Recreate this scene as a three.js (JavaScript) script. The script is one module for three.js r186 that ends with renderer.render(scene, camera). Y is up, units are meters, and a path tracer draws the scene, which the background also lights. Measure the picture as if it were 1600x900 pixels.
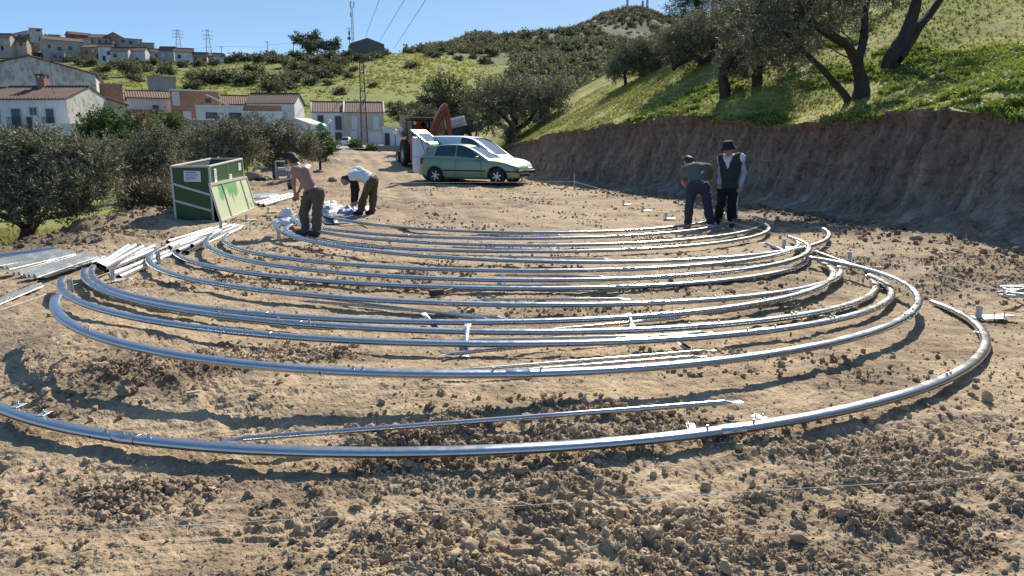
import * as THREE from 'three';
import { mergeGeometries, mergeVertices, toCreasedNormals } from 'three/addons/utils/BufferGeometryUtils.js';
import { RoundedBoxGeometry } from 'three/addons/geometries/RoundedBoxGeometry.js';

// ---------- camera ----------
const FPX = 1130, PITCH = Math.atan(228 / FPX), EYE = 1.65;
const scene = new THREE.Scene();
const camera = new THREE.PerspectiveCamera(2 * Math.atan(450 / FPX) * 180 / Math.PI, 16 / 9, 0.1, 4000);
camera.position.set(0, EYE, 0);
camera.rotation.x = -PITCH;

// ---------- sun, sky, exposure ----------
const SUN_AZ = 20 * Math.PI / 180, SUN_EL = 40 * Math.PI / 180;
const SUN = new THREE.Vector3(Math.sin(SUN_AZ) * Math.cos(SUN_EL), Math.sin(SUN_EL), -Math.cos(SUN_AZ) * Math.cos(SUN_EL));
const sun = new THREE.DirectionalLight(new THREE.Color().setRGB(1, 0.9, 0.75), 5);
sun.position.copy(SUN).multiplyScalar(100);
sun.castShadow = true;
Object.assign(sun.shadow.camera, { left: -60, right: 60, top: 60, bottom: -60, near: 1, far: 300 });
sun.shadow.mapSize.set(4096, 4096);
sun.shadow.radius = 1.2;
scene.add(sun); scene.add(sun.target);
const renderer = new THREE.WebGLRenderer({ antialias: true });
renderer.toneMapping = THREE.LinearToneMapping;
renderer.toneMappingExposure = 1.5;
renderer.shadowMap.enabled = true;

// ---------- small maths ----------
let seed = 12345;
const rnd = () => { seed = (seed + 0x6D2B79F5) | 0; let t = Math.imul(seed ^ (seed >>> 15), 1 | seed); t = (t + Math.imul(t ^ (t >>> 7), 61 | t)) ^ t; return ((t ^ (t >>> 14)) >>> 0) / 4294967296; };
const reseed = (n) => { seed = n; };
const rr = (a, b) => a + (b - a) * rnd();
const clamp = (x, a = 0, b = 1) => Math.min(b, Math.max(a, x));
const lerp = (a, b, t) => a + (b - a) * t;
const sstep = (a, b, x) => { const t = clamp((x - a) / (b - a)); return t * t * (3 - 2 * t); };
const hash2 = (x, y) => { let h = Math.imul(x | 0, 374761393) + Math.imul(y | 0, 668265263); h = Math.imul(h ^ (h >>> 13), 1274126177); return ((h ^ (h >>> 16)) >>> 0) / 4294967296; };
function vnoise(x, y) {                       // smooth value noise, -1..1
  const xi = Math.floor(x), yi = Math.floor(y), fx = x - xi, fy = y - yi;
  const u = fx * fx * (3 - 2 * fx), v = fy * fy * (3 - 2 * fy);
  const a = hash2(xi, yi), b = hash2(xi + 1, yi), c = hash2(xi, yi + 1), d = hash2(xi + 1, yi + 1);
  return 2 * (a + (b - a) * u + (c - a) * v + (a - b - c + d) * u * v) - 1;
}
function fbm(x, y, oct = 4, gain = 0.5) { let s = 0, a = 1, n = 0; for (let i = 0; i < oct; i++) { s += a * vnoise(x, y); n += a; a *= gain; const t = x * 1.6 - y * 1.2 + 13.7; y = x * 1.2 + y * 1.6 + 7.1; x = t; } return s / n; }
function cellular(x, y) {                     // distance to the nearest jittered point
  const xi = Math.floor(x), yi = Math.floor(y); let m = 9;
  for (let j = -1; j < 2; j++) for (let i = -1; i < 2; i++) { const a = xi + i, b = yi + j, dx = a + hash2(a, b) - x, dy = b + hash2(a + 57, b + 113) - y, d = dx * dx + dy * dy; if (d < m) m = d; }
  return Math.sqrt(m);
}
function interp(xs, ys, x) { if (x <= xs[0]) return ys[0]; for (let i = 1; i < xs.length; i++) if (x <= xs[i]) return lerp(ys[i - 1], ys[i], (x - xs[i - 1]) / (xs[i] - xs[i - 1])); return ys[ys.length - 1]; }
const V = (x, y, z) => new THREE.Vector3(x, y, z);
const CP = Math.cos(PITCH), SP = Math.sin(PITCH);
const slopeOf = (v) => { const c = -(v - 450) / FPX; return (c * CP - SP) / (c * SP + CP); };          // rise per metre of depth on a line of sight
const sideOf = (u, v = 222) => { const c = -(v - 450) / FPX; return (u - 800) / FPX / (c * SP + CP); };  // sideways metres per metre of depth
const at = (u, v, depth) => V(sideOf(u, v) * depth, EYE + slopeOf(v) * depth, -depth);
const gp = (u, v, y = 0) => { const d = (y - EYE) / slopeOf(v); return V(sideOf(u, v) * d, y, -d); };

// ---------- the sky: clear air and a low bank of small clouds ----------
{
  const W = 1024, Hh = 512, data = new Float32Array(W * Hh * 4);
  for (let j = 0; j < Hh; j++) for (let i = 0; i < W; i++) {
    const el = ((j + 0.5) / Hh - 0.5) * Math.PI, az = ((i + 0.5) / W - 0.5) * 2 * Math.PI;
    const d = V(Math.cos(el) * Math.cos(az), Math.sin(el), Math.cos(el) * Math.sin(az));
    const t = clamp(d.y), k = Math.pow(1 - t, 5), c = Math.max(0, d.dot(SUN));
    let r = lerp(0.062, 0.37, k), g = lerp(0.155, 0.625, k), b = lerp(0.34, 0.92, k);
    const m = 0.20 * Math.pow(c, 5) + 0.6 * Math.pow(c, 50);
    r += m; g += m; b += m * 0.95;
    if (d.y > -0.05 && d.y < 0.3) {            // fair-weather clouds standing low all round
      const n = fbm(az * 14 + 3.1, el * 52, 5, 0.55) + 0.35 * fbm(az * 4 + 9, el * 9, 2);
      const q = sstep(0.34, 0.66, n) * (1 - sstep(0.085, 0.12, d.y)) * 0.8;
      r = lerp(r, 0.92, q); g = lerp(g, 0.94, q); b = lerp(b, 0.97, q);
    }
    if (d.y < 0) { const q = clamp(-d.y * 6); r = lerp(r, 0.16, q); g = lerp(g, 0.13, q); b = lerp(b, 0.10, q); }
    data.set([r, g, b, 1], 4 * (j * W + i));
  }
  const sky = new THREE.DataTexture(data, W, Hh, THREE.RGBAFormat, THREE.FloatType);
  sky.mapping = THREE.EquirectangularReflectionMapping; sky.magFilter = sky.minFilter = THREE.LinearFilter; sky.needsUpdate = true;
  scene.background = sky; scene.environment = sky;
}

// ---------- scene-building helpers ----------
const taken = {};
const numbered = (n) => { const k = taken[n] = (taken[n] ?? -1) + 1; return k ? `${n}_${String(k).padStart(3, '0')}` : n; };
function tag(o, label, category, group, kind) { if (label) o.userData.label = label; if (category) o.userData.category = category; if (group) o.userData.group = group; if (kind) o.userData.kind = kind; return o; }
function thing(name, label, category, pos = [0, 0, 0], turn = 0, group) { const o = new THREE.Group(); o.name = numbered(name); o.position.set(...(pos.isVector3 ? pos.toArray() : pos)); o.rotation.y = turn; scene.add(o); return tag(o, label, category, group); }
function mesh(name, geo, m, parent) { const o = new THREE.Mesh(geo, m); o.name = parent ? name : numbered(name); o.castShadow = o.receiveShadow = true; (parent || scene).add(o); return o; }
const structure = (name, geo, m, label) => { const o = mesh(name, geo, m); return tag(o, label, null, null, 'structure'); };
function copy(src, label, group) { const c = src.clone(); c.name = numbered(src.name.replace(/_\d{3}$/, '')); scene.add(c); c.userData = { ...src.userData }; if (label) c.userData.label = label; if (group) c.userData.group = group; return c; }
const clean = (g) => { const o = g.index ? g.toNonIndexed() : g; for (const k of Object.keys(o.attributes)) if (!['position', 'normal', 'uv'].includes(k)) o.deleteAttribute(k); if (!o.attributes.uv) o.setAttribute('uv', new THREE.BufferAttribute(new Float32Array(o.attributes.position.count * 2), 2)); return o; };
const merge = (...gs) => mergeGeometries(gs.flat().map(clean));
const box = (w, h, d, x = 0, y = 0, z = 0, rx = 0, ry = 0, rz = 0) => { const g = new THREE.BoxGeometry(w, h, d); if (rx || ry || rz) g.applyMatrix4(new THREE.Matrix4().makeRotationFromEuler(new THREE.Euler(rx, ry, rz))); return g.translate(x, y, z); };
const rbox = (w, h, d, r, x = 0, y = 0, z = 0, rx = 0, ry = 0, rz = 0) => { const g = new RoundedBoxGeometry(w, h, d, 2, r); if (rx || ry || rz) g.applyMatrix4(new THREE.Matrix4().makeRotationFromEuler(new THREE.Euler(rx, ry, rz))); return g.translate(x, y, z); };
function rod(a, b, r0, r1 = r0, n = 8) { const d = b.clone().sub(a), g = new THREE.CylinderGeometry(r1, r0, d.length(), n); g.applyQuaternion(new THREE.Quaternion().setFromUnitVectors(V(0, 1, 0), d.clone().normalize())); return g.translate(...a.clone().add(b).multiplyScalar(0.5).toArray()); }
function bar(a, b, w, h) { const d = b.clone().sub(a), g = new THREE.BoxGeometry(w, h, d.length()); const m = new THREE.Matrix4().lookAt(b, a, V(0, 1, 0)); g.applyMatrix4(m); return g.translate(...a.clone().add(b).multiplyScalar(0.5).toArray()); }
function tube(pts, r, seg = 40, n = 8, closed = false) { return new THREE.TubeGeometry(new THREE.CatmullRomCurve3(pts, closed), seg, r, n, closed); }
function sheet(nu, nv, fn, uvScale) {          // a grid surface from fn(i/nu, j/nv) -> Vector3
  const p = new Float32Array((nu + 1) * (nv + 1) * 3), uv = new Float32Array((nu + 1) * (nv + 1) * 2), ix = new Uint32Array(nu * nv * 6); let k = 0;
  for (let j = 0; j <= nv; j++) for (let i = 0; i <= nu; i++) { const q = fn(i / nu, j / nv), n = j * (nu + 1) + i; p.set([q.x, q.y, q.z], n * 3); uv.set(uvScale ? uvScale(q, i / nu, j / nv) : [i / nu, j / nv], n * 2); }
  for (let j = 0; j < nv; j++) for (let i = 0; i < nu; i++) { const a = j * (nu + 1) + i, b = a + 1, c = a + nu + 1, d = c + 1; ix.set([a, b, c, b, d, c], k); k += 6; }
  const g = new THREE.BufferGeometry(); g.setAttribute('position', new THREE.BufferAttribute(p, 3)); g.setAttribute('uv', new THREE.BufferAttribute(uv, 2)); g.setIndex(new THREE.BufferAttribute(ix, 1)); g.computeVertexNormals(); return g;
}
function colours(g, fn) { const p = g.attributes.position, c = new Float32Array(p.count * 3); for (let i = 0; i < p.count; i++) { const k = fn(p.getX(i), p.getY(i), p.getZ(i), i); c.set(k, i * 3); } g.setAttribute('color', new THREE.BufferAttribute(c, 3)); return g; }
const rgb = (r, g, b) => new THREE.Color().setRGB(r, g, b);
const mat = (r, g, b, rough = 0.85, metal = 0, more = {}) => new THREE.MeshStandardMaterial({ color: rgb(r, g, b), roughness: rough, metalness: metal, side: THREE.DoubleSide, ...more });
function noiseTex(n, fn, srgb = false, rep = 1) {   // tiling texture from fn(x, y in 0..1) -> [r, g, b] 0..1
  const d = new Uint8Array(n * n * 4);
  for (let j = 0; j < n; j++) for (let i = 0; i < n; i++) { const c = fn(i / n, j / n); d.set([c[0] * 255, c[1] * 255, c[2] * 255, 255], 4 * (j * n + i)); }
  const t = new THREE.DataTexture(d, n, n); t.wrapS = t.wrapT = THREE.RepeatWrapping; t.magFilter = THREE.LinearFilter; t.minFilter = THREE.LinearMipmapLinearFilter; if (srgb) t.colorSpace = THREE.SRGBColorSpace; t.repeat.set(rep, rep); t.needsUpdate = true; return t;
}
function tileNoise(x, y, f, oct = 4, gain = 0.5) { let s = 0, a = 1, w = 0; for (let o = 0; o < oct; o++) { const F = f << o, px = x * F, py = y * F, xi = Math.floor(px), yi = Math.floor(py), u = px - xi, v = py - yi, h = (i, j) => hash2(((i % F) + F) % F + o * 131, ((j % F) + F) % F + o * 17), su = u * u * (3 - 2 * u), sv = v * v * (3 - 2 * v); s += a * (2 * lerp(lerp(h(xi, yi), h(xi + 1, yi), su), lerp(h(xi, yi + 1), h(xi + 1, yi + 1), su), sv) - 1); w += a; a *= gain; } return s / w; }
// ---------- the greenhouse arches: one shape, fourteen resting places ----------
const ARCH = { L: 12.5339, k0: 0.1576, k2: 0.2374, k4: -0.029, n: 161 };
const ARCHES = [   // crown x, crown z, turn, height, tilt, bow, and how far each is sprung out of shape
  [0.435, -3.741, -0.178, 0.016, 0.014, -0.107, 0.003, -0.038, 0.016, 0.5],
  [1.609, -4.927, -0.419, 0.148, -0.128, 0.062, 0.003, 0.025, 0.084],
  [0.207, -5.568, -0.096, 0.073, -0.092, -0.036, -0.006, 0.028, -0.041],
  [-0.09, -6.068, -0.03, 0.037, -0.095, -0.039, -0.005, 0.027, -0.083],
  [-0.217, -6.419, -0.055, 0.037, -0.031, 0.009, -0.002, 0.031, -0.042],
  [-0.798, -7.01, 0.131, 0.087, -0.054, -0.036, -0.007, 0.006, -0.005],
  [-0.867, -7.918, 0.133, 0.065, -0.036, -0.031, -0.004, 0.011, -0.023],
  [-0.006, -8.1, 0.016, 0.107, -0.035, 0.064, 0.0, 0.031, 0.033],
  [-0.123, -8.717, 0.059, 0.108, -0.004, 0.012, -0.002, 0.034, 0.025],
  [0.569, -9.457, 0.047, 0.097, -0.05, 0.119, -0.003, 0.02, -0.014],
  [-0.081, -10.586, 0.093, 0.063, 0.038, 0.032, 0.005, 0.004, 0.034],
  [0.879, -11.345, -0.122, 0.055, -0.02, 0.072, 0.004, 0.001, 0.003],
  [0.001, -12.085, 0.009, 0.06, -0.002, 0.07, 0.003, 0.0, 0.003],
  [0.347, -13.134, -0.033, 0.032, -0.051, 0.146, 0.009, 0.006, 0.011],
];
function archPoints([X, Z, turn, h0, h1, h2, d0, d1, d2, open = 0]) {
  const { L, k0, k2, k4, n } = ARCH, mid = (n - 1) / 2, ds = L / (n - 1), th = [0], x = [0], z = [0], T = (i) => (2 * i) / (n - 1) - 1;
  const K = (t) => (k0 + d0 + d1 * t + d2 * t * t + k2 * t * t + k4 * t ** 4) * (1 - open * sstep(-0.56, -0.66, t));   // open: its left foot splayed outwards
  for (let i = 1; i < n; i++) th.push(th[i - 1] + (K(T(i)) + K(T(i - 1))) / 2 * ds);
  const m = th[mid]; for (let i = 0; i < n; i++) th[i] -= m;
  for (let i = 1; i < n; i++) { x.push(x[i - 1] + (Math.cos(th[i]) + Math.cos(th[i - 1])) / 2 * ds); z.push(z[i - 1] - (Math.sin(th[i]) + Math.sin(th[i - 1])) / 2 * ds); }
  const c = Math.cos(turn), s = Math.sin(turn), xm = x[mid], zm = z[mid];
  return x.map((_, i) => { const a = x[i] - xm, b = z[i] - zm, t = T(i); return V(X + c * a - s * b, h0 + h1 * t + h2 * t * t, Z + s * a + c * b); });
}
const archCurves = ARCHES.map(archPoints);

// ---------- the levelled dirt platform ----------
// its broad level follows what lies on it; worked out once on a coarse grid
const LV = { x0: -16, z0: -24, s: 0.25, nx: 129, nz: 113, h: null };
{
  const pts = []; archCurves.forEach((c, k) => { for (let i = 0; i < c.length; i += 4) { const t = i / 80 - 1; pts.push([c[i].x, c[i].z, c[i].y - 0.03 - (k === 0 ? lerp(0.06, 0.115, sstep(0.05, -0.2, t)) : k === 1 ? 0.10 : 0.055) - 0.05 * Math.max(0, Math.abs(t) - 0.6)]); } });
  LV.h = new Float32Array(LV.nx * LV.nz);
  for (let j = 0; j < LV.nz; j++) for (let i = 0; i < LV.nx; i++) {
    const x = LV.x0 + i * LV.s, z = LV.z0 + j * LV.s; let w = 0.6, s = 0.6 * (z > -5 ? -0.07 : 0);
    for (const [px, pz, py] of pts) { const d = ((x - px) ** 2 + (z - pz) ** 2) / 0.5; if (d < 9) { const q = Math.exp(-d); w += q; s += q * py; } }
    LV.h[j * LV.nx + i] = s / w;
  }
}
function levelY(x, z) {
  const fx = clamp((x - LV.x0) / LV.s, 0, LV.nx - 1.001), fz = clamp((z - LV.z0) / LV.s, 0, LV.nz - 1.001), i = Math.floor(fx), j = Math.floor(fz), u = fx - i, v = fz - j, h = LV.h, k = j * LV.nx + i;
  return lerp(lerp(h[k], h[k + 1], u), lerp(h[k + LV.nx], h[k + LV.nx + 1], u), v) + interp([14, 29, 38, 50, 70], [0, 0.02, 0.36, 0.85, 1.1], -z);
}
// the platform's left edge (x by depth) and the foot of the dug bank on the right
const EDGE_D = [-60, 0, 8, 10, 12.5, 16, 22, 30, 52], EDGE_X = [-11, -9.8, -9.0, -8.4, -7.9, -8.7, -10.2, -11.5, -13];
const edgeX = (z) => interp(EDGE_D, EDGE_X, -z);
const BANK = [[13, 14], [11.6, 4], [10.8, -3], [10.2, -7], [9.5, -9.6], [8.7, -11.8], [8.05, -14], [7.6, -16.5], [7.2, -19.3], [5.9, -22.6], [4.1, -26.5], [2.2, -30.5], [0.5, -34.5], [-1.2, -39], [-3, -44]];
const bankCurve = new THREE.CatmullRomCurve3(BANK.map(([x, z]) => V(x, 0, z)), false, 'centripetal');
const bankS = bankCurve.getSpacedPoints(400);
function bankDist(x, z) {                     // metres outwards (uphill, to the right) of the bank's foot, and the place along it
  let m = 1e9, k = 0; for (let i = 0; i < bankS.length; i++) { const d = (bankS[i].x - x) ** 2 + (bankS[i].z - z) ** 2; if (d < m) { m = d; k = i; } }
  const a = bankS[Math.max(0, k - 1)], b = bankS[Math.min(bankS.length - 1, k + 1)], tx = b.x - a.x, tz = b.z - a.z, l = Math.hypot(tx, tz);
  return [((x - bankS[k].x) * -tz + (z - bankS[k].z) * tx) / l, k / (bankS.length - 1)];
}
// loose, turned-over soil: where the photograph shows it [pixel u, v, radius along x, radius along depth, strength]
const LOOSE = [[690, 770, 1.0, 0.35, 1], [860, 735, 0.35, 0.25, .6], [1000, 860, 0.8, 0.3, .9], [1290, 800, 1.3, 0.5, 1], [1480, 720, 0.9, 0.7, .8], [800, 665, 0.9, 0.35, 1], [1000, 660, 0.6, 0.3, .7], [600, 845, 0.5, .25, .9],
  [430, 553, 0.6, 0.3, 1], [290, 600, 0.8, 0.5, .8], [110, 610, 0.7, 0.6, .6], [60, 780, 0.6, 0.5, .7], [240, 765, 0.3, 0.2, .7], [1500, 600, 0.8, 0.8, .7], [1540, 430, 1.6, 1.4, 1], [1480, 400, 1.4, 1.5, 1], [640, 440, .8, .5, .6], [330, 440, 1, .6, .6], [450, 400, .8, .8, .5], [150, 400, 1, .8, .8],
  [1150, 560, .7, .4, .5], [900, 480, 1.2, .3, .35], [430, 290, 3, 2.5, .8], [470, 262, 4, 4, .8], [230, 370, 1.2, 1.2, .9], [760, 690, .9, .2, .9], [950, 810, .4, .12, .7], [660, 700, .3, .2, .8]].map(([u, v, rx, rz, s]) => { const p = gp(u, v, v > 560 ? -0.06 : 0); return [p.x, p.z, rx, rz, s]; });
const SMOOTH = [[330, 650, .9, .4], [560, 640, .8, .25], [900, 615, 1.2, .25], [300, 850, .5, .35], [980, 750, .6, .25], [850, 830, .5, .2], [1250, 600, .8, .5], [1000, 300, 3, 3]].map(([u, v, rx, rz]) => { const p = gp(u, v, v > 560 ? -0.06 : 0); return [p.x, p.z, rx, rz]; });
function looseness(x, z) {
  let s = 0.36 * fbm(x * 0.9 + 5, z * 1.3 + 2, 3) + 0.30 * fbm(x * 3.1, z * 3.7, 3) + 0.05;
  const pt = clamp(0.72 + 1.1 * fbm(x * 3.6 + 60, z * 4.6, 3, 0.6), 0.1, 1.25);
  for (const b of LOOSE) { const d = ((x - b[0]) / b[2]) ** 2 + ((z - b[1]) / b[3]) ** 2; if (d < 6) s += 0.60 * b[4] * Math.exp(-d) * pt; }
  for (const b of SMOOTH) { const d = ((x - b[0]) / b[2]) ** 2 + ((z - b[1]) / b[3]) ** 2; if (d < 6) s -= 0.45 * Math.exp(-d); }
  return sstep(0.14, 0.70, s);
}
const clodDome = (x, z, f, k) => { const d = cellular(x * f + k, z * f - k); return Math.sqrt(Math.max(0, 1 - 2.4 * d * d)); };
const streak = (x, z) => { const r = sstep(0.5, 3, x), q = z + 0.22 * r * x; return fbm(x * 2.0 + 40, q * 13, 4, 0.62); };
function groundRelief(x, z, m, near) {        // near 0..1: how fine the relief needs to be
  let h = 0.020 * fbm(x * 0.8, z * 0.8, 3) + 0.016 * fbm(x * 2.3 + 3, z * 3.4, 3);
  h += (1 - 0.6 * m) * 0.017 * streak(x, z);
  const mid = sstep(-6, -9, z); if (mid > 0) { const q = z + 0.12 * x; h += mid * (0.030 * (0.35 - Math.abs(fbm(x * 1.1 + 7, q * 4.5, 3, 0.6))) + 0.030 * sstep(-0.1, 0.4, fbm(x * 0.6, z * 0.6 + 3, 2)) * fbm(x * 4.5, q * 8, 4, 0.7)); }             // scraped streaks left by the grader's blade
  if (near > 0) {
    h += near * ((0.006 + 0.006 * m) * fbm(x * 22, z * 26, 3, 0.65) + 0.0035 * vnoise(x * 75, z * 75));
    if (m > 0.02) h += near * m * (0.020 * clodDome(x + 0.05 * vnoise(x * 9, z * 9), z, 9, 3) + 0.020 * clodDome(x + 0.03 * vnoise(x * 17, z * 17), z, 19, 9) + 0.011 * clodDome(x, z, 38, 1) + 0.045 * fbm(x * 5, z * 5, 3, 0.6) + 0.012 * vnoise(x * 50, z * 50) - 0.02);
    else h += 0;
    h -= near * 0.012 * sstep(0.35, 0.6, fbm(x * 9 + 11, z * 11, 2)) * (1 - m);   // small hollows
  }
  return h;
}
const RUTS = [[[585, 240], [640, 262], [700, 300], [745, 335]], [[625, 240], [665, 258], [745, 297], [830, 325]], [[560, 250], [590, 280], [640, 330], [600, 350]]].map((l) => l.map(([u, v]) => gp(u, v, v < 270 ? 0.35 : 0.1)));
const rutPts = RUTS.flatMap((l) => new THREE.CatmullRomCurve3(l).getSpacedPoints(60));
function rutDepth(x, z) { if (z > -12) return 0; let m = 9; for (const p of rutPts) { const d = (p.x - x) ** 2 + (p.z - z) ** 2; if (d < m) m = d; } m = Math.sqrt(m); return -0.07 * Math.exp(-((m / 0.28) ** 2)) + 0.05 * Math.exp(-(((m - 0.5) / 0.22) ** 2)); }
// tyre tracks pressed into the soil: paths with their running length, and the lugs of the tread across them
const TRACKS = [[[700, 960], [800, 880], [900, 800], [1000, 745], [1130, 706], [1300, 690], [1620, 655]], [[1650, 800], [1500, 735], [1390, 650], [1310, 570], [1215, 505]], [[-40, 700], [90, 560], [190, 545], [330, 600], [420, 690], [430, 760]]].map((l) => { const p = new THREE.CatmullRomCurve3(l.map(([u, v]) => gp(u, v, -0.05))).getSpacedPoints(140), o = []; let s = 0; p.forEach((q, i) => { if (i) s += q.distanceTo(p[i - 1]); o.push([q.x, q.z, s]); }); return o; });
function trackRelief(x, z) {
  if (z > -1.5 || z < -9) return 0; let best = 0.2, hit = null; for (const t of TRACKS) for (let i = 1; i < t.length; i++) { const d = (t[i][0] - x) ** 2 + (t[i][1] - z) ** 2; if (d < best) { best = d; hit = [t, i]; } } if (!hit) return 0;
  const [t, i] = hit, dx = t[i][0] - t[i - 1][0], dz = t[i][1] - t[i - 1][1], l = Math.hypot(dx, dz), a = ((x - t[i][0]) * dx + (z - t[i][1]) * dz) / l, w = ((x - t[i][0]) * -dz + (z - t[i][1]) * dx) / l, s = t[i][2] + a + 0.35 * Math.abs(w), fade = sstep(-0.15, 0.25, fbm(x * 1.7 + 5, z * 1.7, 2) + 0.1);
  return fade * ((sstep(0.21, 0.15, Math.abs(w)) * (-0.020 + 0.017 * sstep(-0.2, 0.3, Math.sin(s * 6.283 / 0.085)))) + 0.016 * Math.exp(-(((Math.abs(w) - 0.24) / 0.045) ** 2)));
}
// heaps: spoil along the left edge, the mounds beyond the workers, spoil under the bank [u, v, rx, rz, h]
const HEAPS = [[410, 262, 0.9, 0.8, 0.55, .2], [455, 285, 2.2, 1.2, 0.22, .1], [520, 262, 3, 2, 0.35, .3], [570, 243, 3.4, 2.0, 0.5, .5], [505, 250, 2.5, 2.5, .4, .3], [190, 352, 1.1, 0.6, 0.22, 0], [120, 378, 1.1, 0.4, 0.16, 0], [240, 338, 0.8, 0.6, 0.2, 0], [30, 395, 1.2, .4, .12, 0], [1440, 352, 0.7, 0.8, 0.42, 0], [1540, 372, 0.9, 0.9, 0.42, 0], [1180, 305, 0.5, 0.5, .2, 0], [1015, 300, 1.2, 0.7, 0.2, 0], [1425, 335, .5, .5, .35, 0], [1590, 330, 1, 1, .5, 0], [980, 283, 1.2, 1, .3, .1], [930, 276, 1.5, 1.2, .3, .1]].map(([u, v, rx, rz, h, y]) => { const p = gp(u, v, y); return [p.x, p.z, rx, rz, h]; });
function groundBase(x, z) {
  let y = levelY(x, z) + rutDepth(x, z) + trackRelief(x, z);
  for (const b of HEAPS) { const d = ((x - b[0]) / b[2]) ** 2 + ((z - b[1]) / b[3]) ** 2; if (d < 5) y += b[4] * Math.exp(-d) * (1 + 0.3 * vnoise(x * 4, z * 4)); }
  const e = edgeX(z) + 0.35 * vnoise(z * 0.9, 3) - x;      // beyond the left edge the fill slopes off
  if (e > 0) y -= 0.45 * e;
  if (z < -56) y -= 0.3 * (-56 - z);
  return y;
}
const groundY = (x, z) => groundBase(x, z) + groundRelief(x, z, looseness(x, z), clamp(1.75 + z / 24, 0.3, 1));

const dirtTex = noiseTex(512, (x, y) => { const a = tileNoise(x, y, 8, 6, 0.72), b = tileNoise(x, y, 64, 3, 0.7), s = clamp(0.78 + 0.36 * a + 0.22 * b, 0, 1); return [s, s * (0.985 + 0.02 * b), s * (0.97 + 0.03 * a)]; });
const dirtBump = noiseTex(512, (x, y) => { const a = 0.5 + 0.5 * tileNoise(x, y, 16, 6, 0.75); return [a, a, a]; });
const soilMat = new THREE.MeshStandardMaterial({ vertexColors: true, roughness: 0.97, map: dirtTex, bumpMap: dirtBump, bumpScale: 0.028, side: THREE.DoubleSide });
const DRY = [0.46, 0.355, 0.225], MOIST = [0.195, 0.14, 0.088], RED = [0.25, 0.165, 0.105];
function soilColour(x, z, m) {
  const n = 0.5 + 0.5 * fbm(x * 1.7 + 20, z * 2.6, 4), p = 0.5 + 0.5 * fbm(x * 9, z * 13 + 4, 3, 0.6);
  let t = clamp(0.42 * m + 0.55 * sstep(0.45, 0.80, n) + 0.45 * (p - 0.5) + 0.40 * streak(x + 3, z) + 0.08);
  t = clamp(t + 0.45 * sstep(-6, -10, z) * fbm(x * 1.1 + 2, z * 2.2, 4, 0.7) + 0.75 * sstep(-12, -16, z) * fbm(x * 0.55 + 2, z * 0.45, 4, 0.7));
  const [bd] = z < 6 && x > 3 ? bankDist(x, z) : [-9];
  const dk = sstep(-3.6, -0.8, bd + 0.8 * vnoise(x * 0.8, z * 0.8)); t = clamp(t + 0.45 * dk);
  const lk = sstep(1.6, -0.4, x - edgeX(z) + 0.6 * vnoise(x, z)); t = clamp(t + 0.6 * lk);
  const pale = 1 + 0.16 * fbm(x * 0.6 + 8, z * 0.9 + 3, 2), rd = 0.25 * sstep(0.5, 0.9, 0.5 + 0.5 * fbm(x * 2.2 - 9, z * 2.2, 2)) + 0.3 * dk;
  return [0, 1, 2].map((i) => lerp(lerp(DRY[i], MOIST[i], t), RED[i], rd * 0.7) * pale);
}
{
  const az = [], fine = 40 * Math.PI / 180, N = 860;
  for (let i = 0; i <= N; i++) az.push(-fine + (2 * fine * i) / N);
  for (let i = 1; i < 60; i++) az.push(fine + (2 * Math.PI - 2 * fine) * i / 60);
  az.push(az[0] + 2 * Math.PI);
  const rad = [0.25, 0.8, 1.4, 1.9];
  for (let v = 980; v > 330; v -= 1.75) rad.push(-gp(800, v, -0.05).z);
  for (let d = rad[rad.length - 1] * 1.009; d < 62; d *= 1.011) rad.push(d);
  const na = az.length, nr = rad.length, p = new Float32Array(na * nr * 3), uv = new Float32Array(na * nr * 2), c = new Float32Array(na * nr * 3), ix = [];
  for (let j = 0; j < nr; j++) for (let i = 0; i < na; i++) {
    const inFan = i <= N, r = inFan ? rad[j] / Math.cos(az[i]) : rad[j] / Math.cos(fine), x = r * Math.sin(az[i]), z = -r * Math.cos(az[i]), k = j * na + i;
    const m = looseness(x, z), near = inFan ? clamp(1.75 - rad[j] / 24, 0.3, 1) : 0.2;
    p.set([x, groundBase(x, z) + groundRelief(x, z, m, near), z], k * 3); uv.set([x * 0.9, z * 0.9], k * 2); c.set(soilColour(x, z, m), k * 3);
  }
  for (let j = 0; j < nr - 1; j++) for (let i = 0; i < na - 1; i++) { const a = j * na + i, b = a + 1, d = a + na, e = d + 1; ix.push(a, b, d, b, e, d); }
  const g = new THREE.BufferGeometry(); g.setAttribute('position', new THREE.BufferAttribute(p, 3)); g.setAttribute('uv', new THREE.BufferAttribute(uv, 2)); g.setAttribute('color', new THREE.BufferAttribute(c, 3)); g.setIndex(new THREE.BufferAttribute(new Uint32Array(ix), 1)); g.computeVertexNormals();
  structure('ground', g, soilMat, 'levelled bare tan dirt with loose clods under the steel arches');
}
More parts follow.
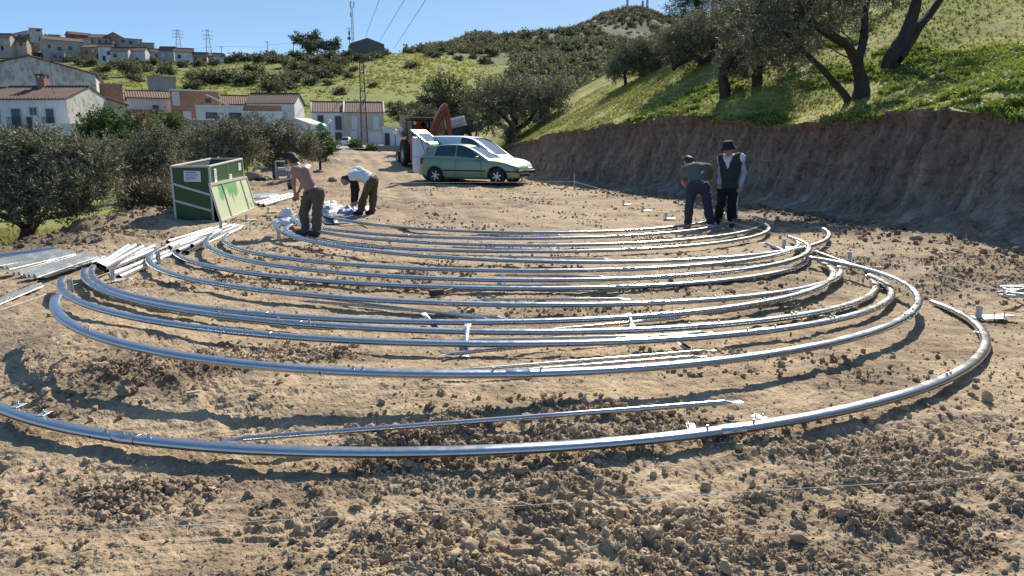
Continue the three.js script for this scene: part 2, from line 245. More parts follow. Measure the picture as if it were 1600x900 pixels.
// ---------- clods and crumbs lying on it ----------
function lumpGeo(detail, rough, s) { reseed(s); const g = mergeVertices(new THREE.IcosahedronGeometry(1, detail).deleteAttribute('uv').deleteAttribute('normal')), p = g.attributes.position, o = rr(0, 50); for (let i = 0; i < p.count; i++) { const x = p.getX(i), y = p.getY(i), z = p.getZ(i), k = 1 + rough * (fbm(x * 1.3 + o, y * 1.3 + z * 1.7 + o, 3) + 0.5 * vnoise(x * 4 + o, z * 4 + y * 3)); p.setXYZ(i, x * k * 1.1, y * k * 0.78, z * k); } g.computeVertexNormals(); return g; }
const clodMat = new THREE.MeshStandardMaterial({ color: 0xffffff, roughness: 0.97, side: THREE.DoubleSide });
{
  const flat = (g) => { const q = g.toNonIndexed(); q.computeVertexNormals(); return q; }, lumps = [lumpGeo(2, 0.75, 5), flat(lumpGeo(2, 0.95, 6)), flat(lumpGeo(1, 0.8, 7))], lists = [[], [], []];
  reseed(77);
  const put = (x, z, s, t) => lists[s > 0.009 ? (rnd() < 0.5 ? 0 : 1) : 2].push([x, z, s, t]);
  for (let i = 0; i < 330000; i++) {
    const d = 2.2 * Math.pow(16 / 2.2, Math.pow(rnd(), 0.8)), a = rr(-0.76, 0.76), x = d * a, z = -d, m = looseness(x, z);
    const keep = m * m * 0.8 + 0.03; if (rnd() > keep) continue;
    let s = 0.0028 + 0.0075 * Math.pow(rnd(), 3) + (rnd() < 0.02 * m ? rr(0.008, 0.02) : 0); s *= 0.75 + 0.045 * d;
    put(x, z, s, m);
  }
  for (let i = 0; i < 26000; i++) { const d = rr(7, 26), x = d * rr(-0.42, 0.5), z = -d, m = looseness(x, z), n = fbm(x * 1.2 + 9, z * 2, 3); if (n + 0.6 * m < 0.12 + 0.3 * rnd()) continue; put(x, z, 0.006 + 0.02 * Math.pow(rnd(), 3), 0.6); }
  for (let i = 0; i < 6000; i++) { const s0 = LOOSE[Math.floor(rnd() * LOOSE.length)], x = s0[0] + s0[2] * rr(-1, 1), z = s0[1] + s0[3] * rr(-1, 1); if (z > -2) continue; put(x, z, 0.005 + 0.017 * Math.pow(rnd(), 2.5) * (rnd() < 0.05 ? 1.8 : 1), 1); }
  for (let i = 0; i < 5000; i++) { const p = bankS[Math.floor(rr(80, 330))], x = p.x - Math.pow(rnd(), 1.4) * 2.6, z = p.z + rr(-0.6, 0.9); put(x, z, 0.008 + 0.04 * Math.pow(rnd(), 4), 1); }
  for (let i = 0; i < 2500; i++) { const z = -rr(9.5, 24), x = edgeX(z) + rr(-0.8, 1.3); put(x, z, 0.008 + 0.04 * Math.pow(rnd(), 3.5), 1); }
  lists.forEach((l, k) => {
    const im = new THREE.InstancedMesh(lumps[k], clodMat, l.length), M = new THREE.Matrix4(), q = new THREE.Quaternion(), e = new THREE.Euler(), col = new THREE.Color();
    l.forEach(([x, z, s, m], i) => { e.set(rr(0, 6.3), rr(0, 6.3), rr(0, 6.3)); q.setFromEuler(e); M.compose(V(x, groundY(x, z) + s * 0.32, z), q, V(s * rr(0.8, 1.25), s * rr(0.75, 1.1), s * rr(0.8, 1.25))); im.setMatrixAt(i, M); const b = soilColour(x, z, m * 0.4), f = rr(0.8, 1.12); im.setColorAt(i, col.setRGB(b[0] * f, b[1] * f, b[2] * f)); });
    im.name = ['clods', 'rough_clods', 'soil_crumbs'][k]; im.castShadow = im.receiveShadow = true;
    scene.add(tag(im, ['rounded brown soil clods scattered on the dirt', 'jagged brown soil clods scattered on the dirt', 'fine dry soil crumbs strewn over the dirt'][k], 'soil', null, 'stuff'));
  });
}
{ // bits of dry stalk blown over the dirt
  reseed(55); const im = new THREE.InstancedMesh(tube([V(-0.5, 0, 0), V(-0.1, 0.05, 0.03), V(0.5, 0, -0.04)], 0.018, 6, 4), mat(0.52, 0.43, 0.27, 0.9), 420), M = new THREE.Matrix4(), q = new THREE.Quaternion(), e = new THREE.Euler();
  for (let i = 0; i < 420; i++) { const d = 2.3 * Math.pow(11 / 2.3, rnd()), x = d * rr(-0.74, 0.74), z = -d, L = rr(0.025, 0.09); e.set(rr(-0.3, 0.3), rr(0, 6.3), rr(-0.2, 0.2)); M.compose(V(x, groundY(x, z) + 0.006, z), q.setFromEuler(e), V(L, L * 0.9, L)); im.setMatrixAt(i, M); }
  im.name = 'dry_stalks'; im.castShadow = im.receiveShadow = true; scene.add(tag(im, 'bits of dry straw scattered over the dirt', 'straw', null, 'stuff'));
}
// ---------- the dug bank on the right and the grassy hillside above it ----------
const TOP_U = [790, 820, 860, 900, 950, 1000, 1060, 1100, 1150, 1200, 1250, 1300, 1400, 1480, 1520, 1560, 1600, 1750], TOP_V = [232, 223, 212, 204, 196, 191, 184, 183, 188, 199, 197, 190, 179, 171, 172, 184, 182, 176];
const NB = bankS.length, bankN = bankS.map((p, i) => { const a = bankS[Math.max(0, i - 14)], b = bankS[Math.min(NB - 1, i + 14)], t = b.clone().sub(a).normalize(); return V(-t.z, 0, t.x); });
const bankTop = bankS.map((p, i) => { const q = p.clone().addScaledVector(bankN[i], 0.5), D = -q.z; if (D < 6) return 2.15; const u = 800 + FPX * q.x / D, y = EYE + slopeOf(interp(TOP_U, TOP_V, u)) * D; return D < 10 ? lerp(2.15, y, (D - 6) / 4) : y; });
const bankAt = (f) => { const k = clamp(f, 0, 1) * (NB - 1), i = Math.min(NB - 2, Math.floor(k)), t = k - i; return [bankS[i].clone().lerp(bankS[i + 1], t), bankN[i].clone().lerp(bankN[i + 1], t).normalize(), lerp(bankTop[i], bankTop[i + 1], t)]; };
const bankLen = bankCurve.getLength();
const cutN = (x, y) => 0.55 * tileNoise(x, y * 0.25, 20, 5, 0.72) + 0.45 * tileNoise(x, y, 12, 6, 0.72);      // scored clay: grain drawn out downwards, with grit
const cutTex = noiseTex(512, (x, y) => { const s = clamp(0.66 + 0.62 * cutN(x, y)); return [s, s * 0.985, s * 0.96]; }), cutBump = noiseTex(512, (x, y) => { const s = clamp(0.5 + 0.6 * cutN(x, y)); return [s, s, s]; });
const edgeWobble = (m) => 0.10 * fbm(m * 0.9, 4, 3) + 0.05 * vnoise(m * 4.2, 9);
{
  const g = sheet(1700, 110, (f, q) => {
    const [p, n, top] = bankAt(f), m = f * bankLen, o0 = q < 0.3 ? -0.95 + 0.87 * q / 0.3 : -0.08, foot = groundBase(p.x + n.x * o0, p.z + n.z * o0) - 0.03;
    let off, y; const Ht = Math.max(0.2, top - foot);
    const lump = 0.55 + 0.45 * fbm(m * 0.35, 7, 2);
    if (q < 0.3) { const t = q / 0.3; off = -0.95 + 0.87 * t; y = foot + (0.30 * lump) * t * t; }       // fallen soil at the foot
    else { const t = (q - 0.3) / 0.7; off = -0.08 + 0.50 * Math.pow(t, 0.85); y = foot + 0.30 * lump + (Ht - 0.30 * lump) * t; }
    const w = sstep(0.22, 0.4, q), h = y - foot, sl = m + 0.22 * h + 0.12 * vnoise(m * 0.8, h * 0.9);
    const rg = (a, b) => 0.35 - Math.abs(fbm(a, b, 3, 0.6)), rib = fbm(sl * 1.3, h * 0.3, 3, 0.55) * 0.24 + 0.26 * rg(sl * 2.8, h * 0.38 + 3) + 0.16 * rg(sl * 7 + 5, h * 0.7);      // grooves torn by the bucket's teeth
    const blk = 0.05 * (0.5 - cellular(sl * 6, h * 2.2)) + 0.06 * fbm(sl * 15, h * 7, 3, 0.65);
    off += w * (rib + blk); if (w < 1) { y += (1 - w) * (0.10 * fbm(m * 2.5, q * 9, 3) + 0.05 * (0.5 - cellular(m * 5, q * 10))); }
    off += sstep(0.93, 1, q) * (-0.15 + 0.12 * fbm(m * 3, 1, 2));                                         // the turf overhangs a little
    if (q > 0.95) y += edgeWobble(m) * sstep(0.95, 1, q);
    return p.clone().addScaledVector(n, off).setY(y);
  }, (q, f, t) => [f * bankLen * 0.7, q.y * 0.9]);
  colours(g, (x, y, z, i) => { const f = (i % 1701) / 1700, q = Math.floor(i / 1701) / 110, m = f * bankLen, a = 0.5 + 0.5 * fbm(m * 1.3 + 0.3 * y, y * 2.2, 4), b = 0.5 + 0.5 * fbm(m * 6 + y, y * 1.1 + 9, 4, 0.65), red = sstep(0.55, 0.95, q + 0.18 * (a - 0.5)); const base = [lerp(0.34, 0.80, b * b), lerp(0.265, 0.64, b * b), lerp(0.195, 0.47, b * b)], rd = [0.31, 0.175, 0.12], t = red * 0.6 * a + 0.05; const k = 0.78 + 0.4 * a; return [0, 1, 2].map((j) => lerp(base[j], rd[j], t) * k); });
  structure('earth_bank', g, new THREE.MeshStandardMaterial({ vertexColors: true, roughness: 1, map: cutTex, bumpMap: cutBump, bumpScale: 0.14, side: THREE.DoubleSide }), 'steep freshly dug earth bank on the right with torn grooves');
}
const hillRise = (e, f) => { const far = sstep(0.80, 1, f); return e * (0.335 + 0.17 * sstep(0.52, 0.8, f)) + 0.1 * fbm(e * 0.35, f * 40, 3); };
function hillPoint(f, e) { const [p, n, top] = bankAt(f), m = f * bankLen, q = p.clone().addScaledVector(n, 0.42 + e); q.y = top + edgeWobble(m) * sstep(1.2, 0, e) + hillRise(e, f) - 0.02; q.y += 0.05 * fbm(q.x * 1.1, q.z * 1.1, 3) * sstep(0, 0.6, e); return q; }
const leafStain = noiseTex(256, (x, y) => { const a = tileNoise(x, y, 8, 5, 0.65), s = clamp(0.8 + 0.3 * a); return [s, s, s]; });
const turfMat = new THREE.MeshStandardMaterial({ vertexColors: true, roughness: 1, map: leafStain, bumpMap: dirtBump, bumpScale: 0.05, side: THREE.DoubleSide });
{
  const g = sheet(420, 110, (f, t) => hillPoint(f, 62 * t * t), (q) => [q.x * 0.4, q.z * 0.4]);
  colours(g, (x, y, z) => { const a = 0.5 + 0.5 * fbm(x * 0.5, z * 0.5, 4), b = 0.5 + 0.5 * fbm(x * 2.1 + 7, z * 2.1, 3), t = sstep(0.42, 0.75, a); return [lerp(0.23, 0.40, t) * (0.6 + 0.8 * b), lerp(0.265, 0.345, t) * (0.6 + 0.8 * b), lerp(0.03, 0.11, t) * (0.6 + 0.8 * b)]; });
  structure('hillside', g, turfMat, 'sunlit grassy hillside rising to the right above the dug bank');
}
// ---------- the valley floor and the hills behind, one sheet to the horizon ----------
const v_ = (v) => ({ v });
const COLS = [
  [-900, [[9, -0.9], [20, -1.5], [60, -3], [110, 3], [200, 22], [300, 40], [420, 46], [1600, 30]]],
  [-300, [[9, -0.7], [14, -0.8], [25, -1.8], [60, -2.5], [100, 3], [200, 20], [290, 36], [330, 42], [420, 44], [1600, 30]]],
  [0, [[9, -0.5], [13, -0.5], [17, -0.7], [25, -1.6], [45, -2.5], [75, -1.5], [100, 2], [150, 10], [200, 18], [285, v_(100)], [330, v_(72)], [400, v_(72)], [1600, 25]]],
  [200, [[9, -1], [13, -0.6], [17, -0.5], [25, -1.4], [50, -2], [100, 0.5], [125, v_(152)], [180, v_(130)], [240, v_(114)], [290, v_(101)], [325, v_(80)], [400, v_(78)], [1600, 25]]],
  [350, [[9, -1.5], [17, -1], [25, -1], [60, -1], [105, 1], [125, v_(168)], [180, v_(136)], [240, v_(112)], [290, v_(101)], [330, v_(97)], [420, v_(100)], [1600, 20]]],
  [480, [[9, -1.5], [25, -1], [45, -0.3], [60, 0.4], [108, 1.2], [125, v_(178)], [170, v_(145)], [220, v_(114)], [265, v_(93)], [300, v_(86)], [400, v_(92)], [1600, 15]]],
  [580, [[9, -1.5], [40, -0.6], [58, 0.6], [70, 1.0], [112, 1.2], [130, v_(180)], [170, v_(146)], [220, v_(112)], [262, v_(86)], [280, v_(82)], [330, v_(88)], [1600, 15]]],
  [680, [[9, -1.5], [40, -0.5], [60, 0.9], [110, 1.8], [140, v_(178)], [180, v_(146)], [230, v_(108)], [280, v_(88)], [330, v_(82)], [400, v_(77)], [480, v_(80)], [1600, 15]]],
  [760, [[9, -1.5], [40, 0], [60, 1.5], [110, 4], [150, v_(165)], [230, v_(122)], [290, v_(103)], [360, v_(77)], [430, v_(50)], [520, v_(52)], [1600, 15]]],
  [850, [[9, -1.5], [45, 0.5], [60, 2], [110, 6], [200, v_(140)], [300, v_(92)], [380, v_(62)], [430, v_(45)], [520, v_(52)], [1600, 15]]],
  [905, [[9, -1.5], [45, 0.5], [60, 2], [110, 6], [200, v_(145)], [300, v_(95)], [400, v_(52)], [430, v_(44)], [470, v_(52)], [620, v_(37)], [700, v_(40)], [1600, 15]]],
  [950, [[9, -1.5], [45, 0.5], [60, 2], [110, 6], [200, v_(148)], [300, v_(98)], [420, v_(54)], [440, v_(50)], [480, v_(56)], [610, v_(20)], [650, v_(19)], [720, v_(22)], [1600, 20]]],
  [985, [[9, -1.5], [45, 0.5], [110, 6], [200, v_(150)], [300, v_(105)], [420, v_(64)], [440, v_(60)], [480, v_(64)], [600, v_(14)], [640, v_(12)], [700, v_(15)], [1600, 20]]],
  [1040, [[9, -1.5], [45, 0.5], [110, 6], [200, v_(160)], [300, v_(120)], [420, v_(80)], [480, v_(82)], [620, v_(24)], [700, v_(26)], [1600, 20]]],
  [1200, [[9, -1.5], [60, 1], [200, 15], [400, 40], [620, v_(70)], [1600, 20]]],
  [1700, [[9, -1.5], [60, 1], [200, 10], [600, 50], [1600, 20]]],
  [2600, [[9, -1.5], [60, 1], [200, 10], [600, 40], [1600, 20]]],
].map(([u, l]) => [sideOf(u), l.map(([d]) => Math.log(d)), l.map(([d, y]) => typeof y === 'number' ? y : EYE + slopeOf(y.v) * d)]);
function terrainSmooth(x, z) { const D = Math.max(1, -z), a = x / D, l = Math.log(D); let k = 0; while (k < COLS.length - 2 && a > COLS[k + 1][0]) k++; const A = COLS[k], B = COLS[k + 1], t = clamp((a - A[0]) / (B[0] - A[0])); return lerp(interp(A[1], A[2], l), interp(B[1], B[2], l), t * t * (3 - 2 * t)); }
function terrainY(x, z) {
  const D = -z, a = x / Math.max(1, D); let y = terrainSmooth(x, z);
  const w = sstep(120, 260, D); y += w * 1.3 * fbm(x * 0.03, z * 0.03, 4);
  const dark = sstep(280, 360, D) * sstep(-0.12, 0.0, a); if (dark > 0) y += dark * (4.5 * fbm(x * 0.028 + 3, z * 0.028, 4, 0.55) - 2.5);
  if (D < 60) y += 0.08 * fbm(x * 0.7, z * 0.7, 3) * sstep(8, 20, D);
  return y;
}
function terrainHit(u, v, from = 60, to = 760) { let prev = from; for (let d = from; d < to; d *= 1.01) { const p = at(u, v, d); if (terrainY(p.x, p.z) > p.y) { for (let k = 0; k < 8; k++) { const m = (prev + d) / 2, q = at(u, v, m); if (terrainY(q.x, q.z) > q.y) d = m; else prev = m; } const q = at(u, v, d); return V(q.x, terrainY(q.x, q.z), q.z); } prev = d; } return null; }
const terrainMat = new THREE.MeshStandardMaterial({ vertexColors: true, roughness: 1, map: leafStain, side: THREE.DoubleSide });
{
  const nA = 520, nD = 330, A0 = -1.55, A1 = 1.6;
  const g = sheet(nA, nD, (s, t) => { const a = lerp(A0, A1, s), D = 8.5 * Math.pow(1600 / 8.5, t), x = a * D, z = -D; return V(x, terrainY(x, z), z); }, (q) => [q.x * 0.09, q.z * 0.09]);
  colours(g, (x, y, z) => {
    const D = -z, a = x / D, n = 0.5 + 0.5 * fbm(x * 0.05, z * 0.05, 4), f = 0.5 + 0.5 * fbm(x * 0.3, z * 0.3, 3), s = D < 60 ? 0.5 + 0.5 * fbm(x * 1.3, z * 1.3, 3) : f;
    let c = [lerp(0.15, 0.26, n), lerp(0.19, 0.26, n), lerp(0.022, 0.04, n)];                                    // spring grass
    const bare = sstep(0.55, 0.8, s) * (D < 60 ? 0.6 : 0.2); c = c.map((k, i) => lerp(k, D < 60 ? [0.24, 0.18, 0.11][i] : [0.20, 0.17, 0.055][i], bare));
    const scrub = Math.max(sstep(270, 340, D) * sstep(-0.16, -0.02, a + 0.05 * (n - 0.5)), sstep(-0.01, 0.04, a + 0.04 * (n - 0.5)) * sstep(100, 150, D)); const sc = [lerp(0.085, 0.16, sstep(0.5, 0.8, f)), lerp(0.095, 0.15, sstep(0.5, 0.8, f)), lerp(0.04, 0.07, sstep(0.5, 0.8, f))];
    c = c.map((k, i) => lerp(k, sc[i], scrub));
    const left = sstep(255, 300, D) * sstep(-0.38, -0.46, a); c = c.map((k, i) => lerp(k, [0.13, 0.12, 0.07][i], left * 0.7));
    const k = 0.75 + 0.5 * f; return c.map((q) => q * k);
  });
  structure('terrain', g, terrainMat, 'green valley floor and hills behind the site, dark scrub on the far right hill');
}
// ---------- galvanised steel ----------
const spangle = noiseTex(256, (x, y) => { const a = tileNoise(x, y, 10, 4, 0.65), r = clamp(0.66 + 0.34 * a); return [r, r, r]; });
const tone = noiseTex(256, (x, y) => { const a = tileNoise(x, y, 6, 5, 0.6), s = clamp(0.90 + 0.12 * a); return [s, s, s]; });
const galv = new THREE.MeshStandardMaterial({ color: rgb(0.52, 0.535, 0.54), metalness: 0.95, roughness: 0.40, roughnessMap: spangle, map: tone, side: THREE.DoubleSide });
const galvDull = new THREE.MeshStandardMaterial({ color: rgb(0.60, 0.63, 0.64), metalness: 0.75, roughness: 0.62, roughnessMap: spangle, map: tone, side: THREE.DoubleSide });
const boltMat = mat(0.5, 0.5, 0.5, 0.4, 0.9), holeMat = mat(0.02, 0.02, 0.02, 0.9);
// a section swept along points that lie roughly flat; ring(i) gives [sideways, up] pairs
function sweep(pts, ring, closed = true, caps = true) {
  const n = pts.length, m = ring.length, P = [], UV = [], I = []; let s = 0;
  for (let i = 0; i < n; i++) {
    const t = pts[Math.min(n - 1, i + 1)].clone().sub(pts[Math.max(0, i - 1)]).normalize(), side = V(-t.z, 0, t.x).normalize(), up = side.clone().cross(t).normalize(); if (up.y < 0) up.negate();
    if (i) s += pts[i].distanceTo(pts[i - 1]);
    for (let k = 0; k <= (closed ? m : m - 1); k++) { const [a, b] = ring[k % m], q = pts[i].clone().addScaledVector(side, a).addScaledVector(up, b); P.push(q.x, q.y, q.z); UV.push(s, k / m * 0.3); }
  }
  const w = closed ? m + 1 : m;
  for (let i = 0; i < n - 1; i++) for (let k = 0; k < w - 1; k++) { const a = i * w + k, b = a + 1, c = a + w, d = c + 1; I.push(a, c, b, b, c, d); }
  if (caps && closed) for (const i of [0, n - 1]) { const o = P.length / 3; P.push(pts[i].x, pts[i].y, pts[i].z); UV.push(0, 0); for (let k = 0; k < m; k++) I.push(o, i * w + k, i * w + k + 1); }
  const g = new THREE.BufferGeometry(); g.setAttribute('position', new THREE.Float32BufferAttribute(P, 3)); g.setAttribute('uv', new THREE.Float32BufferAttribute(UV, 2)); g.setIndex(I); g.computeVertexNormals(); return g;
}
const oval = (w, h, n = 18, e = 2.6) => Array.from({ length: n }, (_, k) => { const a = 2 * Math.PI * k / n, c = Math.cos(a), s = Math.sin(a); return [w / 2 * Math.sign(c) * Math.abs(c) ** (2 / e), h / 2 * Math.sign(s) * Math.abs(s) ** (2 / e)]; });
const ARCH_W = 0.084, ARCH_H = 0.052;
{
  const ring = oval(ARCH_W, ARCH_H), sleeve = oval(ARCH_W + 0.006, ARCH_H + 0.006), boltHead = new THREE.CylinderGeometry(0.008, 0.008, 0.022, 6), hole = new THREE.CylinderGeometry(0.008, 0.008, 0.004, 10);
  const joints = [[-0.42, 0.135], [-0.26, 0.4], [-0.36, 0.33], [-0.3, 0.3], [-0.35, 0.27], [-0.33, 0.36], [-0.3, 0.34], [-0.36, 0.3], [-0.4, 0.25], [-0.3, 0.38], [-0.33, 0.3], [-0.36, 0.36], [-0.3, 0.3], [-0.33, 0.33]];
  const word = ['nearest', 'second nearest', 'third nearest', 'fourth nearest', 'fifth nearest', 'sixth nearest', 'seventh nearest', 'seventh farthest', 'sixth farthest', 'fifth farthest', 'fourth farthest', 'third farthest', 'second farthest', 'farthest'];
  archCurves.forEach((pts, k) => {
    const mid = pts[80], t = thing('greenhouse_arch', k === 0 ? 'galvanised steel arch nearest the camera, its left end out of the frame' : `galvanised steel arch, ${word[k]} of the fourteen by its crown`, 'steel arch', [mid.x, mid.y, mid.z], 0, 'greenhouse arches laid out on the dirt');
    const loc = pts.map((p) => p.clone().sub(mid)), idx = (v) => Math.round((v + 1) * 80), cut = [0, idx(joints[k][0]), idx(joints[k][1]), 160];
    for (let j = 0; j < 3; j++) mesh('tube_section', sweep(loc.slice(cut[j], cut[j + 1] + 1), ring), galv, t);
    for (let j = 1; j < 3; j++) {
      const c = cut[j]; mesh('sleeve', sweep(loc.slice(c - 1, c + 2), sleeve), galv, t);
      for (const o of [-2, 2]) { const b = mesh('bolt', boltHead, boltMat, t); b.position.copy(loc[c + o]).add(V(0, ARCH_H / 2 + 0.008, 0)); }
    }
    for (const f of [0.09, 0.27, 0.52, 0.72, 0.9]) {          // punched holes with a bolt pair beside some of them
      const i = Math.round(f * 160), q = loc[i], dir = loc[i + 1].clone().sub(loc[i - 1]).normalize(), n = V(-dir.z, 0, dir.x);
      const h = mesh('bolt_hole', hole, holeMat, t); h.position.copy(q).addScaledVector(n, ARCH_W / 2 - 0.001).add(V(0, -0.004, 0)); h.quaternion.setFromUnitVectors(V(0, 1, 0), n);
      if (f !== 0.52) for (const o of [-0.03, 0.03]) { const b = mesh('bolt', boltHead, boltMat, t); b.position.copy(loc[i + 3]).addScaledVector(dir, o).add(V(0, ARCH_H / 2 + 0.006, 0)); }
    }
    if (k === 0) for (const [f, sx] of [[0.197, 1], [0.222, 1], [0.55, -1], [0.585, 1], [0.87, -1]]) {   // sheet clamps on the near arch
      const i = Math.round(f * 160), q = loc[i], dir = loc[i + 1].clone().sub(loc[i - 1]).normalize(), n = V(-dir.z, 0, dir.x).multiplyScalar(1);
      const b = mesh('clamp_bracket', merge(rbox(0.05, 0.005, 0.085, 0.002, 0, 0.028, 0), rbox(0.010, 0.022, 0.010, 0.003, 0.015 * sx, 0.038, 0.015), rbox(0.010, 0.022, 0.010, 0.003, -0.015, 0.038, -0.015)), galvDull, t);
      b.position.copy(q).addScaledVector(n, -0.05); b.rotation.y = Math.atan2(-n.z, n.x) + Math.PI / 2 + 0.4 * sx;
    }
  });
}
// straight tie bars with flattened ends, lying among the arches: [u0, v0, u1, v1, radius, height0, height1]
const yAt = (u, v, lift) => { let p = gp(u, v, 0); for (let i = 0; i < 4; i++) p = gp(u, v, groundBase(p.x, p.z) + lift); return p; };
function tieBar(name, u0, v0, u1, v1, r, l0, l1, label, group, m = galv, cat = 'steel bar') {
  const a = yAt(u0, v0, l0), b = yAt(u1, v1, l1), mid = a.clone().add(b).multiplyScalar(0.5), d = b.clone().sub(a), L = d.length(), t = thing(name, label, cat, mid, Math.atan2(-d.z, d.x), group);
  const e = Math.atan2(d.y, Math.hypot(d.x, d.z)), h = L / 2 - 0.1;
  const sh = mesh('shaft', new THREE.CylinderGeometry(r, r, 2 * h, 12).rotateZ(Math.PI / 2).rotateZ(e), m, t);
  for (const s of [-1, 1]) { const g = new THREE.CylinderGeometry(r, r, 0.12, 12, 4).rotateZ(Math.PI / 2), p = g.attributes.position; for (let i = 0; i < p.count; i++) { const q = clamp((s * p.getX(i) + 0.06) / 0.12); p.setY(i, p.getY(i) * lerp(1, 0.14, sstep(0, 0.6, q))); p.setZ(i, p.getZ(i) * lerp(1, 1.45, sstep(0, 0.6, q))); } g.computeVertexNormals(); g.translate(s * (h + 0.055), 0, 0).rotateZ(e); mesh('flattened_end', g, m, t); }
  return t;
}
{
  const G = 'tie bars lying among the arches';
  tieBar('tie_bar', 350, 688, 1155, 627, 0.017, 0.085, 0.085, 'long thin steel bar lying inside the nearest arch', null);
  const L = [[655, 584, 1115, 547, 0.013, 'thin bar just behind the second nearest arch, ending beside a stub'], [700, 588, 1100, 556, 0.013, 'thin bar touching the back of the second nearest arch'], [850, 516, 1070, 496, 0.013, 'thin bar slanting right between the fourth and fifth nearest arches'],
    [687, 554, 1110, 518, 0.014, 'thin bar crossing beneath the third nearest arch'], [700, 532, 1088, 523, 0.012, 'thin bar lying between the third and fourth nearest arches'], [472, 470, 792, 497, 0.014, 'thin bar slanting right inside the sixth nearest arch'], [478, 463, 770, 499, 0.012, 'thin bar lying alongside another inside the sixth nearest arch'],
    [742, 468, 982, 467, 0.015, 'thin bar parallel to the crown of the sixth nearest arch'], [765, 430, 950, 432, 0.013, 'thin bar between the two middle arches near a white stub'], [640, 446, 900, 446, 0.013, 'thin bar against the seventh nearest arch'], [700, 386, 888, 392, 0.014, 'thin bar among the far arches, left of centre'], [770, 400, 955, 405, 0.013, 'thin bar among the far arches, right of centre'], [837, 380, 927, 380, 0.014, 'short thin bar among the farthest arches'], [740, 366, 880, 367, 0.013, 'thin bar beside the farthest arch crown']];
  for (const [a, b, c, d, r, lab] of L) tieBar('tie_bar', a, b, c, d, r, 0.045, 0.045, lab, G);
  tieBar('straight_tube', 1268, 392, 1342, 419, 0.03, 0.06, 0.06, 'dark straight tube lying across the right ends of the arches', 'loose tubes by the right posts');
  tieBar('straight_tube', 1194, 379, 1226, 393, 0.025, 0.06, 0.04, 'short blue-grey tube beside a white plate right of centre', 'loose tubes by the right posts');
  const S = [[1061, 536, 1082, 549, 'grey short stub leaning on two thin bars right of centre'], [982, 491, 989, 512, 'grey short stub under the fifth nearest arch'], [731, 507, 727, 556, 'white-lit stub bar standing across two arches at the centre'], [662, 490, 680, 511, 'grey short stub left of the centre under an arch'], [786, 430, 779, 447, 'small white-lit stub between two middle arches']];
  S.forEach(([a, b, c, d, lab], i) => tieBar('stub_bar', a, b, c, d, 0.02, i === 2 || i === 4 ? 0.13 : 0.09, 0.03, lab, 'short stub bars among the arches', galvDull));
}
// anchor posts driven into the ground along both sides, most with flat foot plates
const plateMat = mat(0.46, 0.46, 0.45, 0.6, 0.5);
{
  const P = [[1528, 500, 0.17, 1, 'steel anchor post with white plates beside the nearest arch, right'], [1326, 412, 0.20, 0, 'anchor post just behind the right end of the second arch'], [1372, 428, 0.12, 0, 'anchor post right of the second nearest arch bend'], [1224, 390, 0.19, 1, 'anchor post with white plate inside the right arch ends'], [1040, 343, 0.17, 1, 'first anchor post left of the bending worker'], [1004, 331, 0.17, 1, 'second anchor post left of the bending worker'], [974, 321, 0.17, 1, 'third anchor post left of the bending worker'], [949, 309, 0.15, 0, 'fourth anchor post left of the bending worker'], [931, 303, 0.15, 0, 'anchor post nearest the wooden stake'], [1137, 355, 0.14, 0, 'anchor post between the bending worker\'s feet'],
    [177, 442, 0.19, 1, 'anchor post with foot plate inside the left arch ends'], [111, 457, 0.17, 0, 'anchor post inside the third nearest arch, left end'], [248, 412, 0.19, 0, 'anchor post inside the left end of the sixth arch'], [346, 367, 0.26, 0, 'tall anchor post in front of the leaning green panel'], [385, 346, 0.16, 1, 'anchor post right of the leaning green panel'], [419, 333, 0.16, 1, 'anchor post left of the white plastic sacks'], [436, 376, 0.17, 0, 'anchor post under the far left arch ends']];
  for (const [u, v, h, plates, lab] of P) {
    const q = yAt(u, v, 0), t = thing('anchor_post', lab, 'anchor post', [q.x, groundBase(q.x, q.z) - 0.02, q.z], rr(-0.4, 0.4), 'anchor posts along the set-out lines');
    mesh('post_tube', merge(new THREE.CylinderGeometry(0.03, 0.03, h + 0.12, 16, 1, true).translate(0, (h - 0.12) / 2, 0), new THREE.CylinderGeometry(0.025, 0.025, h + 0.1, 16, 1, true).translate(0, (h - 0.1) / 2, 0), new THREE.RingGeometry(0.025, 0.03, 16).rotateX(-Math.PI / 2).translate(0, h, 0)), galvDull, t);
    if (plates) { mesh('foot_plate', rbox(0.22, 0.012, 0.15, 0.004, 0.1, 0.055, 0.02, 0.06, 0.1, 0.03), plateMat, t); if (u > 1500) { mesh('foot_plate', rbox(0.16, 0.012, 0.13, 0.004, 0.27, 0.06, -0.04, -0.08, 0.3, 0.02), plateMat, t); mesh('foot_plate', rbox(0.09, 0.012, 0.1, 0.004, -0.09, 0.055, 0.02, 0.03, -0.2, 0), plateMat, t); for (const x of [0.12, 0.22]) mesh('plate_bolt', new THREE.CylinderGeometry(0.006, 0.006, 0.07, 8).translate(x, 0.09, 0.05), boltMat, t); } }
  }
}
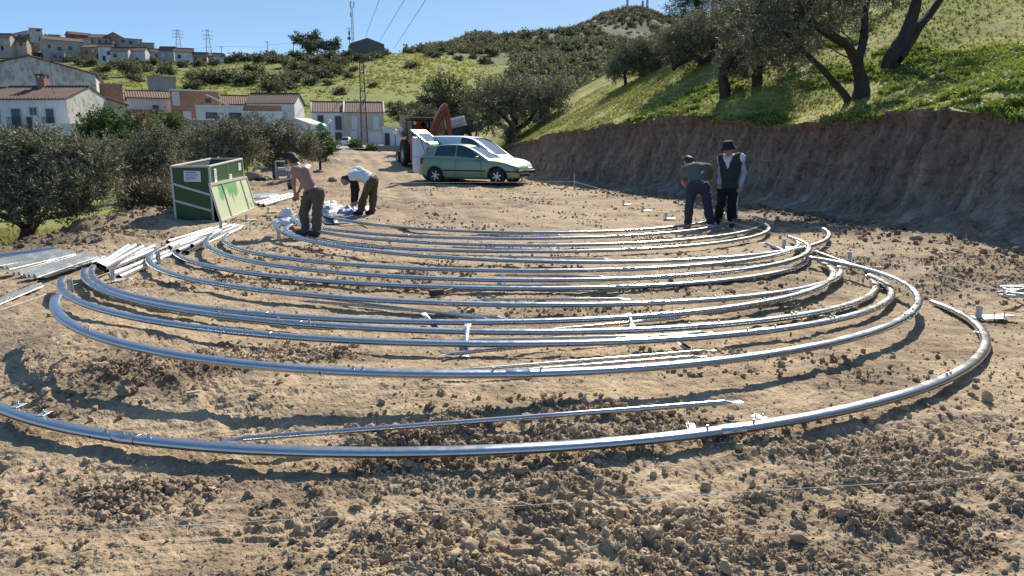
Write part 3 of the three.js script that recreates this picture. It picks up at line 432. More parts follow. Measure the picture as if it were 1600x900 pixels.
// folded gutter profiles stacked at the left
const profileMat = new THREE.MeshStandardMaterial({ color: rgb(0.56, 0.585, 0.585), metalness: 0.6, roughness: 0.5, roughnessMap: spangle, map: tone, side: THREE.DoubleSide });
function profileThing(a, b, label, group, w = 0.15) {
  const mid = a.clone().add(b).multiplyScalar(0.5), t = thing('gutter_profile', label, 'steel profile', mid, 0, group);
  const W = w / 2, ring = [[-W, 0.0], [-W * 0.82, 0.006], [-W * 0.62, 0.042], [-W * 0.35, 0.042], [-W * 0.15, 0.004], [W * 0.15, 0.004], [W * 0.35, 0.042], [W * 0.62, 0.042], [W * 0.82, 0.006], [W, 0.0]];
  mesh('folded_sheet', toCreasedNormals(sweep([a, a.clone().lerp(b, 0.5), b].map((p) => p.clone().sub(mid)), [...ring, ...ring.slice().reverse().map(([x, y]) => [x, y - 0.005])]), 0.5), profileMat, t);
}
{
  const G = 'folded gutter profiles in the left pile', lab = ['rearmost folded steel profile in the left pile, cut by the frame', 'folded steel profile second from the rear of the left pile', 'folded steel profile third from the rear of the left pile', 'middle folded steel profile of the left pile, its end curled', 'folded steel profile in front of the curled one, left pile', 'folded steel profile third from the front, left pile', 'folded steel profile second from the front, left pile', 'foremost folded steel profile of the left pile'];
  [[-70, 410, 86, 390, .03], [-40, 416, 92, 393, .06], [-30, 420, 111, 394, .04], [8, 421, 113, 397, .10], [26, 430, 136, 397, .05], [42, 433, 140, 401, .07], [50, 434, 147, 401, .11], [64, 434, 160, 403, .04]].forEach(([a, b, c, d, l], i) => profileThing(yAt(a, b, l), yAt(c, d, l), lab[i], G, 0.125));
  profileThing(yAt(-40, 490, 0.03), yAt(62, 447, 0.03), 'single steel profile lying left of the nearest arches, cut by the frame', null, 0.09);
}
// round tubes in two bundles by the green crate
function roundTube(a, b, r, label, group) {
  const mid = a.clone().add(b).multiplyScalar(0.5), t = thing('round_tube', label, 'steel tube', mid, 0, group), ring = oval(2 * r, 2 * r, 14, 2), inner = oval(2 * r - 0.006, 2 * r - 0.006, 14, 2), p = [a, b].map((q) => q.clone().sub(mid));
  mesh('tube_wall', sweep(p, ring, true, false), galvDull, t); mesh('tube_bore', sweep(p, inner, true, false), galvDull, t);
}
{
  reseed(5);
  const A = [[150, 413, 186, 394, .05], [154, 415, 200, 384, .10], [158, 417, 210, 384, .08], [162, 419, 222, 386, .12], [163, 420, 240, 385, .07], [166, 422, 238, 392, .05], [174, 430, 262, 394, .05], [186, 434, 268, 397, .04]];
  const nth = ['leftmost', 'second from left', 'third from left', 'fourth from left', 'fourth from right', 'third from right', 'second from right', 'rightmost'];
  A.forEach(([a, b, c, d, l], i) => roundTube(yAt(a, b, l), yAt(c, d, l), 0.036, `pale tube in the splayed bundle by the gutter profiles, ${nth[i]}`, 'splayed tube bundle'));
  const B = [[258, 386, 352, 351, .04], [264, 386, 360, 353, .08], [270, 388, 366, 352, .05], [278, 392, 372, 353, .1], [286, 392, 379, 354, .05], [292, 395, 376, 357, .04], [300, 384, 345, 360, .13], [262, 378, 330, 357, .04]];
  B.forEach(([a, b, c, d, l], i) => roundTube(yAt(a, b, l), yAt(c, d, l), 0.032, `pale tube in the long bundle before the green crate, ${['leftmost', 'second', 'third', 'fourth', 'fifth', 'sixth'][i] || (i === 6 ? 'topmost short one' : 'loose short one behind')}${i && i < 6 ? ' from the left' : ''}`, 'long tube bundle'));
  const C = [[398, 318, 452, 303, .04], [404, 320, 458, 304, .07], [412, 321, 466, 305, .04]];
  C.forEach(([a, b, c, d, l], i) => roundTube(yAt(a, b, l), yAt(c, d, l), 0.04, `${['farthest', 'middle', 'nearest'][i]} of three pale tubes lying left of the shirtless man`, 'short tubes left of the shirtless man'));
  for (let i = 0; i < 12; i++) { const a = yAt(1556 + rr(0, 25), 447 + rr(0, 16), 0.02 + 0.012 * i), b = yAt(1606 + rr(0, 30), 440 + rr(0, 28), 0.02 + 0.012 * i); roundTube(a, b, 0.012, 'thin pale rod in the tangled bundle at the right edge', 'rod bundle at the right edge'); }
}
// set-out strings and the stake they are tied to
const stringMat = mat(0.72, 0.70, 0.62, 0.8);
const strung = (name, a, b, r, lab, sag = 0.02) => tag(mesh(name, new THREE.TubeGeometry(new THREE.QuadraticBezierCurve3(a, a.clone().add(b).multiplyScalar(0.5).add(V(0, -2 * sag, 0)), b), 60, r, 6), stringMat), lab, 'string');
{
  const s0 = yAt(897, 297, 0), top = 0.62;
  const st = thing('wooden_stake', 'thin pale wooden stake where two strings meet right of the car', 'stake', [s0.x, groundBase(s0.x, s0.z) - 0.05, s0.z]);
  mesh('shaft', merge(rbox(0.035, top, 0.035, 0.005, 0, top / 2, 0), new THREE.ConeGeometry(0.024, 0.06, 4).rotateX(Math.PI).rotateY(Math.PI / 4).translate(0, -0.03, 0)), mat(0.5, 0.42, 0.3), st);
  mesh('string_knot', new THREE.TorusGeometry(0.026, 0.008, 6, 12).rotateX(Math.PI / 2).translate(0, 0.34, 0), stringMat, st);
  const k = V(s0.x, groundBase(s0.x, s0.z) + 0.29, s0.z);
  strung('set_out_string', k, yAt(1600, 462, 0.14), 0.004, 'pale string from the wooden stake along the right-hand posts');
  strung('set_out_string', k, yAt(440, 285, 0.3), 0.004, 'pale string running left from the wooden stake past the car');
  strung('set_out_string', yAt(-60, 505, 0.06), yAt(392, 345, 0.25), 0.004, 'pale string running along the left-hand posts past the tube bundles');
  strung('set_out_string', yAt(-140, 846, 0.05), yAt(1720, 734, 0.06), 0.0016, 'thin white string stretched across the bare foreground', 0.004);
}
// ---------- leaves, trunks, crowns ----------
const leafMat = (more = {}) => new THREE.MeshPhysicalMaterial({ vertexColors: true, roughness: 0.85, transmission: 0.38, thickness: 0, side: THREE.DoubleSide, ...more });
const oliveLeaf = leafMat({ roughness: 0.8, transmission: 0.25 }), greenLeaf = leafMat(), dryLeaf = leafMat({ transmission: 0.2 });
const barkTex = noiseTex(256, (x, y) => { const a = tileNoise(x, y * 0.5, 12, 5, 0.6), s = clamp(0.7 + 0.4 * a); return [s, s, s]; });
const bark = new THREE.MeshStandardMaterial({ color: rgb(0.10, 0.08, 0.062), roughness: 1, map: barkTex, bumpMap: dirtBump, bumpScale: 0.06, side: THREE.DoubleSide });
// leaves gathered round blob centres [x, y, z, r]; each leaf is a bent pair of triangles
function leafCloud(blobs, count, len, wid, tones, s, opt = {}) {
  reseed(s); const P = new Float32Array(count * 12), C = new Float32Array(count * 12), I = new Uint32Array(count * 6), vol = blobs.map((b) => b[3] ** 2), tot = vol.reduce((a, b) => a + b, 0);
  let n = 0; const d = V(), w = V(), up = V(), c = V();
  for (let bi = 0; bi < blobs.length; bi++) {
    const [bx, by, bz, br] = blobs[bi], m = bi === blobs.length - 1 ? count - n : Math.round(count * vol[bi] / tot), tufts = Math.max(6, Math.round(m / (opt.tuft || 22)));
    const bt = rr(0.8, 1.2);
    let left = Math.min(m, count - n);
    for (let k = 0; k < tufts && left > 0; k++) {
      const th = rr(0, 6.283), cz = rr(-1, 1), q = Math.sqrt(1 - cz * cz), R = br * Math.pow(rnd(), opt.fill || 0.42) * rr(0.75, 1.12);
      const ax = V(q * Math.cos(th), cz * (opt.flat || 0.85), q * Math.sin(th)), cx = bx + ax.x * R, cy = by + ax.y * R, cc = bz + ax.z * R;
      ax.add(V(rr(-0.5, 0.5), rr(-0.4, 0.7) + (opt.rise || 0), rr(-0.5, 0.5))).normalize();
      const take = k === tufts - 1 ? left : Math.min(left, Math.ceil(m / tufts)), span = len * (opt.span || 3.2), tt = bt * rr(0.75, 1.25);
      for (let i = 0; i < take; i++) {
        c.set(cx, cy, cc).addScaledVector(ax, rr(-0.5, 0.5) * span).add(d.set(rr(-1, 1), rr(-1, 1), rr(-1, 1)).multiplyScalar(len * (opt.loose || 0.7)));
        d.set(rr(-1, 1), rr(-1, 1), rr(-1, 1)).addScaledVector(ax, 1.1).normalize(); up.set(rr(-1, 1), rr(-1, 1), rr(-1, 1)); w.crossVectors(d, up).normalize(); up.crossVectors(w, d);
        const L = len * rr(0.7, 1.25), W = wid * rr(0.7, 1.25), o = n * 12, bend = 0.12 * L;
        P.set([c.x, c.y, c.z, c.x + d.x * L * 0.5 + w.x * W + up.x * bend, c.y + d.y * L * 0.5 + w.y * W + up.y * bend, c.z + d.z * L * 0.5 + w.z * W + up.z * bend, c.x + d.x * L, c.y + d.y * L, c.z + d.z * L, c.x + d.x * L * 0.5 - w.x * W + up.x * bend, c.y + d.y * L * 0.5 - w.y * W + up.y * bend, c.z + d.z * L * 0.5 - w.z * W + up.z * bend], o);
        const t = tones[Math.floor(rnd() * tones.length)], f = tt * rr(0.8, 1.2); for (let j = 0; j < 4; j++) C.set([t[0] * f, t[1] * f, t[2] * f], o + j * 3);
        I.set([n * 4, n * 4 + 1, n * 4 + 2, n * 4, n * 4 + 2, n * 4 + 3], n * 6); n++;
      }
      left -= take;
    }
  }
  const g = new THREE.BufferGeometry(); g.setAttribute('position', new THREE.BufferAttribute(P.slice(0, n * 12), 3)); g.setAttribute('color', new THREE.BufferAttribute(C.slice(0, n * 12), 3)); g.setIndex(new THREE.BufferAttribute(I.slice(0, n * 6), 1)); g.computeVertexNormals(); return g;
}
// a limb: a tapered, slightly gnarled tube through points
function limb(pts, r0, r1, n = 9, s = 1) {
  const seg = Math.max(8, pts.length * 7), cv = new THREE.CatmullRomCurve3(pts), fr = cv.computeFrenetFrames(seg), P = [], U = [], I = [];
  for (let i = 0; i <= seg; i++) { const t = i / seg, p = cv.getPoint(t), r = lerp(r0, r1, Math.pow(t, 0.8)); for (let k = 0; k <= n; k++) { const a = 2 * Math.PI * (k % n) / n, q = r * (1 + 0.30 * vnoise(k % n * 1.3 + s * 7, t * 7 + s) + 0.12 * vnoise(k % n * 2.7, t * 21 + s)), v = p.clone().addScaledVector(fr.normals[i], Math.cos(a) * q).addScaledVector(fr.binormals[i], Math.sin(a) * q); P.push(v.x, v.y, v.z); U.push(k / n, t * 2); } }
  for (let i = 0; i < seg; i++) for (let k = 0; k < n; k++) { const a = i * (n + 1) + k, b = a + 1, c = a + n + 1; I.push(a, c, b, b, c, c + 1); }
  const g = new THREE.BufferGeometry(); g.setAttribute('position', new THREE.Float32BufferAttribute(P, 3)); g.setAttribute('uv', new THREE.Float32BufferAttribute(U, 2)); g.setIndex(I); g.computeVertexNormals(); return g;
}
const OLIVE = [[0.15, 0.155, 0.075], [0.18, 0.18, 0.09], [0.21, 0.205, 0.11], [0.32, 0.32, 0.22], [0.12, 0.13, 0.06]];
const GREEN = [[0.07, 0.13, 0.025], [0.10, 0.17, 0.03], [0.13, 0.19, 0.045], [0.06, 0.10, 0.02]];
const SCRUB = [[0.12, 0.13, 0.05], [0.15, 0.155, 0.065], [0.20, 0.18, 0.09], [0.09, 0.105, 0.04]];
const DRYB = [[0.20, 0.15, 0.10], [0.15, 0.115, 0.08], [0.24, 0.19, 0.13], [0.12, 0.11, 0.06]];
const PINE = [[0.03, 0.05, 0.02], [0.045, 0.065, 0.028], [0.035, 0.055, 0.022]];
// a tree whose limbs and leafy masses are set out as seen, each with its own distance
// limbs: [[u, v, dDepth], ...] with radii; blobs: [u, v, dDepth, radius]
function placedTree(name, label, cat, group, u, v, D0, limbs, blobs, leaves, len, wid, tones, m, s, opt = {}) {
  const D = opt.D || D0, K = D / D0;                                // set back to where the ground carries it, all sizes with it
  const base = opt.base || at(u, v, D), t = thing(name, label, cat, base, 0, group), loc = ([a, b, dd = 0]) => at(a, b, D + dd * K).sub(base);
  const gs = limbs.map(([r0, r1, ...pts], k) => { const q = pts.map(loc); if (pts[0][1] > v - 14) { q.unshift(q[0].clone().add(V(0, -0.45, 0)), q[0].clone().add(V(0, -1.1, 0))); q.splice(0, 2, q[1], q[0]); } return limb(q, K * r0 * (q.length > pts.length ? 1.25 : 1), K * r1, 11, s + k); });
  const bl = blobs.map(([a, b, dd, r]) => { const p = loc([a, b, dd]); return [p.x, p.y, p.z, r * K]; });
  reseed(s + 9);                                                    // thin boughs reaching into each leafy mass
  const tips = limbs.map((l) => loc(l[l.length - 1])); const boughs = [];
  for (const b of bl) { const a = tips.reduce((p, q) => (q.distanceTo(V(b[0], b[1], b[2])) < p.distanceTo(V(b[0], b[1], b[2])) ? q : p)); const e = V(b[0], b[1], b[2]); boughs.push(limb([a, a.clone().lerp(e, 0.5).add(V(rr(-0.15, 0.15), rr(-0.1, 0.15), rr(-0.15, 0.15))), e], opt.bough || 0.03, 0.008, 5, s)); for (let k = 0; k < 3; k++) { const f = e.clone().add(V(rr(-1, 1), rr(-0.6, 1), rr(-1, 1)).multiplyScalar(b[3] * 0.8)); boughs.push(limb([e, e.clone().lerp(f, 0.5).add(V(rr(-0.08, 0.08), 0.04, 0)), f], 0.012, 0.004, 4, s + k)); } }
  const tr = mesh('trunk', merge(gs), bark, t); mesh('boughs', merge(boughs), bark, tr);
  mesh('crown', leafCloud(bl, leaves, len * K, wid * K, tones, s, opt), m, t);
  return t;
}
{ // olives on the hillside above the bank
  const G = 'olive trees on the hillside above the bank', hillDepth = (u, v) => { for (let d = 12; d < 60; d += 0.15) { const p = at(u, v, d), [e, f] = bankDist(p.x, p.z); if (e > 0.6 && f < 0.985 && hillPoint(f, e - 0.42).y > p.y) return d; } return 0; };
  const put = (label, u, v, D, limbs, blobs, n, s, o = {}) => placedTree('olive_tree', label, 'olive tree', G, u, v, D, limbs, blobs, n, o.len || 0.10, o.wid || 0.016, OLIVE, oliveLeaf, s, { ...o, D: hillDepth(u, v - 6) || D });
  put('large olive with a forked trunk and a low left limb, nearest the bank edge', 1342, 160, 16.5,
    [[0.21, 0.12, [1342, 170], [1346, 130, 0.1], [1338, 95, 0]], [0.12, 0.06, [1338, 98], [1322, 70, -0.3], [1285, 48, -0.6], [1255, 20, -0.8]], [0.10, 0.05, [1340, 98], [1350, 60, 0.3], [1352, 25, 0.5], [1360, -20, 0.8]], [0.09, 0.045, [1325, 160], [1300, 125, -0.4], [1268, 92, -0.8], [1245, 70, -1]]],
    [[1215, 45, -0.8, 0.75], [1260, 20, -0.6, 0.8], [1300, -5, -0.3, 0.7], [1345, -10, 0.4, 0.6], [1235, 85, -1, 0.42], [1180, 70, -0.9, 0.5], [1230, -20, -0.5, 0.65], [1370, -25, 0.8, 0.5], [1300, 40, 0.5, 0.4], [1275, 60, 0.8, 0.4], [1345, 35, 0.9, 0.35], [1180, 20, 0, 0.6]], 15500, 101, { fill: 0.55 });
  put('olive with two bare leaning trunks right of the largest olive', 1388, 118, 18.5,
    [[0.19, 0.11, [1382, 128], [1392, 90, 0], [1412, 55, 0.2], [1432, 5, 0.3], [1440, -40, .4]], [0.15, 0.07, [1402, 92, 0.1], [1428, 55, 0.5], [1460, 12, 0.9], [1490, -30, 1.2]]],
    [[1425, -45, 0, 0.6], [1475, -50, 0.5, 0.6], [1390, -18, -0.3, 0.4], [1400, 8, 0.8, 0.3]], 3600, 102, { fill: 0.6 });
  put('olive with a dense drooping crown left of the largest olive', 1185, 140, 20.5,
    [[0.16, 0.09, [1186, 146], [1184, 115, 0], [1190, 85, 0], [1200, 50, 0.1]], [0.17, 0.08, [1132, 142], [1130, 118, 0], [1142, 90, -0.2], [1160, 60, -0.3]], [0.07, 0.03, [1190, 90], [1215, 70, 0.3], [1230, 40, 0.4]]],
    [[1165, 70, -0.2, 0.75], [1205, 40, 0, 0.85], [1160, 30, 0.2, 0.75], [1195, 90, -0.3, 0.6], [1145, 100, 0.1, 0.5], [1200, 0, 0.2, 0.8], [1235, 60, 0.5, 0.7], [1160, 115, 0.5, 0.35]], 19000, 103);
  put('olive with an arching low limb at the middle of the hillside row', 1098, 108, 24,
    [[0.14, 0.08, [1098, 116], [1100, 98, 0], [1112, 86, 0.1], [1108, 65, 0.2]], [0.10, 0.06, [1097, 106], [1092, 92, -0.2], [1078, 91, -0.5], [1062, 100, -0.8], [1052, 108, -.9]], [0.06, 0.03, [1104, 92], [1118, 78, 0.3], [1128, 60, 0.4]]],
    [[1075, 55, -0.3, 0.85], [1110, 45, 0, 0.85], [1065, 85, -0.6, 0.5], [1050, 70, -0.4, 0.65], [1130, 60, 0.4, 0.6], [1095, 75, 0.3, 0.5], [1140, 35, .6, .7]], 17000, 104);
  put('low spreading olive at the far left of the hillside row', 1010, 124, 29,
    [[0.12, 0.06, [1012, 130], [1008, 112, 0], [1000, 95, 0]], [0.10, 0.05, [1046, 118], [1040, 104, 0], [1030, 90, 0]], [0.08, 0.04, [978, 132], [976, 118, 0], [972, 104, 0]]],
    [[1000, 90, 0, 0.75], [1030, 80, 0.2, 0.8], [970, 102, 0.2, 0.6], [1010, 108, 0.1, 0.5], [985, 85, 0.4, 0.7], [1045, 95, 0.4, 0.6], [958, 112, 0.5, 0.4]], 17000, 105);
  put('bushy olive behind the white van with a dark trunk', 800, 224, 35,
    [[0.25, 0.12, [800, 232], [798, 205, 0], [805, 185, 0], [790, 165, 0]], [0.14, 0.06, [802, 205], [825, 190, 0.3], [840, 165, 0.4]], [0.12, 0.05, [800, 195], [785, 180, -0.4], [765, 165, -.6]]],
    [[770, 165, -0.4, 0.95], [800, 145, 0, 1.05], [835, 150, 0.4, 0.95], [860, 160, 0.8, 0.8], [765, 190, -0.5, 0.7], [815, 175, -0.3, 0.8], [845, 185, 0.2, 0.7], [875, 140, 1.5, 0.8], [800, 205, -0.8, 0.6], [760, 140, 0.5, 0.7], [740, 160, .8, .6]], 22000, 106, { len: 0.13, wid: 0.022 });
  put('small olive left of the backhoe in front of the white shed', 655, 232, 44,
    [[0.16, 0.08, [656, 236], [655, 215, 0], [660, 200, 0]]], [[650, 196, 0, 0.75], [672, 190, 0.3, 0.85], [662, 180, 0, 0.7], [640, 206, 0, 0.5], [685, 205, 0.3, 0.7]], 9000, 107, { len: 0.14, wid: 0.024 });
  placedTree('leafy_tree', 'taller dark green tree behind the backhoe arm', 'tree', null, 690, 225, 52, [[0.2, 0.1, [690, 230], [688, 195, 0], [690, 160, 0]]], [[680, 150, 0, 1.3], [700, 140, 0.5, 1.4], [715, 165, 0, 1.4], [672, 180, 0, 1.1], [690, 185, 0.4, 1.3], [725, 185, 0.4, 1.2], [705, 205, 0, 1.1], [668, 165, 0, .9], [735, 150, 1, 1.1]], 15000, 0.17, 0.05, [...SCRUB, ...GREEN.slice(0, 2)], greenLeaf, 108);
  placedTree('pine_tree', 'dark pine cut off by the top edge of the picture', 'pine tree', null, 1092, 60, 40, [[0.2, 0.12, [1092, 70], [1090, 30, 0], [1088, -30, 0]]], [[1060, 8, 0, 0.8], [1085, 4, 0, 0.9], [1112, 8, 0, 0.8], [1130, -10, 0, 0.8], [1070, -20, 0, 1], [1100, -30, 0, 1.2], [1140, 0, 0.3, .6]], 11000, 0.16, 0.012, PINE, oliveLeaf, 109, { fill: 0.3 });
}
{ // olives and shrubs below the platform on the left
  const G = 'olive trees below the left edge', put = (label, u, v, D, limbs, blobs, n, s, o = {}) => placedTree('olive_tree', label, 'olive tree', G, u, v, D, limbs, blobs, n, o.len || 0.085, o.wid || 0.015, OLIVE, oliveLeaf, s, o);
  put('round olive with a thick dark trunk at the left edge', 42, 392, 15,
    [[0.19, 0.12, [40, 400], [42, 372, 0], [46, 355, 0]], [0.09, 0.05, [44, 358], [25, 345, -0.2], [0, 335, -0.3], [-20, 325, -.3]], [0.10, 0.05, [46, 358], [65, 340, 0.1], [100, 335, 0.2], [130, 325, 0.3]], [0.09, 0.05, [46, 357], [52, 325, 0.2], [60, 290, 0.3]]],
    [[60, 245, 0, 0.62], [20, 240, -0.2, 0.6], [105, 250, 0.2, 0.6], [145, 265, 0.3, 0.55], [165, 295, 0.3, 0.38], [130, 300, -0.3, 0.5], [80, 295, -0.5, 0.6], [30, 295, -0.5, 0.6], [-20, 285, -0.2, 0.6], [-25, 250, 0, 0.6], [60, 325, -0.2, 0.4], [10, 325, -0.4, 0.4], [110, 322, -0.2, 0.38], [70, 220, 0.3, 0.4], [130, 232, 0.5, 0.4], [165, 260, 0.5, 0.35], [-40, 310, 0, .45], [30, 225, .3, .4]], 27000, 111);
  put('olive behind the round one, between it and the green crate', 225, 322, 21, [[0.14, 0.07, [225, 330], [222, 300, 0], [228, 275, 0]]], [[200, 250, 0, 0.7], [235, 240, 0.3, 0.75], [265, 250, 0.2, 0.6], [215, 280, -0.2, 0.6], [250, 275, 0, 0.55], [180, 240, 0.5, 0.6], [250, 215, 0.6, 0.5], [165, 230, .8, .5]], 19000, 112);
  put('olive right behind the green crate', 330, 285, 26, [[0.14, 0.07, [330, 296], [332, 260, 0], [338, 235, 0]]], [[310, 225, 0, 0.75], [345, 212, 0.3, 0.85], [380, 215, 0.2, 0.8], [330, 245, -0.2, 0.7], [370, 240, 0, 0.7], [290, 240, 0.2, 0.6], [350, 262, 0, 0.6], [390, 238, 0.6, 0.7], [300, 215, 0.8, 0.6]], 20000, 113, { len: 0.1, wid: 0.018 });
  put('olive behind the shirtless man', 430, 262, 31, [[0.14, 0.07, [430, 270], [428, 245, 0], [432, 225, 0]]], [[410, 215, 0, 0.8], [440, 210, 0.2, 0.8], [470, 218, 0.3, 0.75], [420, 238, -0.2, 0.7], [455, 238, 0, 0.7], [395, 200, 0.5, 0.7], [485, 232, 0.4, 0.6], [430, 250, 0, .6]], 17000, 114, { len: 0.11, wid: 0.02 });
  placedTree('leafy_shrub', 'green leafy shrub at the right end of the left olive row', 'shrub', 'green shrubs behind the left olives', 500, 246, 36, [[0.07, 0.03, [500, 252], [500, 235, 0], [498, 222, 0]]], [[498, 222, 0, 0.7], [512, 230, 0.2, 0.5], [482, 230, 0.1, 0.6], [505, 238, 0, 0.5]], 6000, 0.12, 0.035, [...GREEN, ...SCRUB], greenLeaf, 115);
  const S = [['bright green tree below the weathered white gable', 160, 232, 40, [[150, 205, 0, 1.1], [175, 200, 0.2, 1.1], [160, 190, 0, 0.8], [140, 220, 0, 0.9], [185, 220, 0, 0.9]], GREEN, 9000], ['sparse grey-green tree right of the bright green one', 205, 235, 42, [[200, 200, 0, 1.0], [220, 195, 0, 0.9], [205, 218, 0, 1.1], [230, 212, 0, 0.9]], [...OLIVE, ...GREEN.slice(1, 2)], 4200], ['bright green round tree in front of the brick houses', 265, 232, 46, [[265, 192, 0, 1.0], [255, 205, 0, 1.1], [280, 205, 0, 0.9], [245, 218, 0, 1]], GREEN, 8000]];
  S.forEach(([lab, u, v, D, bl, tn, n], i) => placedTree('leafy_tree', lab, 'tree', 'leafy trees in front of the houses', u, v, D, [[0.12, 0.05, [u, v + 6], [u - 2, v - 12, 0], [u + 1, v - 28, 0]]], bl, n, 0.15, 0.045, tn, greenLeaf, 120 + i));
  placedTree('dry_bush', 'brown leafless tangle of a bush left of the green crate', 'bush', null, 225, 338, 18, [[0.03, 0.01, [225, 345], [222, 325, 0], [215, 300, 0]], [0.03, 0.01, [232, 345], [240, 322, 0], [250, 300, 0]]], [[215, 305, 0, 0.45], [245, 300, 0, 0.4], [200, 320, 0, 0.35], [225, 325, -0.2, 0.4], [250, 322, 0, 0.35], [265, 315, 0, 0.25]], 9000, 0.12, 0.006, DRYB, dryLeaf, 130, { fill: 0.5, loose: 1.2 });
  placedTree('dry_bush', 'low dark bush on the spoil at the foot of the left olives', 'bush', null, 160, 362, 15.5, [[0.02, 0.01, [150, 370], [152, 358, 0], [150, 350, 0]]], [[140, 358, 0, 0.25], [165, 352, 0, 0.28], [115, 366, 0, 0.2], [190, 345, 0, 0.25]], 4500, 0.07, 0.008, [...DRYB, ...SCRUB], dryLeaf, 131, { flat: .5 });
}
// ---------- bushes on the hills: three kinds, each copy its own thing ----------
const bushKinds = [], bushNames = ['grey_green_bush', 'round_green_bush', 'tall_dark_bush'];
{
  reseed(31);
  const B = [[SCRUB, 1, 0.8], [[...GREEN.slice(0, 2), ...SCRUB], 0.9, 0.9], [[...SCRUB.slice(0, 2), ...PINE], 0.75, 1.5]];
  B.forEach(([tn, w, h], k) => { const bl = []; for (let i = 0; i < 9; i++) bl.push([rr(-0.7, 0.7) * w, rr(0.35, 1.1) * h, rr(-0.7, 0.7) * w, rr(0.3, 0.55)]); bushKinds.push([leafCloud(bl, 2000, 0.17, 0.05, tn, 200 + k, { fill: 0.5 }), limb([V(0, -0.15, 0), V(0.05, 0.4 * h, 0), V(0, 0.9 * h, 0)], 0.09, 0.03, 6, k)]); });
}
function bush(kind, p, s, label, group) { const t = thing(bushNames[kind], label, 'bush', p, rr(0, 6.28), group); t.scale.set(s * rr(1, 1.5), s * rr(0.85, 1.15), s * rr(1, 1.5)); mesh('crown', bushKinds[kind][0], greenLeaf, t); mesh('trunk', bushKinds[kind][1], bark, t); return t; }
{
  reseed(91);
  const spots = [[205, 120, 3.2, 0], [230, 112, 2.2, 0], [262, 118, 2.8, 0], [300, 122, 1.6, 0], [318, 132, 3.0, 0], [340, 130, 2, 0], [366, 128, 3.2, 0], [385, 132, 3, 0], [402, 118, 2.5, 0], [160, 115, 2.5, 1], [180, 108, 2.5, 1], [150, 125, 2, 1], [215, 128, 1.6, 0], [440, 140, 3, 0], [455, 128, 3, 0], [425, 145, 2.2, 0], [470, 118, 3.4, 0], [490, 108, 3.4, 0], [505, 122, 2.6, 0], [520, 118, 2.8, 0], [485, 132, 2, 0], [510, 98, 3, 0], [530, 105, 3, 0], [450, 105, 3, 0], [470, 95, 3, 0], [430, 98, 3, 0], [540, 92, 2.6, 0], [555, 95, 2, 1], [575, 95, 2, 0], [590, 92, 2.2, 0], [600, 86, 2, 0], [642, 106, 2, 0], [582, 136, 1.2, 0], [545, 122, 1.4, 0], [552, 112, 1.4, 1], [530, 148, 1.4, 0], [515, 132, 1.2, 0], [620, 82, 2, 0], [635, 78, 2.6, 0], [650, 80, 2, 0], [660, 76, 2.4, 0], [672, 88, 2, 0], [682, 90, 2, 0], [668, 84, 2.2, 0], [690, 82, 2, 0], [705, 86, 2, 0], [715, 94, 1.8, 0], [725, 80, 2.4, 0], [757, 100, 2.4, 0], [770, 88, 3, 0], [740, 92, 1.8, 0], [700, 74, 2.2, 0], [718, 72, 2, 0], [740, 66, 2.2, 0], [352, 100, 3, 0], [370, 98, 3.2, 0], [388, 97, 3, 0], [405, 98, 2.4, 0], [335, 103, 2.2, 0], [310, 104, 2, 0], [285, 106, 2, 1], [258, 106, 2, 1], [240, 102, 2.2, 1], [222, 104, 2.2, 1], [200, 105, 2.2, 1], [140, 104, 2.4, 1], [125, 102, 2.4, 1], [108, 96, 2.4, 1], [25, 84, 2, 1], [60, 90, 2, 1], [300, 140, 2, 0], [420, 92, 2.6, 0]];
  const zone = (u, v, k) => k ? (u < 130 ? 'rounded green bush below the left part of the ridge village' : u < 230 ? 'rounded green bush below the middle of the ridge village' : u < 320 ? 'rounded green bush below the right part of the ridge village' : 'rounded green bush right of the hilltop mast foot') : u < 240 ? 'grey-green bush on the slope above the blank brick house' : u < 330 ? 'grey-green bush on the slope right of the dark grey block' : u < 410 ? (v < 110 ? 'grey-green bush on the skyline between the pylons and ridge trees' : 'grey-green bush on the slope above the solar rack') : u < 500 ? (v < 110 ? 'grey-green bush just below the dark ridge trees' : 'grey-green bush on the slope above the long red house') : u < 610 ? (v < 100 ? 'grey-green bush at the foot of the hilltop shed' : 'grey-green bush on the slope above the white terraced house') : v < 80 ? 'grey-green bush along the skyline right of the hilltop shed' : 'grey-green bush on the bright slope right of the hilltop shed';
  for (const [u, v, s, k] of spots) { const p = terrainHit(u, v, 112); if (p) bush(k, p.add(V(0, -0.3, 0)), s, zone(u, v, k), k ? 'green bushes below the ridge houses' : 'bushes on the green hill'); }
  for (let i = 0; i < 26; i++) { const u = rr(610, 700), v = rr(170, 196), p = terrainHit(u, v, 100); if (p) bush(0, p.add(V(0, -0.2, 0)), rr(1.2, 2), 'bush in the thicket right of the beige house', 'thicket right of the beige house'); }
  for (const [u, v, s, lab2] of [[480, 78, 4.6, 'dark tree on the ridge left of the mast'], [490, 84, 3.6, 'second dark tree on the ridge left of the mast'], [508, 74, 4.4, 'tall pale green tree on the ridge beside the dark ones'], [515, 84, 3.4, 'low green tree on the ridge nearest the mast']]) { const p = terrainHit(u, v + 8, 150); if (p) bush(2, p, s, lab2, 'trees on the ridge by the mast'); }
  // scrub that reads as one mass on the far dark hill
  const n = 5600, im = new THREE.InstancedMesh(leafCloud([[0, 0.5, 0, 0.7], [0.5, 0.35, 0.2, 0.5], [-0.4, 0.4, -0.3, 0.55]], 220, 0.34, 0.13, SCRUB, 300), greenLeaf, n), M = new THREE.Matrix4(), q = new THREE.Quaternion(), c = new THREE.Color(); let k = 0;
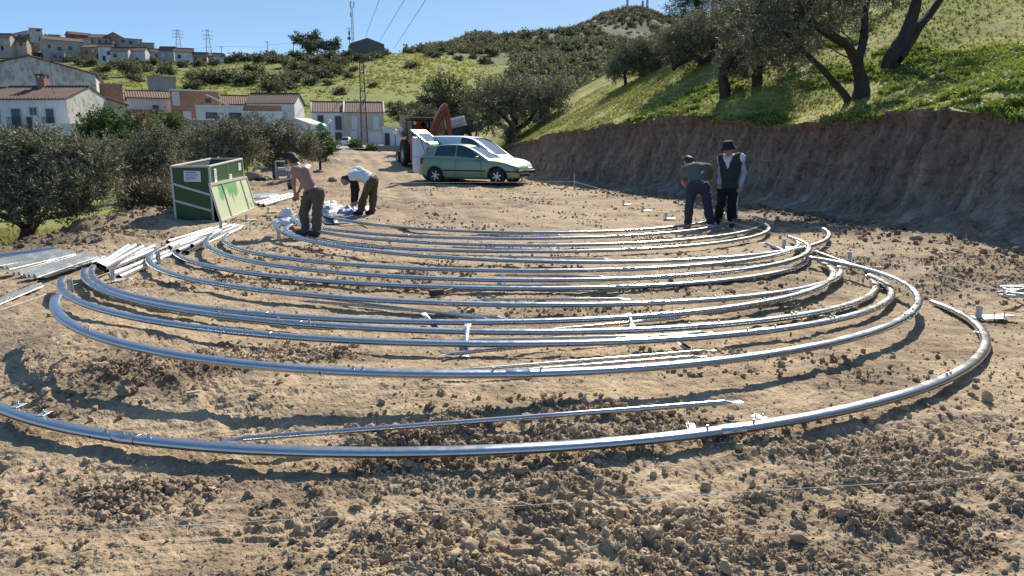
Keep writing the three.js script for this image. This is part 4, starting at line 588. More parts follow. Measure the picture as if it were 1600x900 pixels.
  for (let i = 0; i < 60000 && k < n; i++) { const D = rr(130, 660), a = rr(-0.14, 0.32); if (D < 275 && a < 0.0) continue; const x = a * D, z = -D, d = fbm(x * 0.025 + 9, z * 0.025, 3); if (a < 0.0 && D < 345 + 300 * (a + 0.04)) continue; if (rnd() > 0.45 + 0.9 * d) continue; q.setFromAxisAngle(V(0, 1, 0), rr(0, 6.3)); const s = rr(1.1, 3.0); M.compose(V(x, terrainY(x, z) - 0.3, z), q, V(s, s * rr(0.6, 1), s)); im.setMatrixAt(k, M); const f = rr(0.7, 1.25); im.setColorAt(k, c.setRGB(f, f, f)); k++; }
  im.count = k; im.name = 'hill_scrub'; im.castShadow = im.receiveShadow = true; scene.add(tag(im, 'dense dark scrub covering the far right hill', 'scrub', null, 'stuff'));
}
// ---------- grass: tufts on the hillside, the bank edge and under the left olives ----------
function tuftGeo(blades, h, w, tones, s, lean = 0.5) {
  reseed(s); const P = [], C = [];
  for (let i = 0; i < blades; i++) { const a = rr(0, 6.28), b = V(rr(-1, 1) * w * 3, 0, rr(-1, 1) * w * 3), H = h * rr(0.5, 1.2), l = rr(0.1, lean), dx = Math.cos(a), dz = Math.sin(a), m = b.clone().add(V(dx * l * H * 0.35, H * 0.6, dz * l * H * 0.35)), t = b.clone().add(V(dx * l * H, H * rr(0.8, 1), dz * l * H)), sx = -dz * w, sz = dx * w;
    P.push(b.x - sx, b.y, b.z - sz, b.x + sx, b.y, b.z + sz, m.x + sx * 0.8, m.y, m.z + sz * 0.8, b.x - sx, b.y, b.z - sz, m.x + sx * 0.8, m.y, m.z + sz * 0.8, m.x - sx * 0.8, m.y, m.z - sz * 0.8, m.x - sx * 0.8, m.y, m.z - sz * 0.8, m.x + sx * 0.8, m.y, m.z + sz * 0.8, t.x, t.y, t.z);
    const c = tones[Math.floor(rnd() * tones.length)], f = rr(0.8, 1.2); for (let k = 0; k < 9; k++) C.push(c[0] * f, c[1] * f, c[2] * f); }
  const g = new THREE.BufferGeometry(); g.setAttribute('position', new THREE.Float32BufferAttribute(P, 3)); g.setAttribute('color', new THREE.Float32BufferAttribute(C, 3)); g.computeVertexNormals(); return g;
}
const GRASS = [[0.30, 0.34, 0.05], [0.35, 0.37, 0.065], [0.40, 0.37, 0.11], [0.23, 0.28, 0.04]], WEED = [[0.21, 0.30, 0.04], [0.28, 0.35, 0.05], [0.15, 0.22, 0.03]];
const grassMat = leafMat({ transmission: 0.45 });
{
  const scatter = (name, geo, label, list) => { const im = new THREE.InstancedMesh(geo, grassMat, list.length), M = new THREE.Matrix4(), q = new THREE.Quaternion(), c = new THREE.Color(); list.forEach(([p, s, f], i) => { q.setFromAxisAngle(V(0, 1, 0), rr(0, 6.3)); M.compose(p, q, V(s, s * rr(0.7, 1.2), s)); im.setMatrixAt(i, M); im.setColorAt(i, c.setRGB(f, f * rr(0.9, 1.05), f * rr(0.8, 1.1))); }); im.name = name; im.castShadow = im.receiveShadow = true; scene.add(tag(im, label, 'grass', null, 'stuff')); };
  reseed(41); const short = [], weeds = [], left = [];
  for (let i = 0; i < 130000 && short.length < 52000; i++) { const f = rr(0.28, 0.93), e = 34 * Math.pow(rnd(), 1.7), p = hillPoint(f, e), D = -p.z; if (D < 5) continue; const dry = sstep(0.42, 0.75, 0.5 + 0.5 * fbm(p.x * 0.5, p.z * 0.5, 4)); if (rnd() < dry * 0.55) continue; short.push([p.add(V(0, -0.02, 0)), (0.6 + D * 0.016) * rr(0.6, 1.2) * (1 - 0.35 * dry), rr(0.75, 1.2) + 0.3 * dry]); }
  for (let i = 0; i < 40000 && weeds.length < 6000; i++) { const f = rr(0.34, 0.7), e = 7 * Math.pow(rnd(), 1.3), p = hillPoint(f, e), u = 800 + FPX * p.x / -p.z; const k = fbm(p.x * 0.7 + 4, p.z * 0.7, 3) + (u > 1360 && e > 1.0 && e < 4.5 ? 0.35 : 0) + (e < 0.8 ? 0.1 : 0); if (k < 0.18) continue; weeds.push([p.add(V(0, -0.03, 0)), rr(0.6, 1.3), rr(0.75, 1.25)]); }
  for (let i = 0; i < 30000 && left.length < 9000; i++) { const D = rr(9.5, 26), x = edgeX(-D) - rr(0.3, 9), z = -D; if (fbm(x * 0.8, z * 0.8, 2) < -0.25) continue; left.push([V(x, terrainY(x, z) - 0.02, z), rr(0.7, 1.4), rr(0.75, 1.25)]); }
  const far = []; for (let i = 0; i < 40000 && far.length < 6000; i++) { const D = rr(118, 330), a = rr(-0.62, 0.02), x = a * D, z = -D, n = fbm(x * 0.05, z * 0.05, 3); if (n + rr(-0.5, 0.5) < 0.15) continue; far.push([V(x, terrainY(x, z) - 0.05, z), rr(2, 4.5), rr(0.8, 1.2)]); }
  scatter('hill_tufts', tuftGeo(10, 0.16, 0.03, GRASS, 45, 1.2), 'coarse grass tussocks over the green hill', far);
  scatter('short_grass', tuftGeo(9, 0.10, 0.009, GRASS, 42, 0.8), 'short sunlit grass over the hillside', short);
  scatter('leafy_weeds', tuftGeo(14, 0.15, 0.026, WEED, 43, 1.3), 'leafy green weeds along the bank edge', weeds);
  scatter('meadow_grass', tuftGeo(11, 0.24, 0.011, GRASS, 44, 0.7), 'bright grass under the left olives', left);
}
// ---------- buildings ----------
const wallTex = noiseTex(256, (x, y) => { const a = tileNoise(x, y, 5, 6, 0.6), b = tileNoise(x, y * 0.4, 20, 3), s = clamp(0.88 + 0.16 * a + 0.08 * b); return [s, s, s * 0.99]; });
const mouldTex = noiseTex(256, (x, y) => { const a = tileNoise(x, y * 0.5, 8, 6, 0.62), b = tileNoise(x, y, 16, 4, 0.6), k = clamp(0.75 * sstep(-0.35, 0.55, a + 0.5 * b)); return [lerp(0.98, 0.42, k), lerp(0.97, 0.40, k), lerp(0.95, 0.38, k)]; });
const brickTex = noiseTex(256, (x, y) => { const r = Math.floor(y * 32), f = (x * 14 + (r % 2) * 0.5), j = (y * 32) % 1 < 0.12 || f % 1 < 0.05, n = hash2(Math.floor(f), r), a = tileNoise(x, y, 6, 4); return j ? [0.62, 0.55, 0.48] : [clamp(0.62 + 0.26 * n + 0.1 * a), clamp(0.34 + 0.16 * n + 0.06 * a), clamp(0.24 + 0.12 * n + 0.05 * a)]; });
const tileTex = noiseTex(256, (x, y) => { const n = hash2(Math.floor(x * 24), Math.floor(y * 20)), a = tileNoise(x, y, 4, 5, 0.6), s = clamp(0.72 + 0.22 * n + 0.2 * a); return [s, s, s]; });
const plaster = (r, g, b, t = wallTex) => mat(r, g, b, 0.92, 0, { map: t });
const M_WHITE = plaster(0.72, 0.73, 0.74), M_CREAM = plaster(0.52, 0.44, 0.36), M_TAN = plaster(0.42, 0.33, 0.25), M_MOULD = plaster(0.56, 0.55, 0.53, mouldTex), M_GREY = plaster(0.33, 0.32, 0.31), M_BRICK = mat(0.48, 0.43, 0.40, 0.95, 0, { map: brickTex }), M_RED = plaster(0.30, 0.12, 0.08), M_CONC = plaster(0.36, 0.34, 0.31), M_ORANGE = plaster(0.48, 0.28, 0.15);
const M_TILE = mat(0.20, 0.125, 0.088, 0.9, 0, { map: tileTex }), M_TILE2 = mat(0.155, 0.105, 0.08, 0.9, 0, { map: tileTex }), M_GLASS = mat(0.03, 0.035, 0.04, 0.15, 0), M_SHUT = mat(0.55, 0.55, 0.54, 0.7), M_SHUTG = mat(0.40, 0.42, 0.42, 0.6), M_DARK = mat(0.05, 0.045, 0.04, 0.7), M_IRON = mat(0.08, 0.08, 0.085, 0.6, 0.5), M_ROOFW = mat(0.68, 0.66, 0.62, 0.6);
const uvm = (g, s = 0.3) => { const p = g.attributes.position, n = g.attributes.normal, u = new Float32Array(p.count * 2); for (let i = 0; i < p.count; i++) { const x = p.getX(i), y = p.getY(i), z = p.getZ(i), ax = Math.abs(n.getX(i)), ay = Math.abs(n.getY(i)); u.set(ay > 0.7 ? [x * s, z * s] : ax > 0.7 ? [z * s, y * s] : [x * s, y * s], i * 2); } g.setAttribute('uv', new THREE.BufferAttribute(u, 2)); return g; };
// a prism: profile of [a, b] points, run out along the third axis
function prism(profile, along, axis) { const s = new THREE.Shape(profile.map(([a, b]) => new THREE.Vector2(a, b))), g = new THREE.ExtrudeGeometry(s, { depth: along, bevelEnabled: false }); g.translate(0, 0, -along / 2); if (axis === 'x') g.rotateY(Math.PI / 2); return uvm(g.index ? g.toNonIndexed() : g); }
// a slope of channel tiles from eave to ridge
function tileSlope(w, run, rise, thick = 0.12, pitch = 0.32) {
  const n = Math.max(4, Math.round(w / pitch)), P = [], I = [], U = []; const L = Math.hypot(run, rise);
  for (let i = 0; i <= n * 4; i++) for (let j = 0; j < 2; j++) { const x = -w / 2 + w * i / (n * 4), h = 0.055 * Math.sin(2 * Math.PI * i / 4 + 0.4) + thick; P.push(x, j * rise + h * run / L, -j * run - -h * 0); U.push(x * 0.25, j * L * 0.25); }
  for (let i = 0; i < n * 4; i++) { const a = i * 2; I.push(a, a + 2, a + 1, a + 1, a + 2, a + 3); }
  const g = new THREE.BufferGeometry(); g.setAttribute('position', new THREE.Float32BufferAttribute(P, 3)); g.setAttribute('uv', new THREE.Float32BufferAttribute(U, 2)); g.setIndex(I); g.computeVertexNormals();
  const s = new THREE.BufferGeometry(), h = w / 2; // the slab below the tiles
  return merge(g, uvm(prism([[0, 0], [run, rise], [run, rise + thick * 0.7], [0, thick * 0.7]], w, 'z').rotateY(Math.PI / 2)));
}
// local axes: x along the front, y up from the base, z towards whoever faces the front; openings: [x, y, w, h, kind, face]
function openings(t, list, W, Dp) {
  for (const [x, y, w, h, kind = 'window', face = 'front'] of list) {
    const g = new THREE.Group(); const o = mesh(kind === 'door' || kind === 'garage_door' ? kind : 'window', uvm(merge(box(w + 0.16, 0.08, 0.1, 0, h / 2 + 0.04, 0), box(w + 0.16, 0.08, 0.1, 0, -h / 2 - 0.04, 0), box(0.08, h, 0.1, -w / 2 - 0.04, 0, 0), box(0.08, h, 0.1, w / 2 + 0.04, 0, 0))), kind === 'brown' ? M_DARK : M_SHUTG, t);
    if (face === 'front') o.position.set(x, y + h / 2, 0.03); else if (face === 'right') { o.position.set(W / 2 + 0.03, y + h / 2, -Dp / 2 + x); o.rotation.y = Math.PI / 2; } else { o.position.set(-W / 2 - 0.03, y + h / 2, -Dp / 2 + x); o.rotation.y = -Math.PI / 2; }
    const shut = kind === 'shutter' || kind === 'garage_door';
    mesh(shut ? 'shutter' : 'pane', shut ? merge(box(w, h, 0.03, 0, 0, -0.005), Array.from({ length: Math.max(3, Math.round(h / 0.22)) }, (_, i) => box(w, 0.03, 0.02, 0, -h / 2 + (i + 0.5) * h / Math.max(3, Math.round(h / 0.22)), 0.018))) : box(w, h, 0.02, 0, 0, 0.0), shut ? M_SHUT : kind === 'door' ? M_DARK : M_GLASS, o);
    if (kind === 'grille') mesh('grille', merge(Array.from({ length: 7 }, (_, i) => box(0.04, h + 0.2, 0.04, -w / 2 + w * i / 6, 0, 0.18)), box(w + 0.1, 0.05, 0.05, 0, h / 2, 0.18), box(w + 0.1, 0.05, 0.05, 0, -h / 2, 0.18), box(w + 0.1, 0.05, 0.05, 0, 0, 0.18)), M_IRON, o);
    if (kind === 'balcony') mesh('railing', merge(Array.from({ length: 9 }, (_, i) => box(0.035, 0.9, 0.035, -w * 0.75 + w * 1.5 * i / 8, -h / 2 + 0.4, 0.42)), box(w * 1.55, 0.05, 0.05, 0, -h / 2 + 0.88, 0.42), box(w * 1.55, 0.08, 0.5, 0, -h / 2 - 0.08, 0.22)), M_IRON, o);
    if (kind === 'window') mesh('glazing_bar', box(0.05, h, 0.03, 0, 0, 0.012), M_SHUTG, o);
  }
}
function building(name, label, group, { u, v, D, turn = 0, W, Dp, h, rise = 0, ridge = 'x', wall = M_WHITE, side, roof = M_TILE, over = 0.25, open = [], parapet }) {
  const p = at(u, v, D), face = Math.atan2(-p.x, D), t = thing(name, label, name.includes('shed') ? 'shed' : 'house', p, face + turn, group), deep = 4;   // walls run on down into the ground
  if (rise && ridge === 'x') mesh('wall', prism([[0, -deep], [Dp, -deep], [Dp, h], [Dp / 2, h + rise], [0, h]], W, 'x').translate(0, 0, 0), wall, t);
  else if (rise) mesh('wall', prism([[-W / 2, -deep], [W / 2, -deep], [W / 2, h], [0, h + rise], [-W / 2, h]], Dp, 'z').translate(0, 0, -Dp / 2), wall, t);
  else mesh('wall', uvm(box(W, h + deep, Dp, 0, (h - deep) / 2, -Dp / 2)), wall, t);
  if (rise && ridge === 'x') { const f = tileSlope(W + over * 2, Dp / 2 + over, rise * (Dp / 2 + over) / (Dp / 2)), dy = h - rise * over / (Dp / 2) + 0.02; mesh('roof', merge(f.clone().translate(0, dy, over), f.clone().rotateY(Math.PI).translate(0, dy, -Dp - over), box(W + over * 2, 0.16, 0.3, 0, h + rise + 0.14, -Dp / 2)), roof, t); }
  else if (rise) { const f = tileSlope(Dp + over * 2, W / 2 + over, rise * (W / 2 + over) / (W / 2)), dy = h - rise * over / (W / 2) + 0.02; mesh('roof', merge(f.clone().rotateY(Math.PI / 2).translate(W / 2 + over, dy, -Dp / 2), f.clone().rotateY(-Math.PI / 2).translate(-W / 2 - over, dy, -Dp / 2), box(0.3, 0.16, Dp + over * 2, 0, h + rise + 0.14, -Dp / 2)), roof, t); }
  else { mesh('roof', merge(box(W + 0.24, 0.16, Dp + 0.24, 0, h + 0.08, -Dp / 2)), roof, t); if (parapet) mesh('parapet', merge(box(W, 0.5, 0.18, 0, h + 0.4, -0.1), box(0.18, 0.5, Dp, -W / 2 + 0.1, h + 0.4, -Dp / 2), box(0.18, 0.5, Dp, W / 2 - 0.1, h + 0.4, -Dp / 2)), wall, t); }
  if (side) mesh('side_wall', uvm(merge(prism([[0, -deep], [Dp, -deep], [Dp, h], [Dp / 2, h + rise], [0, h]], 0.06, 'x').translate(W / 2 + 0.032, 0, 0))), side, t);
  openings(t, open, W, Dp); return t;
}
// fix: x-ridge prisms are drawn with depth running away from the front
{
  const G = 'houses below the hill';
  // the two near-left houses
  const a = building('gabled_house', 'tall house with weathered white gable and small window, far left', G, { u: 62, v: 226, D: 84, turn: -0.12, W: 12.6, Dp: 12, h: 7.9, rise: 1.75, ridge: 'z', wall: M_MOULD, roof: M_TILE, open: [[5.1, 4.6, 0.9, 0.9, 'window']] });
  mesh('red_upper_storey', uvm(box(5.5, 1.5, 0.5, -6.0, 7.45, 0.26)), M_RED, a); openings(a, [[-5.2, 6.95, 0.6, 0.9, 'shutter'], [-7.2, 6.95, 0.8, 0.9, 'shutter']].map((o) => o), 12.6, 12);
  for (const c of a.children) if (c.name === 'window' && c.position.x < -5 + 0.2) c.position.z = 0.55;
  const b = building('white_house', 'white house with brown tiled roof, chimney and mouldy grey gable, far left', G, { u: 44, v: 201, D: 66, turn: -0.62, W: 7.4, Dp: 7.2, h: 2.5, rise: 1.25, ridge: 'x', wall: M_WHITE, side: M_MOULD, roof: M_TILE2, over: 0.12, open: [[-2.7, 0.5, 0.5, 1.1, 'window'], [-0.9, 0.1, 0.8, 1.6, 'balcony'], [2.2, 0.1, 0.7, 1.6, 'balcony'], [0.7, 1.2, 0.6, 0.6, 'window'], [0.25, -0.7, 0.5, 1.7, 'door']] });
  const ch = mesh('chimney', uvm(box(0.75, 1.1, 0.75, -0.6, 4.1, -3.6)), M_BRICK, b); mesh('chimney_cap', merge(box(0.95, 0.1, 0.95, -0.6, 4.95, -3.6), box(0.1, 0.28, 0.1, -0.95, 4.78, -3.3), box(0.1, 0.28, 0.1, -0.25, 4.78, -3.3), box(0.1, 0.28, 0.1, -0.25, 4.78, -3.9), box(0.1, 0.28, 0.1, -0.95, 4.78, -3.9)), M_TILE2, ch);
  mesh('aerial', merge(rod(V(1.9, 2.6, -1.2), V(1.9, 6.0, -1.2), 0.025, 0.02, 5), box(0.9, 0.03, 0.03, 1.9, 5.9, -1.2), box(0.03, 0.03, 0.7, 1.65, 5.9, -1.2), box(0.03, 0.03, 0.7, 2.1, 5.9, -1.2)), M_IRON, b);
  building('white_house', 'low white house cut by the left edge below the red storey', G, { u: -6, v: 201, D: 68, turn: -0.62, W: 4.2, Dp: 6, h: 2.7, rise: 1, ridge: 'x', wall: M_WHITE, roof: M_TILE2, open: [[0.9, 0.0, 0.8, 1.9, 'shutter']] });
  building('white_shed', 'low white outhouse wall below the mouldy gable', G, { u: 112, v: 222, D: 62, turn: 0, W: 4.6, Dp: 3, h: 1.35, wall: M_WHITE, roof: M_ROOFW });
  building('grey_house', 'small pale house with sloping red verge right of the mouldy gable', G, { u: 166, v: 205, D: 72, turn: 0.05, W: 3.8, Dp: 5, h: 2.5, rise: 0.7, ridge: 'z', wall: M_CREAM, open: [[0.5, 0.9, 1.0, 0.9, 'window']] });
  // the row behind
  building('brick_house', 'blank bare brick house right of the weathered gable', G, { u: 169, v: 206, D: 92, W: 4.1, Dp: 6, h: 5.7, wall: M_BRICK, roof: M_CONC });
  building('white_house', 'white house with long brown roof behind the brick house', G, { u: 214, v: 196, D: 118, W: 4.6, Dp: 7, h: 3.9, rise: 1.1, roof: M_TILE, open: [[-0.4, 2.5, 0.8, 0.7, 'brown']] });
  building('concrete_house', 'dark grey windowless block above the white houses', G, { u: 260, v: 205, D: 122, W: 4.1, Dp: 5, h: 8.6, wall: M_GREY, roof: M_CONC });
  building('white_house', 'white house with brown roof and one small dark window', G, { u: 242, v: 206, D: 104, turn: 0.04, W: 6.0, Dp: 6, h: 4.6, rise: 1.0, roof: M_TILE, open: [[0.4, 2.9, 0.6, 0.65, 'brown']] });
  building('brick_house', 'low brick outbuilding in front of the small-windowed white house', G, { u: 228, v: 212, D: 96, W: 4.0, Dp: 3, h: 3.2, wall: M_BRICK, roof: M_CONC });
  const br = building('brick_house', 'two-storey brick house with white roof slab and solar rack', G, { u: 310, v: 208, D: 100, turn: 0.05, W: 5.9, Dp: 6, h: 5.5, wall: M_BRICK, roof: M_ROOFW, open: [[-2.4, 3.6, 0.8, 1.7, 'shutter'], [1.5, 4.1, 0.4, 0.4, 'brown'], [-1.2, 1.6, 0.9, 1.2, 'shutter'], [1.4, 1.6, 0.9, 1.1, 'shutter']] });
  const pv = mesh('floor_band', box(5.98, 0.12, 6.08, 0, 3.25, -3), M_CONC, br);
  const so = thing('solar_rack', 'white slanted solar rack beside the two-storey brick house', 'solar panels', at(345, 168, 98), 0.5); mesh('panel_frame', merge(bar(V(-1.7, 1.6, 0), V(1.7, -0.1, 0), 1.6, 0.07)), M_ROOFW, so); for (let i = 0; i < 3; i++) mesh('solar_panel', bar(V(-1.55 + i * 1.07, 1.58 - i * 0.535, 0), V(-0.6 + i * 1.07, 1.1 - i * 0.535, 0), 1.4, 0.03), mat(0.45, 0.48, 0.52, 0.25, 0.3), so); mesh('support', merge(rod(V(-1.2, -1.5, 0), V(-1.2, 1.3, 0), 0.05), rod(V(0.9, -1.5, 0), V(0.9, 0.3, 0), 0.05)), M_IRON, so);
  building('white_house', 'white flat-roofed house with dark framed window below the solar rack', G, { u: 346, v: 206, D: 94, W: 5.6, Dp: 4, h: 3.1, wall: M_WHITE, roof: M_ROOFW, open: [[-1.0, 1.2, 1.2, 1.1, 'brown'], [1.8, 1.1, 1.3, 1.2, 'brown']] });
  building('white_shed', 'low shed with pale sheet roof among the left trees', G, { u: 328, v: 206, D: 84, W: 4.4, Dp: 3, h: 1.3, wall: M_GREY, roof: M_ROOFW });
  building('brown_house', 'house with two stepped brown roofs right of the solar rack', G, { u: 374, v: 206, D: 116, W: 4.4, Dp: 7, h: 4.2, rise: 1.4, wall: M_TAN, roof: M_TILE });
  building('red_house', 'long dark red house with bright right-hand gable', G, { u: 425, v: 206, D: 112, turn: -0.28, W: 7.0, Dp: 6, h: 4.2, rise: 1.5, wall: M_WHITE, side: M_WHITE, roof: M_TILE2, open: [[1.6, 1.6, 1, 1.5, 'shutter'], [-1.6, 1.4, 1, 1.3, 'shutter']] });
  const ex = building('white_house', 'small white house with brick parapet in front of the red house', G, { u: 412, v: 208, D: 96, W: 4.8, Dp: 4, h: 2.6, wall: M_WHITE, roof: M_ROOFW, open: [[-0.6, 1.0, 0.7, 0.9, 'shutter'], [1.2, 0.3, 1.2, 1.2, 'shutter']] }); mesh('brick_parapet', uvm(box(4.84, 0.8, 4.04, 0, 3.1, -2)), M_BRICK, ex);
  building('white_house', 'low white gabled outbuilding left of the playground', G, { u: 462, v: 216, D: 90, turn: -0.5, W: 4.2, Dp: 3.6, h: 1.6, rise: 0.7, ridge: 'z', wall: M_WHITE, roof: M_ROOFW });
  building('yellow_shed', 'low dark shed with yellow wall beside the white terraced house', G, { u: 482, v: 215, D: 112, W: 4, Dp: 3, h: 2.2, wall: M_ORANGE, roof: M_DARK });
  // the two terraced houses at the end of the track
  const w1 = building('terraced_house', 'white terraced house with brown roof and barred windows', 'terraced houses at the end of the track', { u: 516, v: 226, D: 104, turn: -0.02, W: 4.75, Dp: 8, h: 4.4, rise: 1.55, wall: M_WHITE, roof: M_TILE, over: 0.1, open: [[-1.15, 2.6, 0.75, 1.35, 'grille'], [1.25, 2.1, 0.8, 1.75, 'grille'], [1.2, 0.15, 0.8, 1.5, 'grille'], [-1.3, 0, 0.8, 1.9, 'door']] });
  mesh('verge', merge(bar(V(-2.42, 4.42, 0.1), V(-2.42, 6.05, -4), 0.2, 0.14)), M_WHITE, w1); mesh('cornice', merge(Array.from({ length: 12 }, (_, i) => box(0.22, 0.16, 0.22, -2.15 + i * 0.39, 4.3, 0.1))), M_WHITE, w1); mesh('air_conditioner', rbox(0.5, 0.4, 0.3, 0.03, 1.95, 3.95, 0.16), M_SHUT, w1);
  const w2 = building('terraced_house', 'beige terraced house with brown roof and two white shutters', 'terraced houses at the end of the track', { u: 570.5, v: 226, D: 104, turn: -0.01, W: 5.4, Dp: 8, h: 4.35, rise: 1.55, wall: M_CREAM, roof: M_TILE2, over: 0.1, open: [[-1.35, 2.15, 0.75, 1.75, 'shutter'], [1.6, 2.15, 0.75, 1.75, 'shutter'], [1.4, 0.0, 1.9, 1.75, 'garage_door'], [-1.5, 0, 0.8, 1.9, 'shutter']] });
  mesh('verge', merge(bar(V(-2.78, 4.45, 0.15), V(-2.78, 6.1, -4), 0.18, 0.16), bar(V(2.78, 4.45, 0.15), V(2.78, 6.1, -4), 0.18, 0.16)), M_WHITE, w2);
  building('white_shed', 'low white flat-roofed shed right of the beige terraced house', G, { u: 622, v: 231, D: 78, W: 3.0, Dp: 4, h: 2.0, wall: M_WHITE, roof: M_ROOFW, open: [[0.9, 1.3, 0.5, 0.3, 'brown'], [-1.1, 0.2, 0.5, 1.3, 'door']] });
  building('pale_shed', 'pale grey block half hidden by trees above the white shed', null, { u: 634, v: 200, D: 112, W: 1.8, Dp: 2, h: 1.8, wall: M_CONC, roof: M_CONC });
  building('hilltop_shed', 'dark stone shed with low gable on the hilltop', null, { u: 575, v: 82, D: 266, turn: 0.12, W: 11.6, Dp: 10, h: 2.8, rise: 2.0, ridge: 'z', wall: plaster(0.17, 0.155, 0.14), roof: M_CONC, over: 0.1 });
}
{ // the village along the ridge, from left to right
  const R = [[4, 54, 60, 80, 24, M_CREAM, 'cream house cut by the left edge of the ridge village'], [22, 57, 60, 76, 18, M_WHITE, 'small white house with one dark window, left on the ridge'], [52, 48, 55, 62, 44, M_WHITE, 'long white gabled building highest on the left ridge'], [56, 43, 45, 51, 17, M_MOULD, 'small white tower room above the long gabled building'], [50, 56, 62, 78, 40, M_TAN, 'dark tan house with wide brown roof below the long gabled building'], [34, 60, 66, 80, 16, M_CREAM, 'narrow cream house left of the dark tan house'], [85, 52, 55, 60, 15, M_GREY, 'grey flat building behind the wide cream house'], [103, 60, 66, 92, 52, M_CREAM, 'wide cream house with four dark windows'], [128, 52, 56, 70, 30, M_RED, 'reddish house with hipped brown roof on the skyline'], [134, 60, 61, 72, 16, M_WHITE, 'white front half of the reddish skyline house'], [156, 55, 60, 73, 28, M_TAN, 'tan house between two brick ones on the skyline'], [179, 53, 60, 76, 27, M_BRICK, 'bare brick house with sharp gable on the skyline'], [206, 61, 62, 76, 30, M_CONC, 'grey flat-roofed hall right of the brick gable'], [231, 67, 68, 78, 18, M_GREY, 'dark low block right of the grey hall'], [147, 70, 75, 92, 34, M_ORANGE, 'orange-tan house under the skyline row'], [166, 73, 78, 96, 22, M_WHITE, 'narrow white house right of the orange-tan one'], [188, 73, 79, 98, 26, M_WHITE, 'white house with blue-grey windows mid ridge'], [213, 73, 79, 99, 28, M_WHITE, 'white house with porch mid ridge'], [238, 76, 82, 101, 28, M_WHITE, 'white house with long roof right of the porch house'], [262, 78, 84, 102, 24, M_WHITE, 'white house below the first pylon'], [289, 79, 85, 103, 34, M_WHITE, 'white house with a bright pale roof edge'], [313, 83, 89, 101, 26, M_CREAM, 'brown-roofed house third from the right end of the ridge'], [330, 84, 88, 100, 26, M_TAN, 'tan house second from the right end of the ridge'], [343, 87, 91, 99, 14, M_WHITE, 'small white house at the right end of the ridge'], [92, 83, 84, 98, 22, M_CONC, 'grey garage below the wide cream house'], [118, 78, 80, 94, 14, M_WHITE, 'small white annex right of the grey garage'], [40, 88, 89, 95, 46, M_CONC, 'grey retaining wall house below the left ridge']];
  reseed(8); const tints = [M_WHITE, plaster(0.58, 0.55, 0.50), plaster(0.64, 0.66, 0.70), plaster(0.74, 0.73, 0.70), plaster(0.50, 0.46, 0.40)];
  R.forEach(([u, vr0, ve0, vb, wpx0, wall0, lab], i) => { const dv = wall0 === M_WHITE && i > 14 ? rr(-3.5, 2.5) : 0, vr = vr0 + dv, ve = ve0 + dv, wpx = wpx0 * (i > 14 ? rr(0.7, 1.0) : 1), wall = wall0 === M_WHITE ? tints[i % 5] : wall0, D = 300 + (i > 14 ? rr(-9, 9) : 0) + (vb < 80 ? 18 : 0) + (i % 3) * 2 - (vb > 95 ? 10 : 0), W = wpx * D / FPX, h = (vb - ve) * D / FPX, rise = Math.max(0, (ve - vr) * D / FPX), flat = ve - vr < 3.5; const open = []; const k = wall === M_GREY || lab.includes('wall') ? 0 : Math.max(1, Math.min(4, Math.round(W / 3))); for (let j = 0; j < k; j++) open.push([-W / 2 + W * (j + 0.5) / k + rr(-0.3, 0.3), h * rr(0.4, 0.6), rr(0.7, 1.2), Math.min(1.2, h * 0.3), rnd() < 0.4 ? 'shutter' : 'brown']); if (k && h > 4.5) open.push([rr(-W / 4, W / 4), 0.3, 1.1, 1.7, 'door']);
    building('ridge_house', lab, 'ridge village houses', { u, v: vb, D, turn: rr(-0.45, 0.4) - (lab.includes('gable') ? 0 : 0.1), W, Dp: Math.min(8, W * 0.7), h, rise: flat ? 0 : rise, ridge: /gable/.test(lab) ? 'z' : 'x', wall, roof: flat ? M_CONC : (i % 2 ? M_TILE : M_TILE2), over: 0.3, open }); });
}
// ---------- masts, pylons, wires ----------
function lattice(name, label, u, vb, vt, D, wb, wt, arms, group, m = M_IRON, r = 0.06) {
  const p = at(u, vb, D), H = at(u, vt, D).y - p.y, t = thing(name, label, 'mast', p.add(V(0, -0.5, 0)), 0.3, group), n = Math.max(5, Math.round(H / (wb * 1.4))), c = (k, y) => { const w = lerp(wb, wt, y / H) / 2; return V([-w, w, w, -w][k], y, [-w, -w, w, w][k]); };
  mesh('corner_posts', merge([0, 1, 2, 3].map((k) => rod(c(k, 0), c(k, H + 0.5), r, r, 5))), m, t);
  const b = []; for (let i = 0; i < n; i++) for (let k = 0; k < 4; k++) { const y0 = H * i / n, y1 = H * (i + 1) / n; b.push(rod(c(k, i % 2 ? y1 : y0), c((k + 1) % 4, i % 2 ? y0 : y1), r * 0.6, r * 0.6, 4), rod(c(k, y1), c((k + 1) % 4, y1), r * 0.6, r * 0.6, 4)); } mesh('bracing', merge(b), m, t);
  for (const [f, L] of arms) { const a = mesh('cross_arm', merge(rod(V(-L, H * f, 0), V(L, H * f, 0), r, r, 5), rod(V(-L, H * f, 0), V(0, H * f + L * 0.25, 0), r * 0.6, r * 0.6, 4), rod(V(L, H * f, 0), V(0, H * f + L * 0.25, 0), r * 0.6, r * 0.6, 4)), m, t); mesh('insulators', merge([-L, L].map((x) => new THREE.CylinderGeometry(r * 1.6, r * 1.6, r * 9, 6).translate(x, H * f - r * 5, 0))), M_SHUT, a); }
  return t;
}
lattice('power_pylon', 'left one of two grey pylons standing behind the ridge village', 280, 82, 46, 420, 3.2, 1.0, [[0.98, 2.6], [0.84, 2.6], [0.7, 2.6]], 'pylons behind the ridge village', mat(0.36, 0.37, 0.38, 0.6, 0.3), 0.085);
